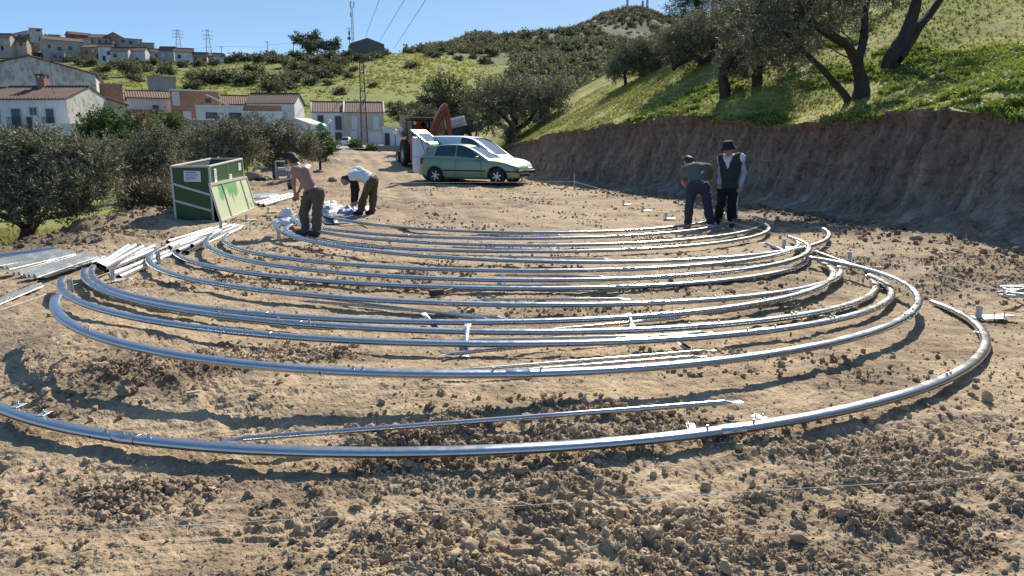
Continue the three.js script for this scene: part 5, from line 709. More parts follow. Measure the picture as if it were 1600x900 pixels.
lattice('power_pylon', 'right one of two grey pylons standing behind the ridge village', 327, 88, 46, 430, 3.2, 1.0, [[0.98, 2.6], [0.82, 2.6], [0.68, 2.6]], 'pylons behind the ridge village', mat(0.36, 0.37, 0.38, 0.6, 0.3), 0.085);
lattice('lattice_pole', 'tall slim lattice power pole in front of the beige house', 570, 232, 76, 74, 0.62, 0.34, [[0.985, 0.8]], null, M_IRON, 0.03);
{ const m = lattice('radio_mast', 'slim radio mast with dishes beside the hilltop shed', 552, 74, 10, 275, 0.8, 0.5, [], null, mat(0.46, 0.47, 0.49, 0.5, 0.3), 0.07), H = 64 * 275 / FPX; mesh('antenna', merge([0, 2.1, 4.2].map((a) => box(0.35, 2.2, 0.2, 0.8 * Math.cos(a), H - 0.4, 0.8 * Math.sin(a))), rod(V(0, H, 0), V(0, H + 5, 0), 0.06), box(0.3, 1.6, 0.3, -0.5, H - 4, 0.3)), mat(0.55, 0.55, 0.55), m);
  const w = thing('antenna_pole', 'short antenna pole with round dish left of the radio mast', 'mast', at(546.5, 72, 272)); mesh('pole', rod(V(0, -1, 0), V(0, 6.4, 0), 0.11), M_IRON, w); mesh('aerials', merge(box(2.0, 0.1, 0.1, 0, 6.1, 0), box(1.5, 0.1, 0.1, 0, 5.2, 0), box(0.6, 1.2, 0.3, 0, 4.4, 0)), M_IRON, w); mesh('dish', new THREE.CylinderGeometry(0.65, 0.5, 0.4, 18).rotateX(Math.PI / 2).translate(0, 2.6, 0.3), mat(0.2, 0.2, 0.22), w);
  [[980, 12, -4, 'left of three thin masts on the far peak'], [1004, 13, 1, 'middle of three thin masts on the far peak'], [1011, 14, -8, 'right of three thin masts on the far peak']].forEach(([u, vb, vt, lab]) => lattice('peak_mast', lab, u, vb + 3, vt, 630, 1.4, 0.9, [], 'thin masts on the far peak', mat(0.3, 0.31, 0.33, 0.6, 0.3), 0.2));
  [[347, 92, 72, 330, 'thin wire pole right of the pylons'], [419, 90, 64, 300, 'thin wire pole left of the ridge trees'], [459, 84, 66, 300, 'short wire pole beside the dark ridge tree']].forEach(([u, vb, vt, D, lab]) => { const p = at(u, vb, D), H = at(u, vt, D).y - p.y, t = thing('wire_pole', lab, 'pole', p.add(V(0, -1, 0)), 0, 'wire poles on the ridge'); mesh('shaft', rod(V(0, 0, 0), V(0, H + 1, 0), 0.16, 0.12), M_CONC, t); mesh('cross_arm', box(1.8, 0.14, 0.14, 0, H + 0.6, 0), M_IRON, t); });
  const wm = mat(0.12, 0.12, 0.13, 0.5, 0.5), wire = (name, a, b, r, lab, grp) => tag(mesh(name, new THREE.TubeGeometry(new THREE.QuadraticBezierCurve3(a, a.clone().add(b).multiplyScalar(0.5), b), 24, r, 5), wm), lab, 'wire', grp);
  wire('power_wire', at(571, 58, 262), at(655, -170, 70), 0.05, 'left one of three overhead wires crossing the sky', 'overhead wires');
  wire('power_wire', at(592, 66, 262), at(735, -170, 70), 0.05, 'middle one of three overhead wires crossing the sky', 'overhead wires');
  wire('power_wire', at(615, 77, 262), at(775, -170, 70), 0.05, 'right one of three overhead wires crossing the sky', 'overhead wires');
  wire('ridge_wire', at(300, 76, 330), at(347, 72.5, 330), 0.04, 'thin wire between the pylons and the wire pole', 'ridge wires'); wire('ridge_wire', at(347, 72.5, 330), at(419, 74, 300), 0.04, 'thin wire between two ridge poles', 'ridge wires'); wire('ridge_wire', at(419, 70, 300), at(462, 67, 300), 0.04, 'thin wire ending at the ridge trees', 'ridge wires');
}
// ---------- the street end: pavement, low wall, playground, lamps ----------
{
  const g = sheet(24, 10, (s, t) => { const D = lerp(66, 103, t), a = lerp(sideOf(478), sideOf(668), s); return V(a * D, Math.max(terrainY(a * D, -D), lerp(1.02, 1.22, t)) + 0.06, -D); }); structure('street', g, plaster(0.30, 0.30, 0.30), 'grey street in front of the terraced houses');
  const w = thing('low_wall', 'low grey concrete wall at the end of the dirt track', 'wall', at(614, 238, 62)); mesh('wall_panel', uvm(box(2.5, 0.6, 0.18, 0, 0.2, 0)), M_CONC, w); mesh('coping', box(2.56, 0.07, 0.26, 0, 0.53, 0), M_CONC, w); for (let i = 0; i < 7; i++) mesh('wall_rib', box(0.06, 0.5, 0.05, -1.1 + i * 0.37, 0.22, 0.11), M_GREY, w);
  const p = thing('playground_tower', 'playground tower with green domed roof and orange slide', 'playground', at(504, 226, 80), 0.2);
  mesh('roof', new THREE.LatheGeometry([[0.001, 2.35], [0.35, 2.2], [0.6, 1.9], [0.68, 1.55], [0.7, 1.5]].map(([a, b]) => new THREE.Vector2(a, b)), 6), mat(0.02, 0.24, 0.12, 0.4), p); mesh('posts', merge([[-0.45, -0.45], [0.45, -0.45], [0.45, 0.45], [-0.45, 0.45]].map(([x, z]) => rod(V(x, -0.3, z), V(x, 1.6, z), 0.06))), mat(0.1, 0.12, 0.15), p); mesh('platform', box(1.0, 0.1, 1.0, 0, 0.75, 0), M_DARK, p);
  const sl = []; for (const s of [-1, 1]) sl.push(tube([V(0.45, 1.25, 0.28 * s), V(0.8, 0.9, 0.28 * s), V(1.3, 0.35, 0.28 * s), V(1.75, 0.1, 0.28 * s)], 0.07, 16, 6)); sl.push(sheet(1, 12, (a, b) => { const q = new THREE.CatmullRomCurve3([V(0.45, 1.1, 0), V(0.8, 0.78, 0), V(1.3, 0.25, 0), V(1.75, 0, 0)]).getPoint(b); return V(q.x, q.y, lerp(-0.28, 0.28, a)); })); mesh('slide', merge(sl), mat(0.55, 0.11, 0.03, 0.45), p);
  for (const [u, vb, vt, D, lab] of [[516.5, 226, 188, 92, 'street lamp in front of the white terraced house'], [618, 233, 203, 74, 'street lamp in front of the white shed']]) { const q = at(u, vb, D), H = at(u, vt, D).y - q.y, t = thing('street_lamp', lab, 'street lamp', q, 0, 'street lamps at the street end'); mesh('post', rod(V(0, 0, 0), V(0, H - 0.4, 0), 0.06, 0.04), M_IRON, t); mesh('lantern', new THREE.CylinderGeometry(0.2, 0.12, 0.36, 8).translate(0, H - 0.2, 0), mat(0.7, 0.7, 0.68, 0.3), t); mesh('lamp_cap', new THREE.ConeGeometry(0.26, 0.18, 8).translate(0, H + 0.06, 0), M_IRON, t); }
  const l = thing('white_car', 'small white parked car seen end-on below the terraced houses', 'car', at(538, 230, 88)); mesh('body', merge(rbox(0.95, 0.55, 2.6, 0.12, 0, 0.5, -1.2), rbox(0.85, 0.5, 1.5, 0.14, 0, 0.95, -1.2)), M_ROOFW, l); mesh('windscreen', rbox(0.74, 0.3, 0.06, 0.02, 0, 0.97, -0.43, -0.15), M_GLASS, l); for (const x of [-0.4, 0.4]) for (const z of [-0.4, -2]) mesh('wheel', new THREE.CylinderGeometry(0.24, 0.24, 0.16, 14).rotateZ(Math.PI / 2).translate(x, 0.24, z), M_DARK, l);
  for (const [u, v, D, s, lab] of [[556, 232, 68, 0.75, 'shrub on the left of the lattice pole'], [585, 234, 64, 0.55, 'shrub on the right of the lattice pole']]) bush(1, at(u, v + 3, D), s, lab, 'shrubs round the lattice pole');
}
// ---------- people: bodies meshed from joined, tapered limbs ----------
// naive surface nets over a signed distance f(x, y, z)
function netMesh(f, lo, hi, cell) {
  const nx = Math.ceil((hi[0] - lo[0]) / cell) + 1, ny = Math.ceil((hi[1] - lo[1]) / cell) + 1, nz = Math.ceil((hi[2] - lo[2]) / cell) + 1, S = new Float32Array(nx * ny * nz), id = new Int32Array(nx * ny * nz).fill(-1), P = [], I = [];
  for (let k = 0; k < nz; k++) for (let j = 0; j < ny; j++) for (let i = 0; i < nx; i++) S[(k * ny + j) * nx + i] = f(lo[0] + i * cell, lo[1] + j * cell, lo[2] + k * cell);
  const at3 = (i, j, k) => (k * ny + j) * nx + i, E = [[0, 1], [2, 3], [4, 5], [6, 7], [0, 2], [1, 3], [4, 6], [5, 7], [0, 4], [1, 5], [2, 6], [3, 7]];
  for (let k = 0; k < nz - 1; k++) for (let j = 0; j < ny - 1; j++) for (let i = 0; i < nx - 1; i++) {
    const v = []; let m = 0; for (let c = 0; c < 8; c++) { v[c] = S[at3(i + (c & 1), j + ((c >> 1) & 1), k + (c >> 2))]; if (v[c] < 0) m++; } if (!m || m === 8) continue;
    let x = 0, y = 0, z = 0, n = 0; for (const [a, b] of E) if ((v[a] < 0) !== (v[b] < 0)) { const t = v[a] / (v[a] - v[b]); x += lerp(a & 1, b & 1, t); y += lerp((a >> 1) & 1, (b >> 1) & 1, t); z += lerp(a >> 2, b >> 2, t); n++; }
    id[at3(i, j, k)] = P.length / 3; P.push(lo[0] + (i + x / n) * cell, lo[1] + (j + y / n) * cell, lo[2] + (k + z / n) * cell);
  }
  const quad = (a, b, c, d, flip) => { if (a < 0 || b < 0 || c < 0 || d < 0) return; flip ? I.push(a, c, b, a, d, c) : I.push(a, b, c, a, c, d); };
  for (let k = 1; k < nz - 1; k++) for (let j = 1; j < ny - 1; j++) for (let i = 1; i < nx - 1; i++) { const s = S[at3(i, j, k)] < 0;
    if (s !== S[at3(i + 1, j, k)] < 0) quad(id[at3(i, j - 1, k - 1)], id[at3(i, j, k - 1)], id[at3(i, j, k)], id[at3(i, j - 1, k)], !s);
    if (s !== S[at3(i, j + 1, k)] < 0) quad(id[at3(i - 1, j, k - 1)], id[at3(i - 1, j, k)], id[at3(i, j, k)], id[at3(i, j, k - 1)], !s);
    if (s !== S[at3(i, j, k + 1)] < 0) quad(id[at3(i - 1, j - 1, k)], id[at3(i, j - 1, k)], id[at3(i, j, k)], id[at3(i - 1, j, k)], !s); }
  const g = new THREE.BufferGeometry(); g.setAttribute('position', new THREE.Float32BufferAttribute(P, 3)); g.setIndex(I); g.computeVertexNormals(); return g;
}
const smin = (a, b, k) => { const h = clamp(0.5 + 0.5 * (b - a) / k); return lerp(b, a, h) - k * h * (1 - h); };
function capField(caps, k = 0.035, grow = 0, clip) {   // caps: [ax, ay, az, ra, bx, by, bz, rb]
  return (x, y, z) => { let d = 9; for (const c of caps) { const ux = c[4] - c[0], uy = c[5] - c[1], uz = c[6] - c[2], px = x - c[0], py = y - c[1], pz = z - c[2], t = clamp((px * ux + py * uy + pz * uz) / (ux * ux + uy * uy + uz * uz + 1e-9)), q = Math.hypot(px - ux * t, py - uy * t, pz - uz * t) - lerp(c[3], c[7], t); if (q < d + k) d = smin(d, q, k); } d -= grow; return clip ? Math.max(d, clip(x, y, z)) : d; };
}
function capMesh(caps, k, grow, cell, clip, wrinkle = 0) {
  const lo = [9, 9, 9], hi = [-9, -9, -9]; for (const c of caps) for (const o of [0, 4]) for (let i = 0; i < 3; i++) { lo[i] = Math.min(lo[i], c[o + i] - c[o + 3] - grow - 3 * cell); hi[i] = Math.max(hi[i], c[o + i] + c[o + 3] + grow + 3 * cell); }
  const f = capField(caps, k, grow, clip); return netMesh(wrinkle ? (x, y, z) => f(x, y, z) + wrinkle * (vnoise(x * 8 + y * 5, y * 17 + z * 7) + 0.7 * vnoise(z * 15 + y * 9, x * 19 - y * 26) + 0.4 * vnoise(x * 30 + z * 22, y * 45)) : f, lo, hi, cell);
}
const skinMat = mat(0.40, 0.22, 0.15, 0.6), skinBrown = mat(0.35, 0.19, 0.125, 0.5), hairMat = mat(0.025, 0.02, 0.018, 0.7), cloth = (r, g, b, t) => mat(r, g, b, 0.95, 0, t ? { map: t } : {});  // the second skin is a darker brown, for the shirtless man
// joints are Vector3 in the person's own axes; side-pairs are [l, r]
function person(label, origin, J, look) {
  const t = thing('person', label, 'person', origin), c = (a, ra, b, rb) => [a.x, a.y, a.z, ra, b.x, b.y, b.z, rb], m = (a, b, s = 0.5) => a.clone().lerp(b, s);
  const spine = m(J.hip[0], J.hip[1]), ch = J.chest, up = J.neck.clone().sub(ch).normalize(), face = J.face.clone().normalize();
  const torso = [c(J.hip[0], 0.095, J.hip[1], 0.095), c(spine, 0.115, m(spine, ch, 0.5), 0.105), c(m(spine, ch, 0.45), 0.11, ch, 0.125), c(J.sh[0].clone().lerp(ch, 0.35), 0.085, J.sh[1].clone().lerp(ch, 0.35), 0.085), c(J.sh[0], 0.065, J.sh[1], 0.065), c(m(spine, J.sh[0], 0.35), 0.08, m(J.sh[0], ch, 0.4), 0.09), c(m(spine, J.sh[1], 0.35), 0.08, m(J.sh[1], ch, 0.4), 0.09)];
  const headC = J.head, neck = [c(m(ch, J.neck, 0.7), 0.06, headC.clone().addScaledVector(up, -0.02), 0.052)];
  const side = face.clone().cross(up).normalize(), crown = J.headUp ? J.headUp.clone().normalize() : up;
  const head = [c(headC.clone().addScaledVector(crown, 0.045).addScaledVector(face, -0.015), 0.088, headC.clone().addScaledVector(crown, 0.02).addScaledVector(face, 0.02), 0.08), c(headC.clone().addScaledVector(crown, -0.02).addScaledVector(face, 0.02), 0.066, headC.clone().addScaledVector(crown, -0.085).addScaledVector(face, 0.055), 0.034), c(headC.clone().addScaledVector(face, 0.10).addScaledVector(crown, 0.015), 0.009, headC.clone().addScaledVector(face, 0.115).addScaledVector(crown, -0.025), 0.015), c(headC.clone().addScaledVector(side, 0.083), 0.012, headC.clone().addScaledVector(side, 0.088).addScaledVector(crown, 0.035), 0.016), c(headC.clone().addScaledVector(side, -0.083), 0.012, headC.clone().addScaledVector(side, -0.088).addScaledVector(crown, 0.035), 0.016), c(headC.clone().addScaledVector(face, 0.088).addScaledVector(crown, -0.052).addScaledVector(side, 0.016), 0.008, headC.clone().addScaledVector(face, 0.088).addScaledVector(crown, -0.052).addScaledVector(side, -0.016), 0.008)];
  const arm = (i) => [c(J.sh[i], 0.058, J.elbow[i], 0.042), c(J.elbow[i], 0.041, J.wrist[i], 0.028)], leg = (i) => [c(J.hip[i], 0.09, J.knee[i], 0.058), c(J.knee[i], 0.056, J.ankle[i], 0.038)], foot = (i) => [c(J.ankle[i].clone().add(V(0, -0.03, 0)), 0.042, J.toe[i], 0.034)];
  const arms = [0, 1].flatMap(arm), legs = [0, 1].flatMap(leg), feet = [0, 1].flatMap(foot);
  // hands: a palm, four unequal bent fingers and a thumb from the palm's side
  const hands = [0, 1].map((i) => { const d = J.wrist[i].clone().sub(J.elbow[i]).normalize(), acr = d.clone().cross(J.palm ? J.palm[i] : V(0, 0, 1)).normalize(), nrm = acr.clone().cross(d).normalize(), w = J.wrist[i], pe = w.clone().addScaledVector(d, 0.085), out = [];
    for (let k = -1; k <= 1; k++) out.push(c(w.clone().addScaledVector(acr, k * 0.016), 0.017, pe.clone().addScaledVector(acr, k * 0.024), 0.014));
    [[-0.033, 0.066], [-0.011, 0.08], [0.011, 0.075], [0.033, 0.058]].forEach(([o, L]) => { const a = pe.clone().addScaledVector(acr, o), b = a.clone().addScaledVector(d, L * 0.5).addScaledVector(nrm, L * 0.18), e = b.clone().addScaledVector(d, L * 0.35).addScaledVector(nrm, L * 0.45); out.push(c(a, 0.0095, b, 0.009), c(b, 0.009, e, 0.0075)); });
    const th = w.clone().addScaledVector(d, 0.03).addScaledVector(acr, -0.03), t2 = th.clone().addScaledVector(acr, -0.028).addScaledVector(d, 0.03).addScaledVector(nrm, 0.012); out.push(c(th, 0.013, t2, 0.011), c(t2, 0.011, t2.clone().addScaledVector(d, 0.032).addScaledVector(nrm, 0.012), 0.009)); return out; });
  const bodyGeo = merge(capMesh([...torso, ...neck, ...arms, ...legs, ...feet], 0.04, -0.004, 0.017), capMesh([...head, ...neck], 0.022, 0, 0.007), ...hands.map((h) => capMesh(h, 0.006, 0, 0.005)));
  mesh('body', bodyGeo, look.skin || skinMat, t);
  const eyes = [1, -1].map((s) => new THREE.SphereGeometry(0.0085, 8, 6).translate(...headC.clone().addScaledVector(face, 0.092).addScaledVector(side, 0.03 * s).addScaledVector(crown, 0.015).toArray())); mesh('eyes', merge(eyes), mat(0.03, 0.02, 0.015, 0.3), t);
  const waistY = J.waist || spine.clone().lerp(ch, 0.12), ax = ch.clone().sub(spine).normalize();
  mesh('trousers', capMesh([...legs.map((l, k) => { const n = l.slice(); if (k % 2) { n[7] = look.cuff || 0.058; n[3] = 0.064; } else { n[3] = 0.092; n[7] = 0.066; } return n; }), c(J.hip[0], 0.1, J.hip[1], 0.1), c(spine, 0.118, waistY, 0.115)], 0.02, 0.018, 0.014, (x, y, z) => Math.max((x - waistY.x) * ax.x + (y - waistY.y) * ax.y + (z - waistY.z) * ax.z, 0.06 - y), 0.014), look.trousers, t);
  mesh('belt', capMesh([c(spine.clone().lerp(waistY, 0.7), 0.118, waistY, 0.116)], 0.03, 0.027, 0.012, (x, y, z) => { const d = (x - waistY.x) * ax.x + (y - waistY.y) * ax.y + (z - waistY.z) * ax.z; return Math.max(d + 0.005, -0.04 - d); }), hairMat, t);
  if (look.shirt) { const A = look.sleeve === 'long' ? arms.map((a, k) => { const n = a.slice(); n[3] += 0.008; n[7] += 0.008; return n; }) : look.sleeve === 'short' ? [0, 1].map((i) => c(J.sh[i], 0.066, m(J.sh[i], J.elbow[i], 0.6), 0.06)) : [];
    mesh('shirt', capMesh([...torso, ...(look.sleeveMat ? [0, 1].map((i) => c(J.sh[i], 0.064, m(J.sh[i], J.elbow[i], 0.15), 0.058)) : A)], 0.04, 0.02, 0.016, (x, y, z) => -((x - spine.x) * ax.x + (y - spine.y) * ax.y + (z - spine.z) * ax.z) - 0.02, 0.011), look.shirt, t);
    if (look.sleeveMat) mesh('sleeves', merge([0, 1].map((i) => capMesh([c(J.sh[i], 0.06, J.elbow[i], 0.05), c(J.elbow[i], 0.05, J.wrist[i], 0.036)], 0.02, 0.008, 0.014, null, 0.006))), look.sleeveMat, t); }
  if (look.vest) mesh('vest', capMesh(torso, 0.045, 0.034, 0.016, (x, y, z) => { const d = V(x, y, z).sub(ch), fw = d.dot(face.clone().setY(0).normalize()), s = Math.abs(d.dot(side)); return Math.max(-((x - spine.x) * ax.x + (y - spine.y) * ax.y + (z - spine.z) * ax.z) - 0.03, s - 0.215, fw > 0 ? (0.11 * clamp((y - ch.y + 0.12) / 0.3) - s) : -1); }, 0.006), look.vest, t);
  mesh('shoes', merge([0, 1].map((i) => capMesh([c(J.ankle[i].clone().add(V(0, -0.035, 0)), 0.054, J.toe[i], 0.044)], 0.02, 0.01, 0.012, (x, y, z) => -y - 0.001))), look.shoes, t);
  if (look.hat === 'cap') { const hc = headC.clone().addScaledVector(crown, 0.05); mesh('cap', merge(capMesh([c(hc, 0.1, hc.clone().addScaledVector(crown, 0.02), 0.096)], 0.02, 0.004, 0.01, (x, y, z) => -((x - hc.x) * crown.x + (y - hc.y) * crown.y + (z - hc.z) * crown.z)), capMesh([c(hc.clone().addScaledVector(face, 0.09).addScaledVector(side, 0.04), 0.035, hc.clone().addScaledVector(face, 0.13).addScaledVector(side, 0.02), 0.035), c(hc.clone().addScaledVector(face, 0.09).addScaledVector(side, -0.04), 0.035, hc.clone().addScaledVector(face, 0.13).addScaledVector(side, -0.02), 0.035)], 0.04, 0, 0.006, (x, y, z) => Math.abs((x - hc.x) * crown.x + (y - hc.y) * crown.y + (z - hc.z) * crown.z - 0.008) - 0.008)), look.hatMat, t); }
  if (look.hat === 'bucket') { const g = new THREE.LatheGeometry([[0.001, 0.135], [0.07, 0.132], [0.098, 0.11], [0.112, 0.03], [0.165, -0.015], [0.162, -0.022], [0.108, 0.015], [0.001, 0.02]].map(([a, b]) => new THREE.Vector2(a, b)), 24); const o = mesh('hat', g, look.hatMat, t); o.position.copy(headC).addScaledVector(crown, 0.045); o.quaternion.setFromUnitVectors(V(0, 1, 0), crown); }
  if (look.hat !== 'bucket') mesh('hair', capMesh([c(headC.clone().addScaledVector(crown, 0.04).addScaledVector(face, -0.03), 0.088, headC.clone().addScaledVector(crown, -0.02).addScaledVector(face, -0.045), 0.07)], 0.02, 0.008, 0.01, (x, y, z) => (x - headC.x) * face.x + (y - headC.y) * face.y + (z - headC.z) * face.z - 0.01), hairMat, t);
  return t;
}
// joints read off the picture: [u, v, metres farther]
function posed(label, u, v, look, K, dir, crownDir, D0) {
  const o = yAt(u, v, 0), D = -o.z, base = V(o.x, groundY(o.x, o.z) + 0.004, o.z), q = ([a, b, dd = 0]) => at(a, b, D + dd).sub(base), J = {};
  for (const k of Object.keys(K)) J[k] = Array.isArray(K[k][0]) ? K[k].map(q) : q(K[k]);
  for (const i of [0, 1]) { J.ankle[i].y = 0.075; J.toe[i].y = 0.042; }
  J.face = dir; J.headUp = crownDir; return person(label, base, J, look);
}
const speckle = noiseTex(128, (x, y) => { const k = tileNoise(x, y, 10, 3) > 0.12 ? 0.5 : 0.9; return [k, k, k * 1.02]; });
posed('shirtless man in a dark cap stooping over the arch ends', 488, 369, { skin: skinBrown, trousers: cloth(0.10, 0.088, 0.07), cuff: 0.06, shoes: cloth(0.05, 0.045, 0.05), hat: 'cap', hatMat: cloth(0.02, 0.02, 0.025) },
  { hip: [[482, 303, 0.1], [497, 302, -0.05]], knee: [[475, 332, 0.05], [495, 335, -0.04]], ankle: [[478, 362, 0.06], [495, 362, -0.03]], toe: [[466, 366, 0.1], [484, 367, 0.02]], chest: [475, 269, 0.12], neck: [464, 258, 0.2], head: [457, 251, 0.24], sh: [[460, 266, 0.0], [482, 262, 0.3]], elbow: [[458, 286, 0.12], [473, 288, 0.42]], wrist: [[461, 301, 0.3], [465, 303, 0.42]] }, V(-0.62, -0.55, -0.45), V(-0.55, 0.75, -0.25));
posed('man in a white shirt with dark sleeves bent double over sacks', 571, 337, { trousers: cloth(0.085, 0.068, 0.048), cuff: 0.058, shoes: cloth(0.03, 0.027, 0.025), shirt: cloth(0.66, 0.68, 0.72), sleeve: 'long', sleeveMat: cloth(0.018, 0.018, 0.022) },
  { hip: [[577, 281, -0.08], [583, 281, 0.1]], knee: [[568, 307, -0.05], [583, 307, 0.12]], ankle: [[563, 331, 0], [581, 328, 0.2]], toe: [[555, 334, -0.05], [574, 332, 0.12]], chest: [559, 270, 0.0], neck: [548, 276, 0], head: [541, 282, -0.02], sh: [[551, 275, -0.2], [553, 272, 0.18]], elbow: [[552, 296, -0.15], [558, 296, 0.2]], wrist: [[551, 313, -0.05], [556, 312, 0.15]] }, V(-0.35, -0.85, 0.2), V(-0.9, -0.25, 0));
posed('bending man in an olive T-shirt with his back to the camera', 1093, 356, { trousers: cloth(0.035, 0.04, 0.055), cuff: 0.06, shoes: cloth(0.62, 0.62, 0.62), shirt: cloth(0.105, 0.12, 0.085), sleeve: 'short', hat: 'cap', hatMat: cloth(0.09, 0.10, 0.075) },
  { hip: [[1082, 292, 0], [1100, 292, 0]], knee: [[1077, 322, -0.05], [1106, 322, -0.05]], ankle: [[1075, 351, 0.12], [1110, 352, -0.02]], toe: [[1074, 354, 0.34], [1117, 355, 0.18]], chest: [1089, 264, 0.34], neck: [1082, 257, 0.5], head: [1076, 253, 0.62], sh: [[1071, 266, 0.42], [1106, 263, 0.42]], elbow: [[1068, 285, 0.52], [1109, 284, 0.5]], wrist: [[1081, 300, 0.6], [1099, 301, 0.58]] }, V(-0.25, -0.8, -0.5), V(-0.3, 0.25, -0.9));
posed('standing man in a black bucket hat and dark vest holding a steel post', 1131, 353, { trousers: cloth(0.012, 0.012, 0.014), cuff: 0.07, shoes: cloth(0.04, 0.04, 0.045), shirt: cloth(0.62, 0.63, 0.66), sleeve: 'long', sleeveMat: cloth(0.40, 0.41, 0.47, speckle), vest: cloth(0.028, 0.038, 0.034), hat: 'bucket', hatMat: cloth(0.015, 0.014, 0.02) },
  { hip: [[1130, 291, 0.05], [1145, 291, -0.02]], knee: [[1126, 321, 0.0], [1143, 323, -0.05]], ankle: [[1120, 346, 0.08], [1143, 348, -0.02]], toe: [[1117, 350, -0.08], [1141, 352, -0.2]], chest: [1143, 256, 0.02], neck: [1141, 243, 0.02], head: [1138, 234, -0.02], sh: [[1128, 248, 0.12], [1157, 246, -0.06]], elbow: [[1126, 271, 0.12], [1162, 270, -0.02]], wrist: [[1124, 287, -0.02], [1156, 291, -0.08]] }, V(-0.62, -0.45, 0.62), V(-0.15, 0.97, 0.15));
{
  const p = yAt(1150, 345, 0), t = thing('driving_post', 'steel post with foot plate held by the man in the bucket hat', 'steel post', [p.x, groundBase(p.x, p.z), p.z]); mesh('post_tube', new THREE.CylinderGeometry(0.03, 0.03, 0.66, 14).translate(0, 0.34, 0), galvDull, t); mesh('foot_plate', rbox(0.22, 0.02, 0.14, 0.005, -0.02, 0.03, 0), M_IRON, t); mesh('handle', new THREE.CylinderGeometry(0.02, 0.02, 0.14, 10).rotateZ(0.3).translate(0.01, 0.7, 0), M_IRON, t);
  const q = yAt(1090, 352, 0), d = thing('power_drill', 'black power drill with a long bit used by the bending man', 'drill', [q.x, groundBase(q.x, q.z), q.z - 0.55]); mesh('housing', merge(rbox(0.09, 0.2, 0.11, 0.03, 0, 0.52, 0), rbox(0.24, 0.04, 0.05, 0.015, 0, 0.6, 0)), M_DARK, d); mesh('bit', rod(V(0, 0, 0), V(0, 0.45, 0), 0.008), galvDull, d);
}
// ---------- the green crate, its leaning panel, sacks and odds and ends ----------
const greenPaint = mat(0.012, 0.10, 0.022, 0.32, 0, { map: wallTex }), frameMat = mat(0.62, 0.62, 0.56, 0.5, 0.3, { map: wallTex }), innerMat = mat(0.10, 0.12, 0.14, 0.6, 0.2);
const dustTex = noiseTex(256, (x, y) => { const a = tileNoise(x, y * 0.35, 6, 6, 0.62), drip = sstep(0.10, 0.26, tileNoise(x, y * 0.12, 7, 3, 0.5) + 0.35 * (Math.abs(x - 0.52) < 0.16 ? 0.55 - 1.6 * Math.abs(x - 0.52) : -0.12)), k = clamp(drip * 0.9 + 0.18 * a); return [lerp(0.62, 0.10, k), lerp(0.68, 0.36, k), lerp(0.48, 0.14, k)]; });
const dustGreen = mat(0.75, 0.78, 0.72, 0.6, 0, { map: dustTex });
function paperTex(lines, head) { const c = document.createElement('canvas'); c.width = 128; c.height = 96; const g = c.getContext('2d'); g.fillStyle = '#d9d8e2'; g.fillRect(0, 0, 128, 96); g.fillStyle = '#6c6a8c'; g.fillRect(12, 10, head, 10); for (let i = 0; i < lines; i++) g.fillRect(12, 30 + i * 12, [92, 98, 70, 84, 40][i % 5], 5); const t = new THREE.CanvasTexture(c); t.colorSpace = THREE.SRGBColorSpace; return t; }
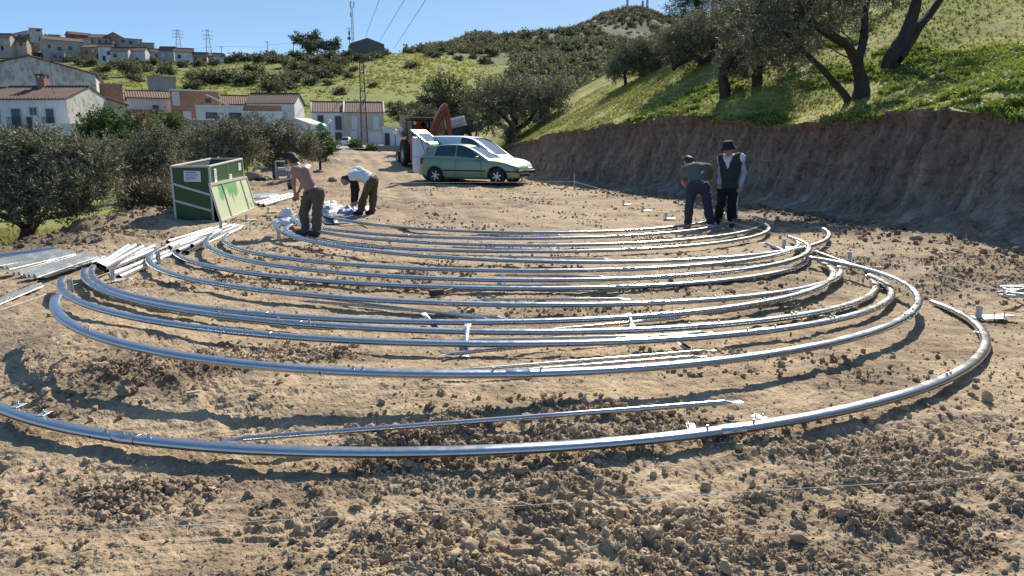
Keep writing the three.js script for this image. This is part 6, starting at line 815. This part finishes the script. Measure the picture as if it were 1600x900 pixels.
{
  const A = yAt(334, 347, 0), B = yAt(392, 320, 0.05), th = Math.atan2(-(B.x - A.x), -(B.z - A.z)), L = 3.1, W = 0.74, Hh = 1.17, t = thing('green_crate', 'open-topped green metal crate in a pale frame with paper labels', 'crate', [A.x, groundBase(A.x, A.z), A.z], th); t.rotation.order = 'YXZ'; t.rotation.x = 0.028;
  const P = (x, y, z) => V(x, y, z), s = 0.04;
  for (const [x, z] of [[0, 0], [-W, 0], [0, -L], [-W, -L]]) mesh('corner_post', rbox(s, Hh, s, 0.008, x, Hh / 2, z), frameMat, t);
  mesh('top_rail', merge(rbox(W - s, s, s, 0.008, -W / 2, Hh - s / 2, 0), rbox(W - s, s, s, 0.008, -W / 2, Hh - s / 2, -L), rbox(s, s, L - s, 0.008, 0, Hh - s / 2, -L / 2), rbox(s, s, L - s, 0.008, -W, Hh - s / 2, -L / 2)), frameMat, t);
  mesh('bottom_rail', merge(rbox(W - s, s, s, 0.008, -W / 2, s / 2, 0), rbox(W - s, s, s, 0.008, -W / 2, s / 2, -L), rbox(s, s, L - s, 0.008, 0, s / 2, -L / 2), rbox(s, s, L - s, 0.008, -W, s / 2, -L / 2)), frameMat, t);
  const fp = mesh('front_panel', box(W - s, Hh - 2 * s, 0.012, -W / 2, Hh / 2, -0.006), greenPaint, t); mesh('back_panel', box(W - s, Hh - 2 * s, 0.012, -W / 2, Hh / 2, -L), innerMat, t);
  for (let i = 0; i < 2; i++) mesh('side_panel', box(0.012, Hh - 2 * s, L / 2 - s, -0.004, Hh / 2, -L * (0.25 + 0.5 * i)), greenPaint, t);
  mesh('far_side_panel', box(0.012, Hh - 2 * s, L - s, -W, Hh / 2, -L / 2), innerMat, t); mesh('floor_panel', box(W, 0.012, L, -W / 2, 0.06, -L / 2), innerMat, t); mesh('side_seam', box(0.014, Hh - 2 * s, 0.012, 0.008, Hh / 2, -L / 2), frameMat, t);
  for (const [y0, y1] of [[0.80, 0.57], [0.46, 0.24]]) mesh('slanted_brace', bar(P(-W + 0.02, y0, 0.02), P(-0.02, y1, 0.02), 0.02, 0.045), frameMat, t);
  for (let i = 0; i < 4; i++) mesh('inner_slat', box(0.012, 0.55, 0.22, -W + 0.03, Hh - 0.42, -0.5 - i * 0.62), M_ROOFW, t);
  const paper = (w, h, lines, head) => [new THREE.BoxGeometry(w, h, 0.003), mat(1, 1, 1, 0.7, 0, { map: paperTex(lines, head) })];
  const p0 = mesh('paper_label', ...paper(0.33, 0.22, 5, 80), t); p0.position.set(-W / 2 + 0.03, 0.95, 0.006); p0.rotation.z = -0.03;
  [[-0.42, 0.93, 0.20, 0.30], [-1.75, 0.74, 0.26, 0.26], [-2.75, 0.98, 0.26, 0.17]].forEach(([z, y, w, h]) => { const q = mesh('paper_label', ...paper(w, h, 4, 50), t); q.rotation.y = Math.PI / 2; q.position.set(0.012, y, z); });
  // the panel that leans on it
  const bl = yAt(346, 348, 0), br = yAt(399, 324, 0.03), e = br.clone().sub(bl), Lp = e.length(), q = thing('leaning_crate_side', 'dusty pale green crate side leaning against the green crate', 'panel', [bl.x, groundBase(bl.x, bl.z), bl.z], Math.atan2(e.x, e.z) - Math.PI);  // local -z runs along its foot
  const g = new THREE.Group(); const lean = 0.22, hh = 0.80, Y = (y) => V(-Math.sin(lean) * y, Math.cos(lean) * y, 0), F = (y, z) => { const k = Y(y); return V(k.x, k.y, z); };
  const uvp = sheet(1, 1, (a, b) => F(lerp(0.02, hh, b), -a * Lp)); mesh('panel_sheet', merge(uvp, uvp.clone().translate(-0.012, 0, 0)), dustGreen, q);
  mesh('panel_frame', merge(bar(F(0.02, 0), F(0.02, -Lp), 0.05, 0.05), bar(F(hh, 0), F(hh, -Lp), 0.05, 0.05), bar(F(0, 0), F(hh, 0), 0.05, 0.04), bar(F(0, -Lp), F(hh, -Lp), 0.05, 0.04)), frameMat, q); for (const f of [0.27, 0.79]) mesh('divider', bar(F(0.02, -Lp * f).add(V(0.012, 0, 0)), F(hh, -Lp * f).add(V(0.012, 0, 0)), 0.03, 0.025), frameMat, q);
}
function crumple(w, h, d, s, fold = 0.3, n = 40) { return sheet(n, n, (a, b) => { const x = (a - 0.5) * 2, z = (b - 0.5) * 2, r = Math.hypot(x, z), k = Math.max(0, 1 - r ** 2.4), f = fbm(x * 2.1 + s, z * 2.1, 4, 0.62), rid = 1 - Math.abs(fbm(x * 3 + s * 3, z * 3 + s, 3)); return V(x * w * (1 + 0.22 * vnoise(z * 3 + s, x * 2)), Math.max(-0.03, 0.8 * h * (Math.sqrt(k) * (0.62 + fold * f * 1.3) + 0.10 * rid * Math.sqrt(k) - 0.06)), z * d * (1 + 0.22 * vnoise(x * 3 + s, z * 2 + 4))); }); }
const sack = (name, label, cat, u, v, w, h, d, m, s, grp) => { const p = yAt(u, v, 0); return tag(Object.assign(mesh(name, crumple(w, h, d, s), m), {}), label, cat, grp) && scene.children[scene.children.length - 1].position.set(p.x, groundBase(p.x, p.z) + 0.01, p.z); };
const plasticW = mat(0.70, 0.71, 0.72, 0.45), tarpB = mat(0.10, 0.12, 0.15, 0.5), tarpG = mat(0.32, 0.36, 0.40, 0.5), bagBlue = mat(0.22, 0.25, 0.42, 0.6), bagBlack = mat(0.018, 0.017, 0.018, 0.6);
sack('plastic_sack', 'crumpled white plastic sack left of the shirtless man', 'sack', 450, 350, 0.30, 0.22, 0.22, plasticW, 1, 'sacks by the workers');
sack('plastic_sack', 'small white sack standing up behind the far left arch ends', 'sack', 448, 338, 0.16, 0.30, 0.15, plasticW, 2, 'sacks by the workers');
sack('tarpaulin', 'dark tarpaulin spread behind the shirtless man', 'tarpaulin', 497, 344, 0.75, 0.14, 0.6, tarpB, 3);
sack('plastic_sack', 'grey and white plastic heap in front of the bent-double man', 'sack', 516, 332, 0.35, 0.28, 0.5, tarpG, 4, 'sacks by the workers');
sack('plastic_sack', 'white plastic wrap behind the grey heap', 'sack', 512, 324, 0.32, 0.26, 0.3, plasticW, 5, 'sacks by the workers');
sack('sack', 'lilac-blue sack under the hands of the bent-double man', 'sack', 545, 334, 0.28, 0.26, 0.3, bagBlue, 6);
sack('plastic_sack', 'bit of white wrap between the bent-double man\'s feet', 'sack', 572, 327, 0.22, 0.12, 0.3, plasticW, 7, 'sacks by the workers');
sack('black_bag', 'black bag lying in front of the pale boulder behind the workers', 'bag', 410, 284, 0.36, 0.24, 0.3, bagBlack, 8);
sack('plastic_sheet', 'blue-grey plastic sheet folded right of the leaning panel', 'sheet', 412, 306, 0.40, 0.10, 0.7, mat(0.36, 0.43, 0.5, 0.35), 9);
sack('plastic_sack', 'white sack behind the lower left corner of the crate', 'sack', 266, 322, 0.15, 0.2, 0.15, plasticW, 10, 'sacks by the workers');
{
  const stone = (label, u, v, s, i) => { const p = yAt(u, v, 0), o = mesh('boulder', lumpGeo(3, 0.5, 60 + i), mat(0.34, 0.25, 0.17, 0.98, 0, { bumpMap: dirtBump, bumpScale: 0.02 })); tag(o, label, 'boulder', 'pale boulders behind the workers'); o.position.set(p.x, groundBase(p.x, p.z) + s * 0.3, p.z); o.scale.set(s, s * 0.9, s); };
  stone('pale rounded boulder above the black bag', 412, 272, 0.42, 0); stone('pale upright boulder right behind the crate', 396, 288, 0.34, 1); stone('small pale boulder right of the shirtless man', 520, 288, 0.16, 2);
  stone('brown boulder at the foot of the bank, far right', 1566, 436, 0.06, 3); stone('brown boulder at the foot of the bank right of the arch ends', 1432, 375, 0.09, 4); stone('rounded stone at the foot of the bank beside the standing man', 1112, 322, 0.14, 5);
  const p = yAt(442, 290, 0), g = thing('mortar_mixer', 'small grey machine on a tubular frame behind the shirtless man', 'machine', [p.x, groundBase(p.x, p.z), p.z], 0.4); mesh('tubular_frame', merge([[-0.22, 0], [0.22, 0]].flatMap(([x]) => [rod(V(x, 0.02, 0.15), V(x, 0.72, 0), 0.025), rod(V(x, 0.02, -0.25), V(x, 0.6, 0), 0.025)]), rod(V(-0.22, 0.72, 0), V(0.22, 0.72, 0), 0.025), rod(V(-0.22, 0.05, 0.15), V(0.22, 0.05, 0.15), 0.025)), galvDull, g); mesh('motor', merge(rbox(0.34, 0.22, 0.26, 0.04, -0.02, 0.26, 0.02), new THREE.CylinderGeometry(0.1, 0.1, 0.2, 16).rotateZ(1.57).translate(0.2, 0.28, 0.02)), mat(0.3, 0.31, 0.33, 0.5, 0.3), g); mesh('fuel_tank', rbox(0.3, 0.1, 0.22, 0.03, 0, 0.44, 0.02), M_ROOFW, g); for (const x of [-0.27, 0.27]) mesh('wheel', new THREE.TorusGeometry(0.11, 0.035, 8, 18).rotateY(1.57).translate(x, 0.14, -0.15), M_DARK, g);
  const b = yAt(456, 296, 0), bk = thing('bucket', 'dark blue bucket beside the shirtless man\'s arms', 'bucket', [b.x, groundBase(b.x, b.z), b.z]); mesh('pail', new THREE.LatheGeometry([[0.001, 0.01], [0.13, 0.01], [0.17, 0.34], [0.18, 0.35], [0.165, 0.34], [0.125, 0.03]].map(([x, y]) => new THREE.Vector2(x, y)), 20), mat(0.03, 0.05, 0.13, 0.4), bk); mesh('bail', new THREE.TorusGeometry(0.17, 0.006, 6, 20, Math.PI).rotateX(0.7).translate(0, 0.33, 0), M_IRON, bk);
  const d = yAt(682, 464, 0), w = thing('mallet', 'dark mallet head lying among the arches left of centre', 'mallet', [d.x, groundBase(d.x, d.z), d.z], 0.4); mesh('head', rbox(0.16, 0.07, 0.07, 0.012, 0, 0.05, 0), M_DARK, w); mesh('handle', rod(V(0.06, 0.05, 0), V(0.28, 0.06, -0.12), 0.012), mat(0.4, 0.3, 0.2), w);
  const chip = (u, v, L, a, lab) => { const p2 = yAt(u, v, 0), o = mesh('wood_chip', rbox(L, 0.012, 0.022, 0.004, 0, 0, 0, 0.1, 0, 0.05), mat(0.55, 0.42, 0.26)); o.position.set(p2.x, groundY(p2.x, p2.z) + 0.015, p2.z); o.rotation.y = a; tag(o, lab, 'wood chip'); };
  chip(335, 768, 0.085, -0.6, 'pale wood splinter on the dirt below the nearest arch'); chip(302, 615, 0.09, 0.3, 'pale wood chip on the clods inside the second arch'); chip(105, 558, 0.07, 0.1, 'small pale chip on the dirt at the left');
}
// ---------- the car, the van, the backhoe loader and the tipped trailer ----------
const paint = (r, g, b, metal = 0.3) => new THREE.MeshPhysicalMaterial({ color: rgb(r, g, b), metalness: metal, roughness: 0.45, clearcoat: 0.5, clearcoatRoughness: 0.15, side: THREE.DoubleSide });
const carGlass = new THREE.MeshPhysicalMaterial({ color: rgb(0.02, 0.025, 0.03), roughness: 0.06, metalness: 0, clearcoat: 1, side: THREE.DoubleSide }), rubber = mat(0.025, 0.024, 0.023, 0.85), alloy = mat(0.55, 0.56, 0.58, 0.35, 0.8), blackTrim = mat(0.03, 0.03, 0.032, 0.6), redLens = mat(0.35, 0.02, 0.02, 0.25), clearLens = mat(0.6, 0.62, 0.65, 0.12, 0.3);
const smoothKey = (k) => { const xs = k.map((q) => q[0]), ys = k.map((q) => q[1]); return (x) => { let i = 0; while (i < xs.length - 2 && x > xs[i + 1]) i++; const t = clamp((x - xs[i]) / (xs[i + 1] - xs[i])), m = (j) => (j <= 0 || j >= xs.length - 1 ? 0 : (ys[j + 1] - ys[j - 1]) / (xs[j + 1] - xs[j - 1])), h = xs[i + 1] - xs[i], t2 = t * t, t3 = t2 * t; return (2 * t3 - 3 * t2 + 1) * ys[i] + (t3 - 2 * t2 + t) * h * m(i) + (-2 * t3 + 3 * t2) * ys[i + 1] + (t3 - t2) * h * m(i + 1); }; };
function wheelParts(t, x, z, r, w, spokes) {
  const s = Math.sign(z), tyre = mesh('tyre', new THREE.LatheGeometry([[r * 0.62, -w / 2], [r * 0.9, -w / 2], [r * 0.985, -w * 0.36], [r, -w * 0.2], [r, w * 0.2], [r * 0.985, w * 0.36], [r * 0.9, w / 2], [r * 0.62, w / 2]].map(([a, b]) => new THREE.Vector2(a, b)), 36).rotateX(Math.PI / 2), rubber, t); tyre.position.set(x, r, z);
  const rim = mesh('rim', merge(new THREE.LatheGeometry([[r * 0.64, -w * 0.4], [r * 0.60, 0.3 * w], [r * 0.645, w * 0.44], [r * 0.66, w * 0.44]].map(([a, b]) => new THREE.Vector2(a, b)), 32).rotateX(Math.PI / 2 * 1).rotateY(s > 0 ? 0 : Math.PI), Array.from({ length: spokes }, (_, k) => box(r * 0.5, r * 0.16, 0.03, r * 0.33, 0, s * w * 0.34).applyMatrix4(new THREE.Matrix4().makeRotationZ(2 * Math.PI * k / spokes + 0.3))), new THREE.CylinderGeometry(r * 0.13, r * 0.13, 0.05, 14).rotateX(Math.PI / 2).translate(0, 0, s * w * 0.34)), alloy, tyre);
  mesh('brake_disc', new THREE.CylinderGeometry(r * 0.5, r * 0.5, 0.02, 20).rotateX(Math.PI / 2).translate(0, 0, s * w * 0.1), blackTrim, tyre);
}
function carShell(t, o, m) {
  const { L, top, wid, bot, roof, r0, r1, roofW, wheels, wr } = o, T = smoothKey(top), Wd = smoothKey(wid), B = smoothKey(bot), R = smoothKey(roof), RW = smoothKey(roofW);
  const arch = (x, y, z) => { let q = z; for (const wx of wheels) { const d = Math.hypot(x - wx, y - wr); if (d < wr * 1.16) q = Math.min(q, 0.56); } return q; };
  const sec = (x) => { const w = Wd(x), b = B(x), y = T(x); return [[0, b], [w * 0.86, b], [w * 0.955, b + 0.06], [w * 0.985, lerp(b, y, 0.30)], [w, lerp(b, y, 0.50)], [w * 0.99, lerp(b, y, 0.68)], [w * 0.965, lerp(b, y, 0.86)], [w * 0.92, y - 0.02], [w * 0.84, y], [w * 0.45, y + 0.018], [0, y + 0.024]]; };
  const along = (f, nu, nv) => { const g = []; for (const s of [1, -1]) { const q = sheet(nu, nv, (a, b) => { const v = f(a, b); return V(v.x, v.y, v.z * s); }); g.push(q); } return merge(...g); };
  const lowerAt = (a, b) => { const x = a * L, S = sec(x), k = b * (S.length - 1), i = Math.min(S.length - 2, Math.floor(k)), u = k - i, z = lerp(S[i][0], S[i + 1][0], u), y = lerp(S[i][1], S[i + 1][1], u); return V(x, y, z > 0.6 ? arch(x, y, z) : z); };
  mesh('body', along(lowerAt, 120, 50), m, t);
  mesh('bumper_end', merge([0, 1].map((e) => { const S = sec(e * L), sh = new THREE.Shape([...S.map(([z, y]) => new THREE.Vector2(z, y)), ...S.slice().reverse().map(([z, y]) => new THREE.Vector2(-z, y))]); return new THREE.ShapeGeometry(sh).rotateY(-Math.PI / 2).translate(e * L, 0, 0); })), m, t);
  const cab = (x, b) => { const wb = Wd(x) * 0.93, yb = T(x) - 0.015, yr = Math.max(R(x), yb), w2 = Math.min(RW(x), wb); const S = [[wb, yb], [lerp(wb, w2, 0.35), lerp(yb, yr, 0.4)], [lerp(wb, w2, 0.8), lerp(yb, yr, 0.82)], [w2 * 0.97, lerp(yb, yr, 0.955)], [w2 * 0.82, lerp(yb, yr, 0.99)], [0, yr + 0.012]], k = b * (S.length - 1), i = Math.min(S.length - 2, Math.floor(k)), u = k - i; return V(x, lerp(S[i][1], S[i + 1][1], u), lerp(S[i][0], S[i + 1][0], u)); };
  mesh('roof_shell', along((a, b) => cab(lerp(r0, r1, a), b), 60, 30), m, t);
  const patch = (x0, x1, b0, b1, off = 0.008, cutF = 0, cutR = 0) => (s) => sheet(14, 8, (a, b) => { const bb = lerp(b0, b1, b), x = lerp(x0 + cutR * b, x1 - cutF * b, a), p = cab(x, bb); return V(p.x, p.y + off * 0.3, s * (p.z + off)); });
  return { cab, patch, T, Wd, B };
}
{ // pale green hatchback with its tailgate up
  const rear = yAt(682, 287, 0), front = yAt(776, 290.5, 0), d = front.clone().sub(rear); d.y = 0; const psi = -0.40, WB = 2.61, mid = rear.clone().add(front).multiplyScalar(0.5), f = V(Math.cos(psi), 0, -Math.sin(psi)), lat = V(-f.z, 0, f.x), org = mid.clone().addScaledVector(f, -0.78 - WB / 2).addScaledVector(lat, -0.75);
  const t = thing('hatchback_car', 'pale green hatchback with raised tailgate on the dirt', 'car', [org.x, groundBase(mid.x, mid.z) + 0.0, org.z], psi); const m = paint(0.24, 0.33, 0.21, 0.5);
  const o = { L: 4.2, top: [[0, 0.86], [0.12, 0.98], [0.6, 0.98], [1.5, 0.955], [2.6, 0.93], [3.1, 0.91], [3.6, 0.85], [3.92, 0.77], [4.12, 0.66], [4.2, 0.52]], wid: [[0, 0.62], [0.12, 0.74], [0.45, 0.82], [1.2, 0.86], [2.9, 0.86], [3.6, 0.82], [3.95, 0.72], [4.12, 0.58], [4.2, 0.42]], bot: [[0, 0.34], [0.3, 0.24], [1, 0.20], [3.2, 0.20], [3.9, 0.22], [4.2, 0.30]], roof: [[0.1, 1.0], [0.25, 1.22], [0.45, 1.40], [0.8, 1.47], [1.4, 1.505], [1.9, 1.47], [2.4, 1.28], [3.0, 0.95], [3.15, 0.88]], r0: 0.1, r1: 3.15, roofW: [[0.1, 0.66], [0.5, 0.60], [1.5, 0.60], [2.2, 0.60], [3.15, 0.72]], wheels: [0.78, 0.78 + WB], wr: 0.315 };
  const c = carShell(t, o, m);
  for (const s of [1, -1]) { mesh('rear_side_window', c.patch(0.72, 1.62, 0.10, 0.56, 0.008, 0.0, 0.12)(s), carGlass, t); mesh('front_side_window', c.patch(1.68, 2.86, 0.10, 0.56, 0.008, 0.72, 0)(s), carGlass, t); mesh('side_strip', rbox(1.9, 0.055, 0.02, 0.008, 1.98, 0.52, s * 0.868), blackTrim, t); mesh('door_handle', merge(rbox(0.16, 0.03, 0.03, 0.01, 0.98, 0.80, s * 0.862), rbox(0.16, 0.03, 0.03, 0.01, 1.86, 0.80, s * 0.862)), m, t); mesh('door_gap', merge(box(0.010, 0.60, 0.008, 1.66, 0.60, s * 0.862), box(0.010, 0.58, 0.008, 2.76, 0.58, s * 0.862)), blackTrim, t); mesh('mirror', rbox(0.12, 0.13, 0.18, 0.04, 2.62, 1.0, s * 0.93), m, t); mesh('headlight', rbox(0.42, 0.13, 0.10, 0.05, 3.80, 0.66, s * 0.66, 0, s * 0.45, -0.22), clearLens, t); mesh('tail_light', rbox(0.14, 0.26, 0.08, 0.03, 0.13, 0.86, s * 0.72, 0, -s * 0.5, 0), redLens, t); mesh('wheel_arch', new THREE.TorusGeometry(0.375, 0.02, 8, 24, Math.PI).translate(0.78, 0.31, s * 0.835), m, t); }
  mesh('windscreen', sheet(12, 10, (a, b) => { const x = lerp(2.12, 2.96, b), p = c.cab(x, 0.72 + 0.0 * a); const top = c.cab(x, 1); return V(x, top.y + 0.012 - 0.02 * (2 * a - 1) ** 2, (2 * a - 1) * p.z * 0.96); }), carGlass, t);
  mesh('front_bumper_strip', merge(rbox(0.14, 0.08, 1.2, 0.03, 4.13, 0.50, 0), rbox(0.5, 0.06, 0.04, 0.02, 3.88, 0.50, 0.735, 0, 0.42, 0), rbox(0.5, 0.06, 0.04, 0.02, 3.88, 0.50, -0.735, 0, -0.42, 0)), blackTrim, t); mesh('lower_grille', rbox(0.06, 0.12, 0.9, 0.02, 4.185, 0.36, 0), blackTrim, t); mesh('upper_grille', rbox(0.1, 0.05, 0.5, 0.02, 4.11, 0.605, 0), blackTrim, t);
  mesh('dark_boot_patch', rbox(0.05, 0.52, 1.1, 0.04, 0.2, 1.14, 0, 0, 0, -0.45), blackTrim, t);  // near-black slab paints in the shade inside the open boot
  const tg = mesh('tailgate', rbox(1.05, 0.07, 1.24, 0.03, -0.5, 0, 0), m, t); tg.position.set(0.40, 1.46, 0); tg.rotation.z = -0.62; mesh('rear_glass', rbox(0.56, 0.085, 1.02, 0.012, -0.46, 0, 0), carGlass, tg); mesh('roof_spoiler', rbox(0.2, 0.05, 1.16, 0.02, -0.08, 0.045, 0), m, tg); mesh('tailgate_lining', rbox(0.34, 0.03, 1.1, 0.012, -0.84, -0.04, 0), blackTrim, tg);
  for (const s of [1, -1]) { mesh('gas_strut', rod(V(0.22, 1.12, s * 0.55), V(0.02, 1.66, s * 0.55), 0.012), blackTrim, t); for (const x of o.wheels) { const w = new THREE.Group(); w.name = 'wheel'; w.position.set(x, 0, s * 0.74); t.add(w); wheelParts(w, 0, s * 0.001, 0.315, 0.2, 6); } }
}
{ // white van behind it
  const p = yAt(752, 281, 0), psi = 0.40, L = 4.4, f = V(Math.cos(psi), 0, -Math.sin(psi)), lat = V(-f.z, 0, f.x), ctr = at(738, 281, 31.3), org = ctr.clone().addScaledVector(f, -2.25).addScaledVector(V(0, 0, 0), 0), t = thing('white_van', 'small white van parked behind the green hatchback', 'van', [org.x, groundBase(ctr.x, ctr.z), org.z - 0.4], -psi), m = paint(0.66, 0.74, 0.78, 0.0);
  t.rotation.y = -psi; t.scale.set(1.1, 0.95, 1);
  const o = { L, top: [[0, 1.02], [0.3, 1.05], [2, 1.04], [3.0, 1.03], [3.4, 0.99], [3.9, 0.90], [4.25, 0.74], [4.4, 0.55]], wid: [[0, 0.80], [0.2, 0.86], [1, 0.89], [3, 0.89], [3.8, 0.84], [4.2, 0.7], [4.4, 0.48]], bot: [[0, 0.34], [0.4, 0.24], [3.6, 0.22], [4.4, 0.3]], roof: [[0.02, 1.80], [0.3, 1.86], [1.4, 1.88], [2.2, 1.84], [2.6, 1.70], [3.05, 1.35], [3.45, 1.02], [3.5, 0.98]], r0: 0.02, r1: 3.5, roofW: [[0, 0.74], [0.4, 0.74], [2, 0.72], [3.5, 0.76]], wheels: [0.75, 3.45], wr: 0.32 };
  const c = carShell(t, o, m); for (const s of [1, -1]) { mesh('side_window', c.patch(2.0, 3.1, 0.10, 0.58, 0.008, 0.62, 0.04)(s), carGlass, t); mesh('mirror', rbox(0.12, 0.2, 0.18, 0.04, 2.95, 1.15, s * 0.98), blackTrim, t); mesh('headlight', rbox(0.4, 0.16, 0.1, 0.05, 4.02, 0.78, s * 0.66, 0, s * 0.5, -0.3), clearLens, t); mesh('door_gap', merge(box(0.01, 0.95, 0.008, 1.95, 0.72, s * 0.893), box(0.01, 0.7, 0.008, 3.0, 0.62, s * 0.893)), blackTrim, t); }
  mesh('windscreen', sheet(12, 10, (a, b) => { const x = lerp(2.42, 3.34, b), p2 = c.cab(x, 0.72), top = c.cab(x, 1); return V(x, top.y + 0.012 - 0.03 * (2 * a - 1) ** 2, (2 * a - 1) * p2.z * 0.96); }), carGlass, t); mesh('rear_doors', rbox(0.06, 1.45, 1.5, 0.03, 0.0, 1.12, 0), m, t); mesh('front_bumper', rbox(0.16, 0.16, 1.2, 0.05, 4.36, 0.42, 0), blackTrim, t);
  for (const s of [1, -1]) for (const x of o.wheels) { const w = new THREE.Group(); w.name = 'wheel'; w.position.set(x, 0, s * 0.77); t.add(w); wheelParts(w, 0, s * 0.001, 0.32, 0.2, 5); }
}
{ // backhoe loader seen from its digging end
  const p = at(664, 261, 38), t = thing('backhoe_loader', 'orange backhoe loader with folded digging arm beyond the cars', 'backhoe', [p.x, groundBase(p.x, p.z), p.z], 0.35), org = paint(0.40, 0.085, 0.025, 0.0), black = M_DARK, rust = mat(0.32, 0.09, 0.04, 0.7);
  mesh('chassis', merge(rbox(1.1, 0.6, 2.4, 0.06, 0, 0.85, -0.8), rbox(0.9, 0.6, 1.3, 0.08, 0, 1.25, -2.0)), org, t);
  const cab = mesh('cab', merge([[-0.62, 0], [0.62, 0], [-0.62, -1.3], [0.62, -1.3]].map(([x, z]) => rod(V(x, 1.05, z), V(x * 0.94, 2.35, z), 0.05)), rbox(1.42, 0.14, 1.6, 0.05, 0, 2.42, -0.65), rbox(1.34, 0.3, 0.06, 0.02, 0, 1.2, 0)), black, t); mesh('cab_glass', merge(box(1.14, 0.9, 0.02, 0, 1.85, -1.3), box(0.02, 0.9, 1.2, -0.6, 1.85, -0.65), box(0.02, 0.9, 1.2, 0.6, 1.85, -0.65)), carGlass, cab); mesh('seat', rbox(0.5, 0.7, 0.4, 0.08, 0, 1.5, -0.7), black, cab); mesh('work_light', merge(new THREE.CylinderGeometry(0.08, 0.08, 0.1, 12).rotateX(1.57).translate(-0.5, 2.2, 0.1), new THREE.CylinderGeometry(0.08, 0.08, 0.1, 12).rotateX(1.57).translate(0.5, 2.2, 0.1)), clearLens, cab);
  for (const s of [-1, 1]) { const w = new THREE.Group(); w.name = 'wheel'; w.position.set(s * 0.85, 0, -0.6); w.rotation.y = Math.PI / 2; t.add(w); wheelParts(w, 0, s * 0.001, 0.62, 0.42, 8); const w2 = new THREE.Group(); w2.name = 'wheel'; w2.position.set(s * 0.8, 0, -2.5); w2.rotation.y = Math.PI / 2; t.add(w2); wheelParts(w2, 0, s * 0.001, 0.4, 0.3, 6); mesh('stabiliser', merge(rbox(0.22, 1.3, 0.22, 0.03, s * 0.72, 0.95, 0.45), rbox(0.4, 0.08, 0.4, 0.02, s * 0.74, 0.16, 0.45)), org, t); mesh('fender', new THREE.CylinderGeometry(0.72, 0.72, 0.4, 20, 1, true, 0, Math.PI).rotateZ(Math.PI / 2).rotateX(-Math.PI / 2).translate(s * 0.85, 0.66, -0.6), org, t); }
  mesh('kingpost', rbox(0.7, 0.9, 0.4, 0.05, 0.1, 0.8, 0.6), org, t);
  const arm = (pts, w0, w1, d, m, name) => { const n = pts.length, sh = []; const up = [], dn = []; for (let i = 0; i < n; i++) { const a = pts[Math.max(0, i - 1)], b = pts[Math.min(n - 1, i + 1)], tx = b[0] - a[0], ty = b[1] - a[1], l = Math.hypot(tx, ty), w = (i === 0 || i === n - 1 ? w1 : w0) / 2; up.push(new THREE.Vector2(pts[i][0] - ty / l * w, pts[i][1] + tx / l * w)); dn.unshift(new THREE.Vector2(pts[i][0] + ty / l * w, pts[i][1] - tx / l * w)); } return mesh(name, new THREE.ExtrudeGeometry(new THREE.Shape([...up, ...dn]), { depth: d, bevelEnabled: true, bevelSize: 0.015, bevelThickness: 0.015, bevelSegments: 1 }).translate(0, 0, -d / 2 + 0.75), m, t); };
  arm([[0.05, 1.1], [0.25, 1.75], [0.55, 2.45], [0.85, 2.95], [0.98, 3.1]], 0.27, 0.18, 0.22, org, 'boom'); arm([[0.9, 3.1], [1.02, 2.7], [1.1, 2.1], [1.2, 1.5]], 0.2, 0.14, 0.2, rust, 'dipper_arm');
  mesh('hydraulic_cylinder', merge(rod(V(0.35, 1.35, 0.98), V(0.8, 2.4, 0.98), 0.06), rod(V(0.8, 2.4, 0.98), V(0.95, 2.9, 0.98), 0.035), rod(V(0.55, 2.1, 0.6), V(0.95, 2.85, 0.6), 0.055)), rust, t); mesh('hoses', merge(tube([V(0.1, 1.4, 0.95), V(0.4, 2.2, 1.0), V(0.8, 2.8, 0.95), V(1.1, 2.5, 0.95)], 0.025, 24, 6), tube([V(0.15, 1.2, 0.9), V(0.5, 2.1, 1.05), V(0.9, 2.7, 1.0)], 0.025, 24, 6)), black, t); mesh('bucket', merge(rbox(0.5, 0.5, 0.55, 0.08, 1.05, 1.15, 0.75, 0, 0, 0.3), rbox(0.1, 0.3, 0.5, 0.02, 0.85, 0.85, 0.75)), rust, t);
}
{ // a tipped trailer with a caged white tank in the trees
  const p = at(722, 209, 42), t = thing('tipped_trailer', 'dark blue tipped trailer under the trees behind the van', 'trailer', p, 0.1); t.rotation.order = 'YXZ'; t.rotation.z = 0.22; mesh('tray', merge(box(2.1, 0.08, 1.3, 0.15, 0, -0.6), box(2.1, 0.42, 0.06, 0.15, 0.2, 0.04), box(2.1, 0.42, 0.06, 0.15, 0.2, -1.24), box(0.06, 0.42, 1.3, 1.2, 0.2, -0.6)), mat(0.015, 0.022, 0.06, 0.5), t); mesh('drawbar', merge(rod(V(1.2, 0.1, -0.6), V(2.0, 0.3, -0.6), 0.06), rod(V(0.9, 0, -0.6), V(0.6, -0.7, -0.6), 0.06)), M_IRON, t); for (const s of [0.12, -1.32]) mesh('wheel', new THREE.TorusGeometry(0.24, 0.09, 10, 22).translate(0.2, -0.18, s), rubber, t);
  const q = thing('caged_tank', 'white plastic tank in a wire cage lying on the blue trailer', 'tank', at(716, 204, 42.2), 0.1); q.rotation.z = 0.22; mesh('tank', rbox(1.15, 0.62, 0.9, 0.07, -0.05, 0.42, -0.5), mat(0.70, 0.71, 0.70, 0.5), q); mesh('cage', merge(Array.from({ length: 7 }, (_, i) => rod(V(-0.63 + i * 0.193, 0.1, -0.02), V(-0.63 + i * 0.193, 0.75, -0.02), 0.012, 0.012, 5)), Array.from({ length: 4 }, (_, i) => rod(V(-0.63, 0.12 + i * 0.21, -0.02), V(0.53, 0.12 + i * 0.21, -0.02), 0.012, 0.012, 5))), galvDull, q);
}
renderer.render(scene, camera);
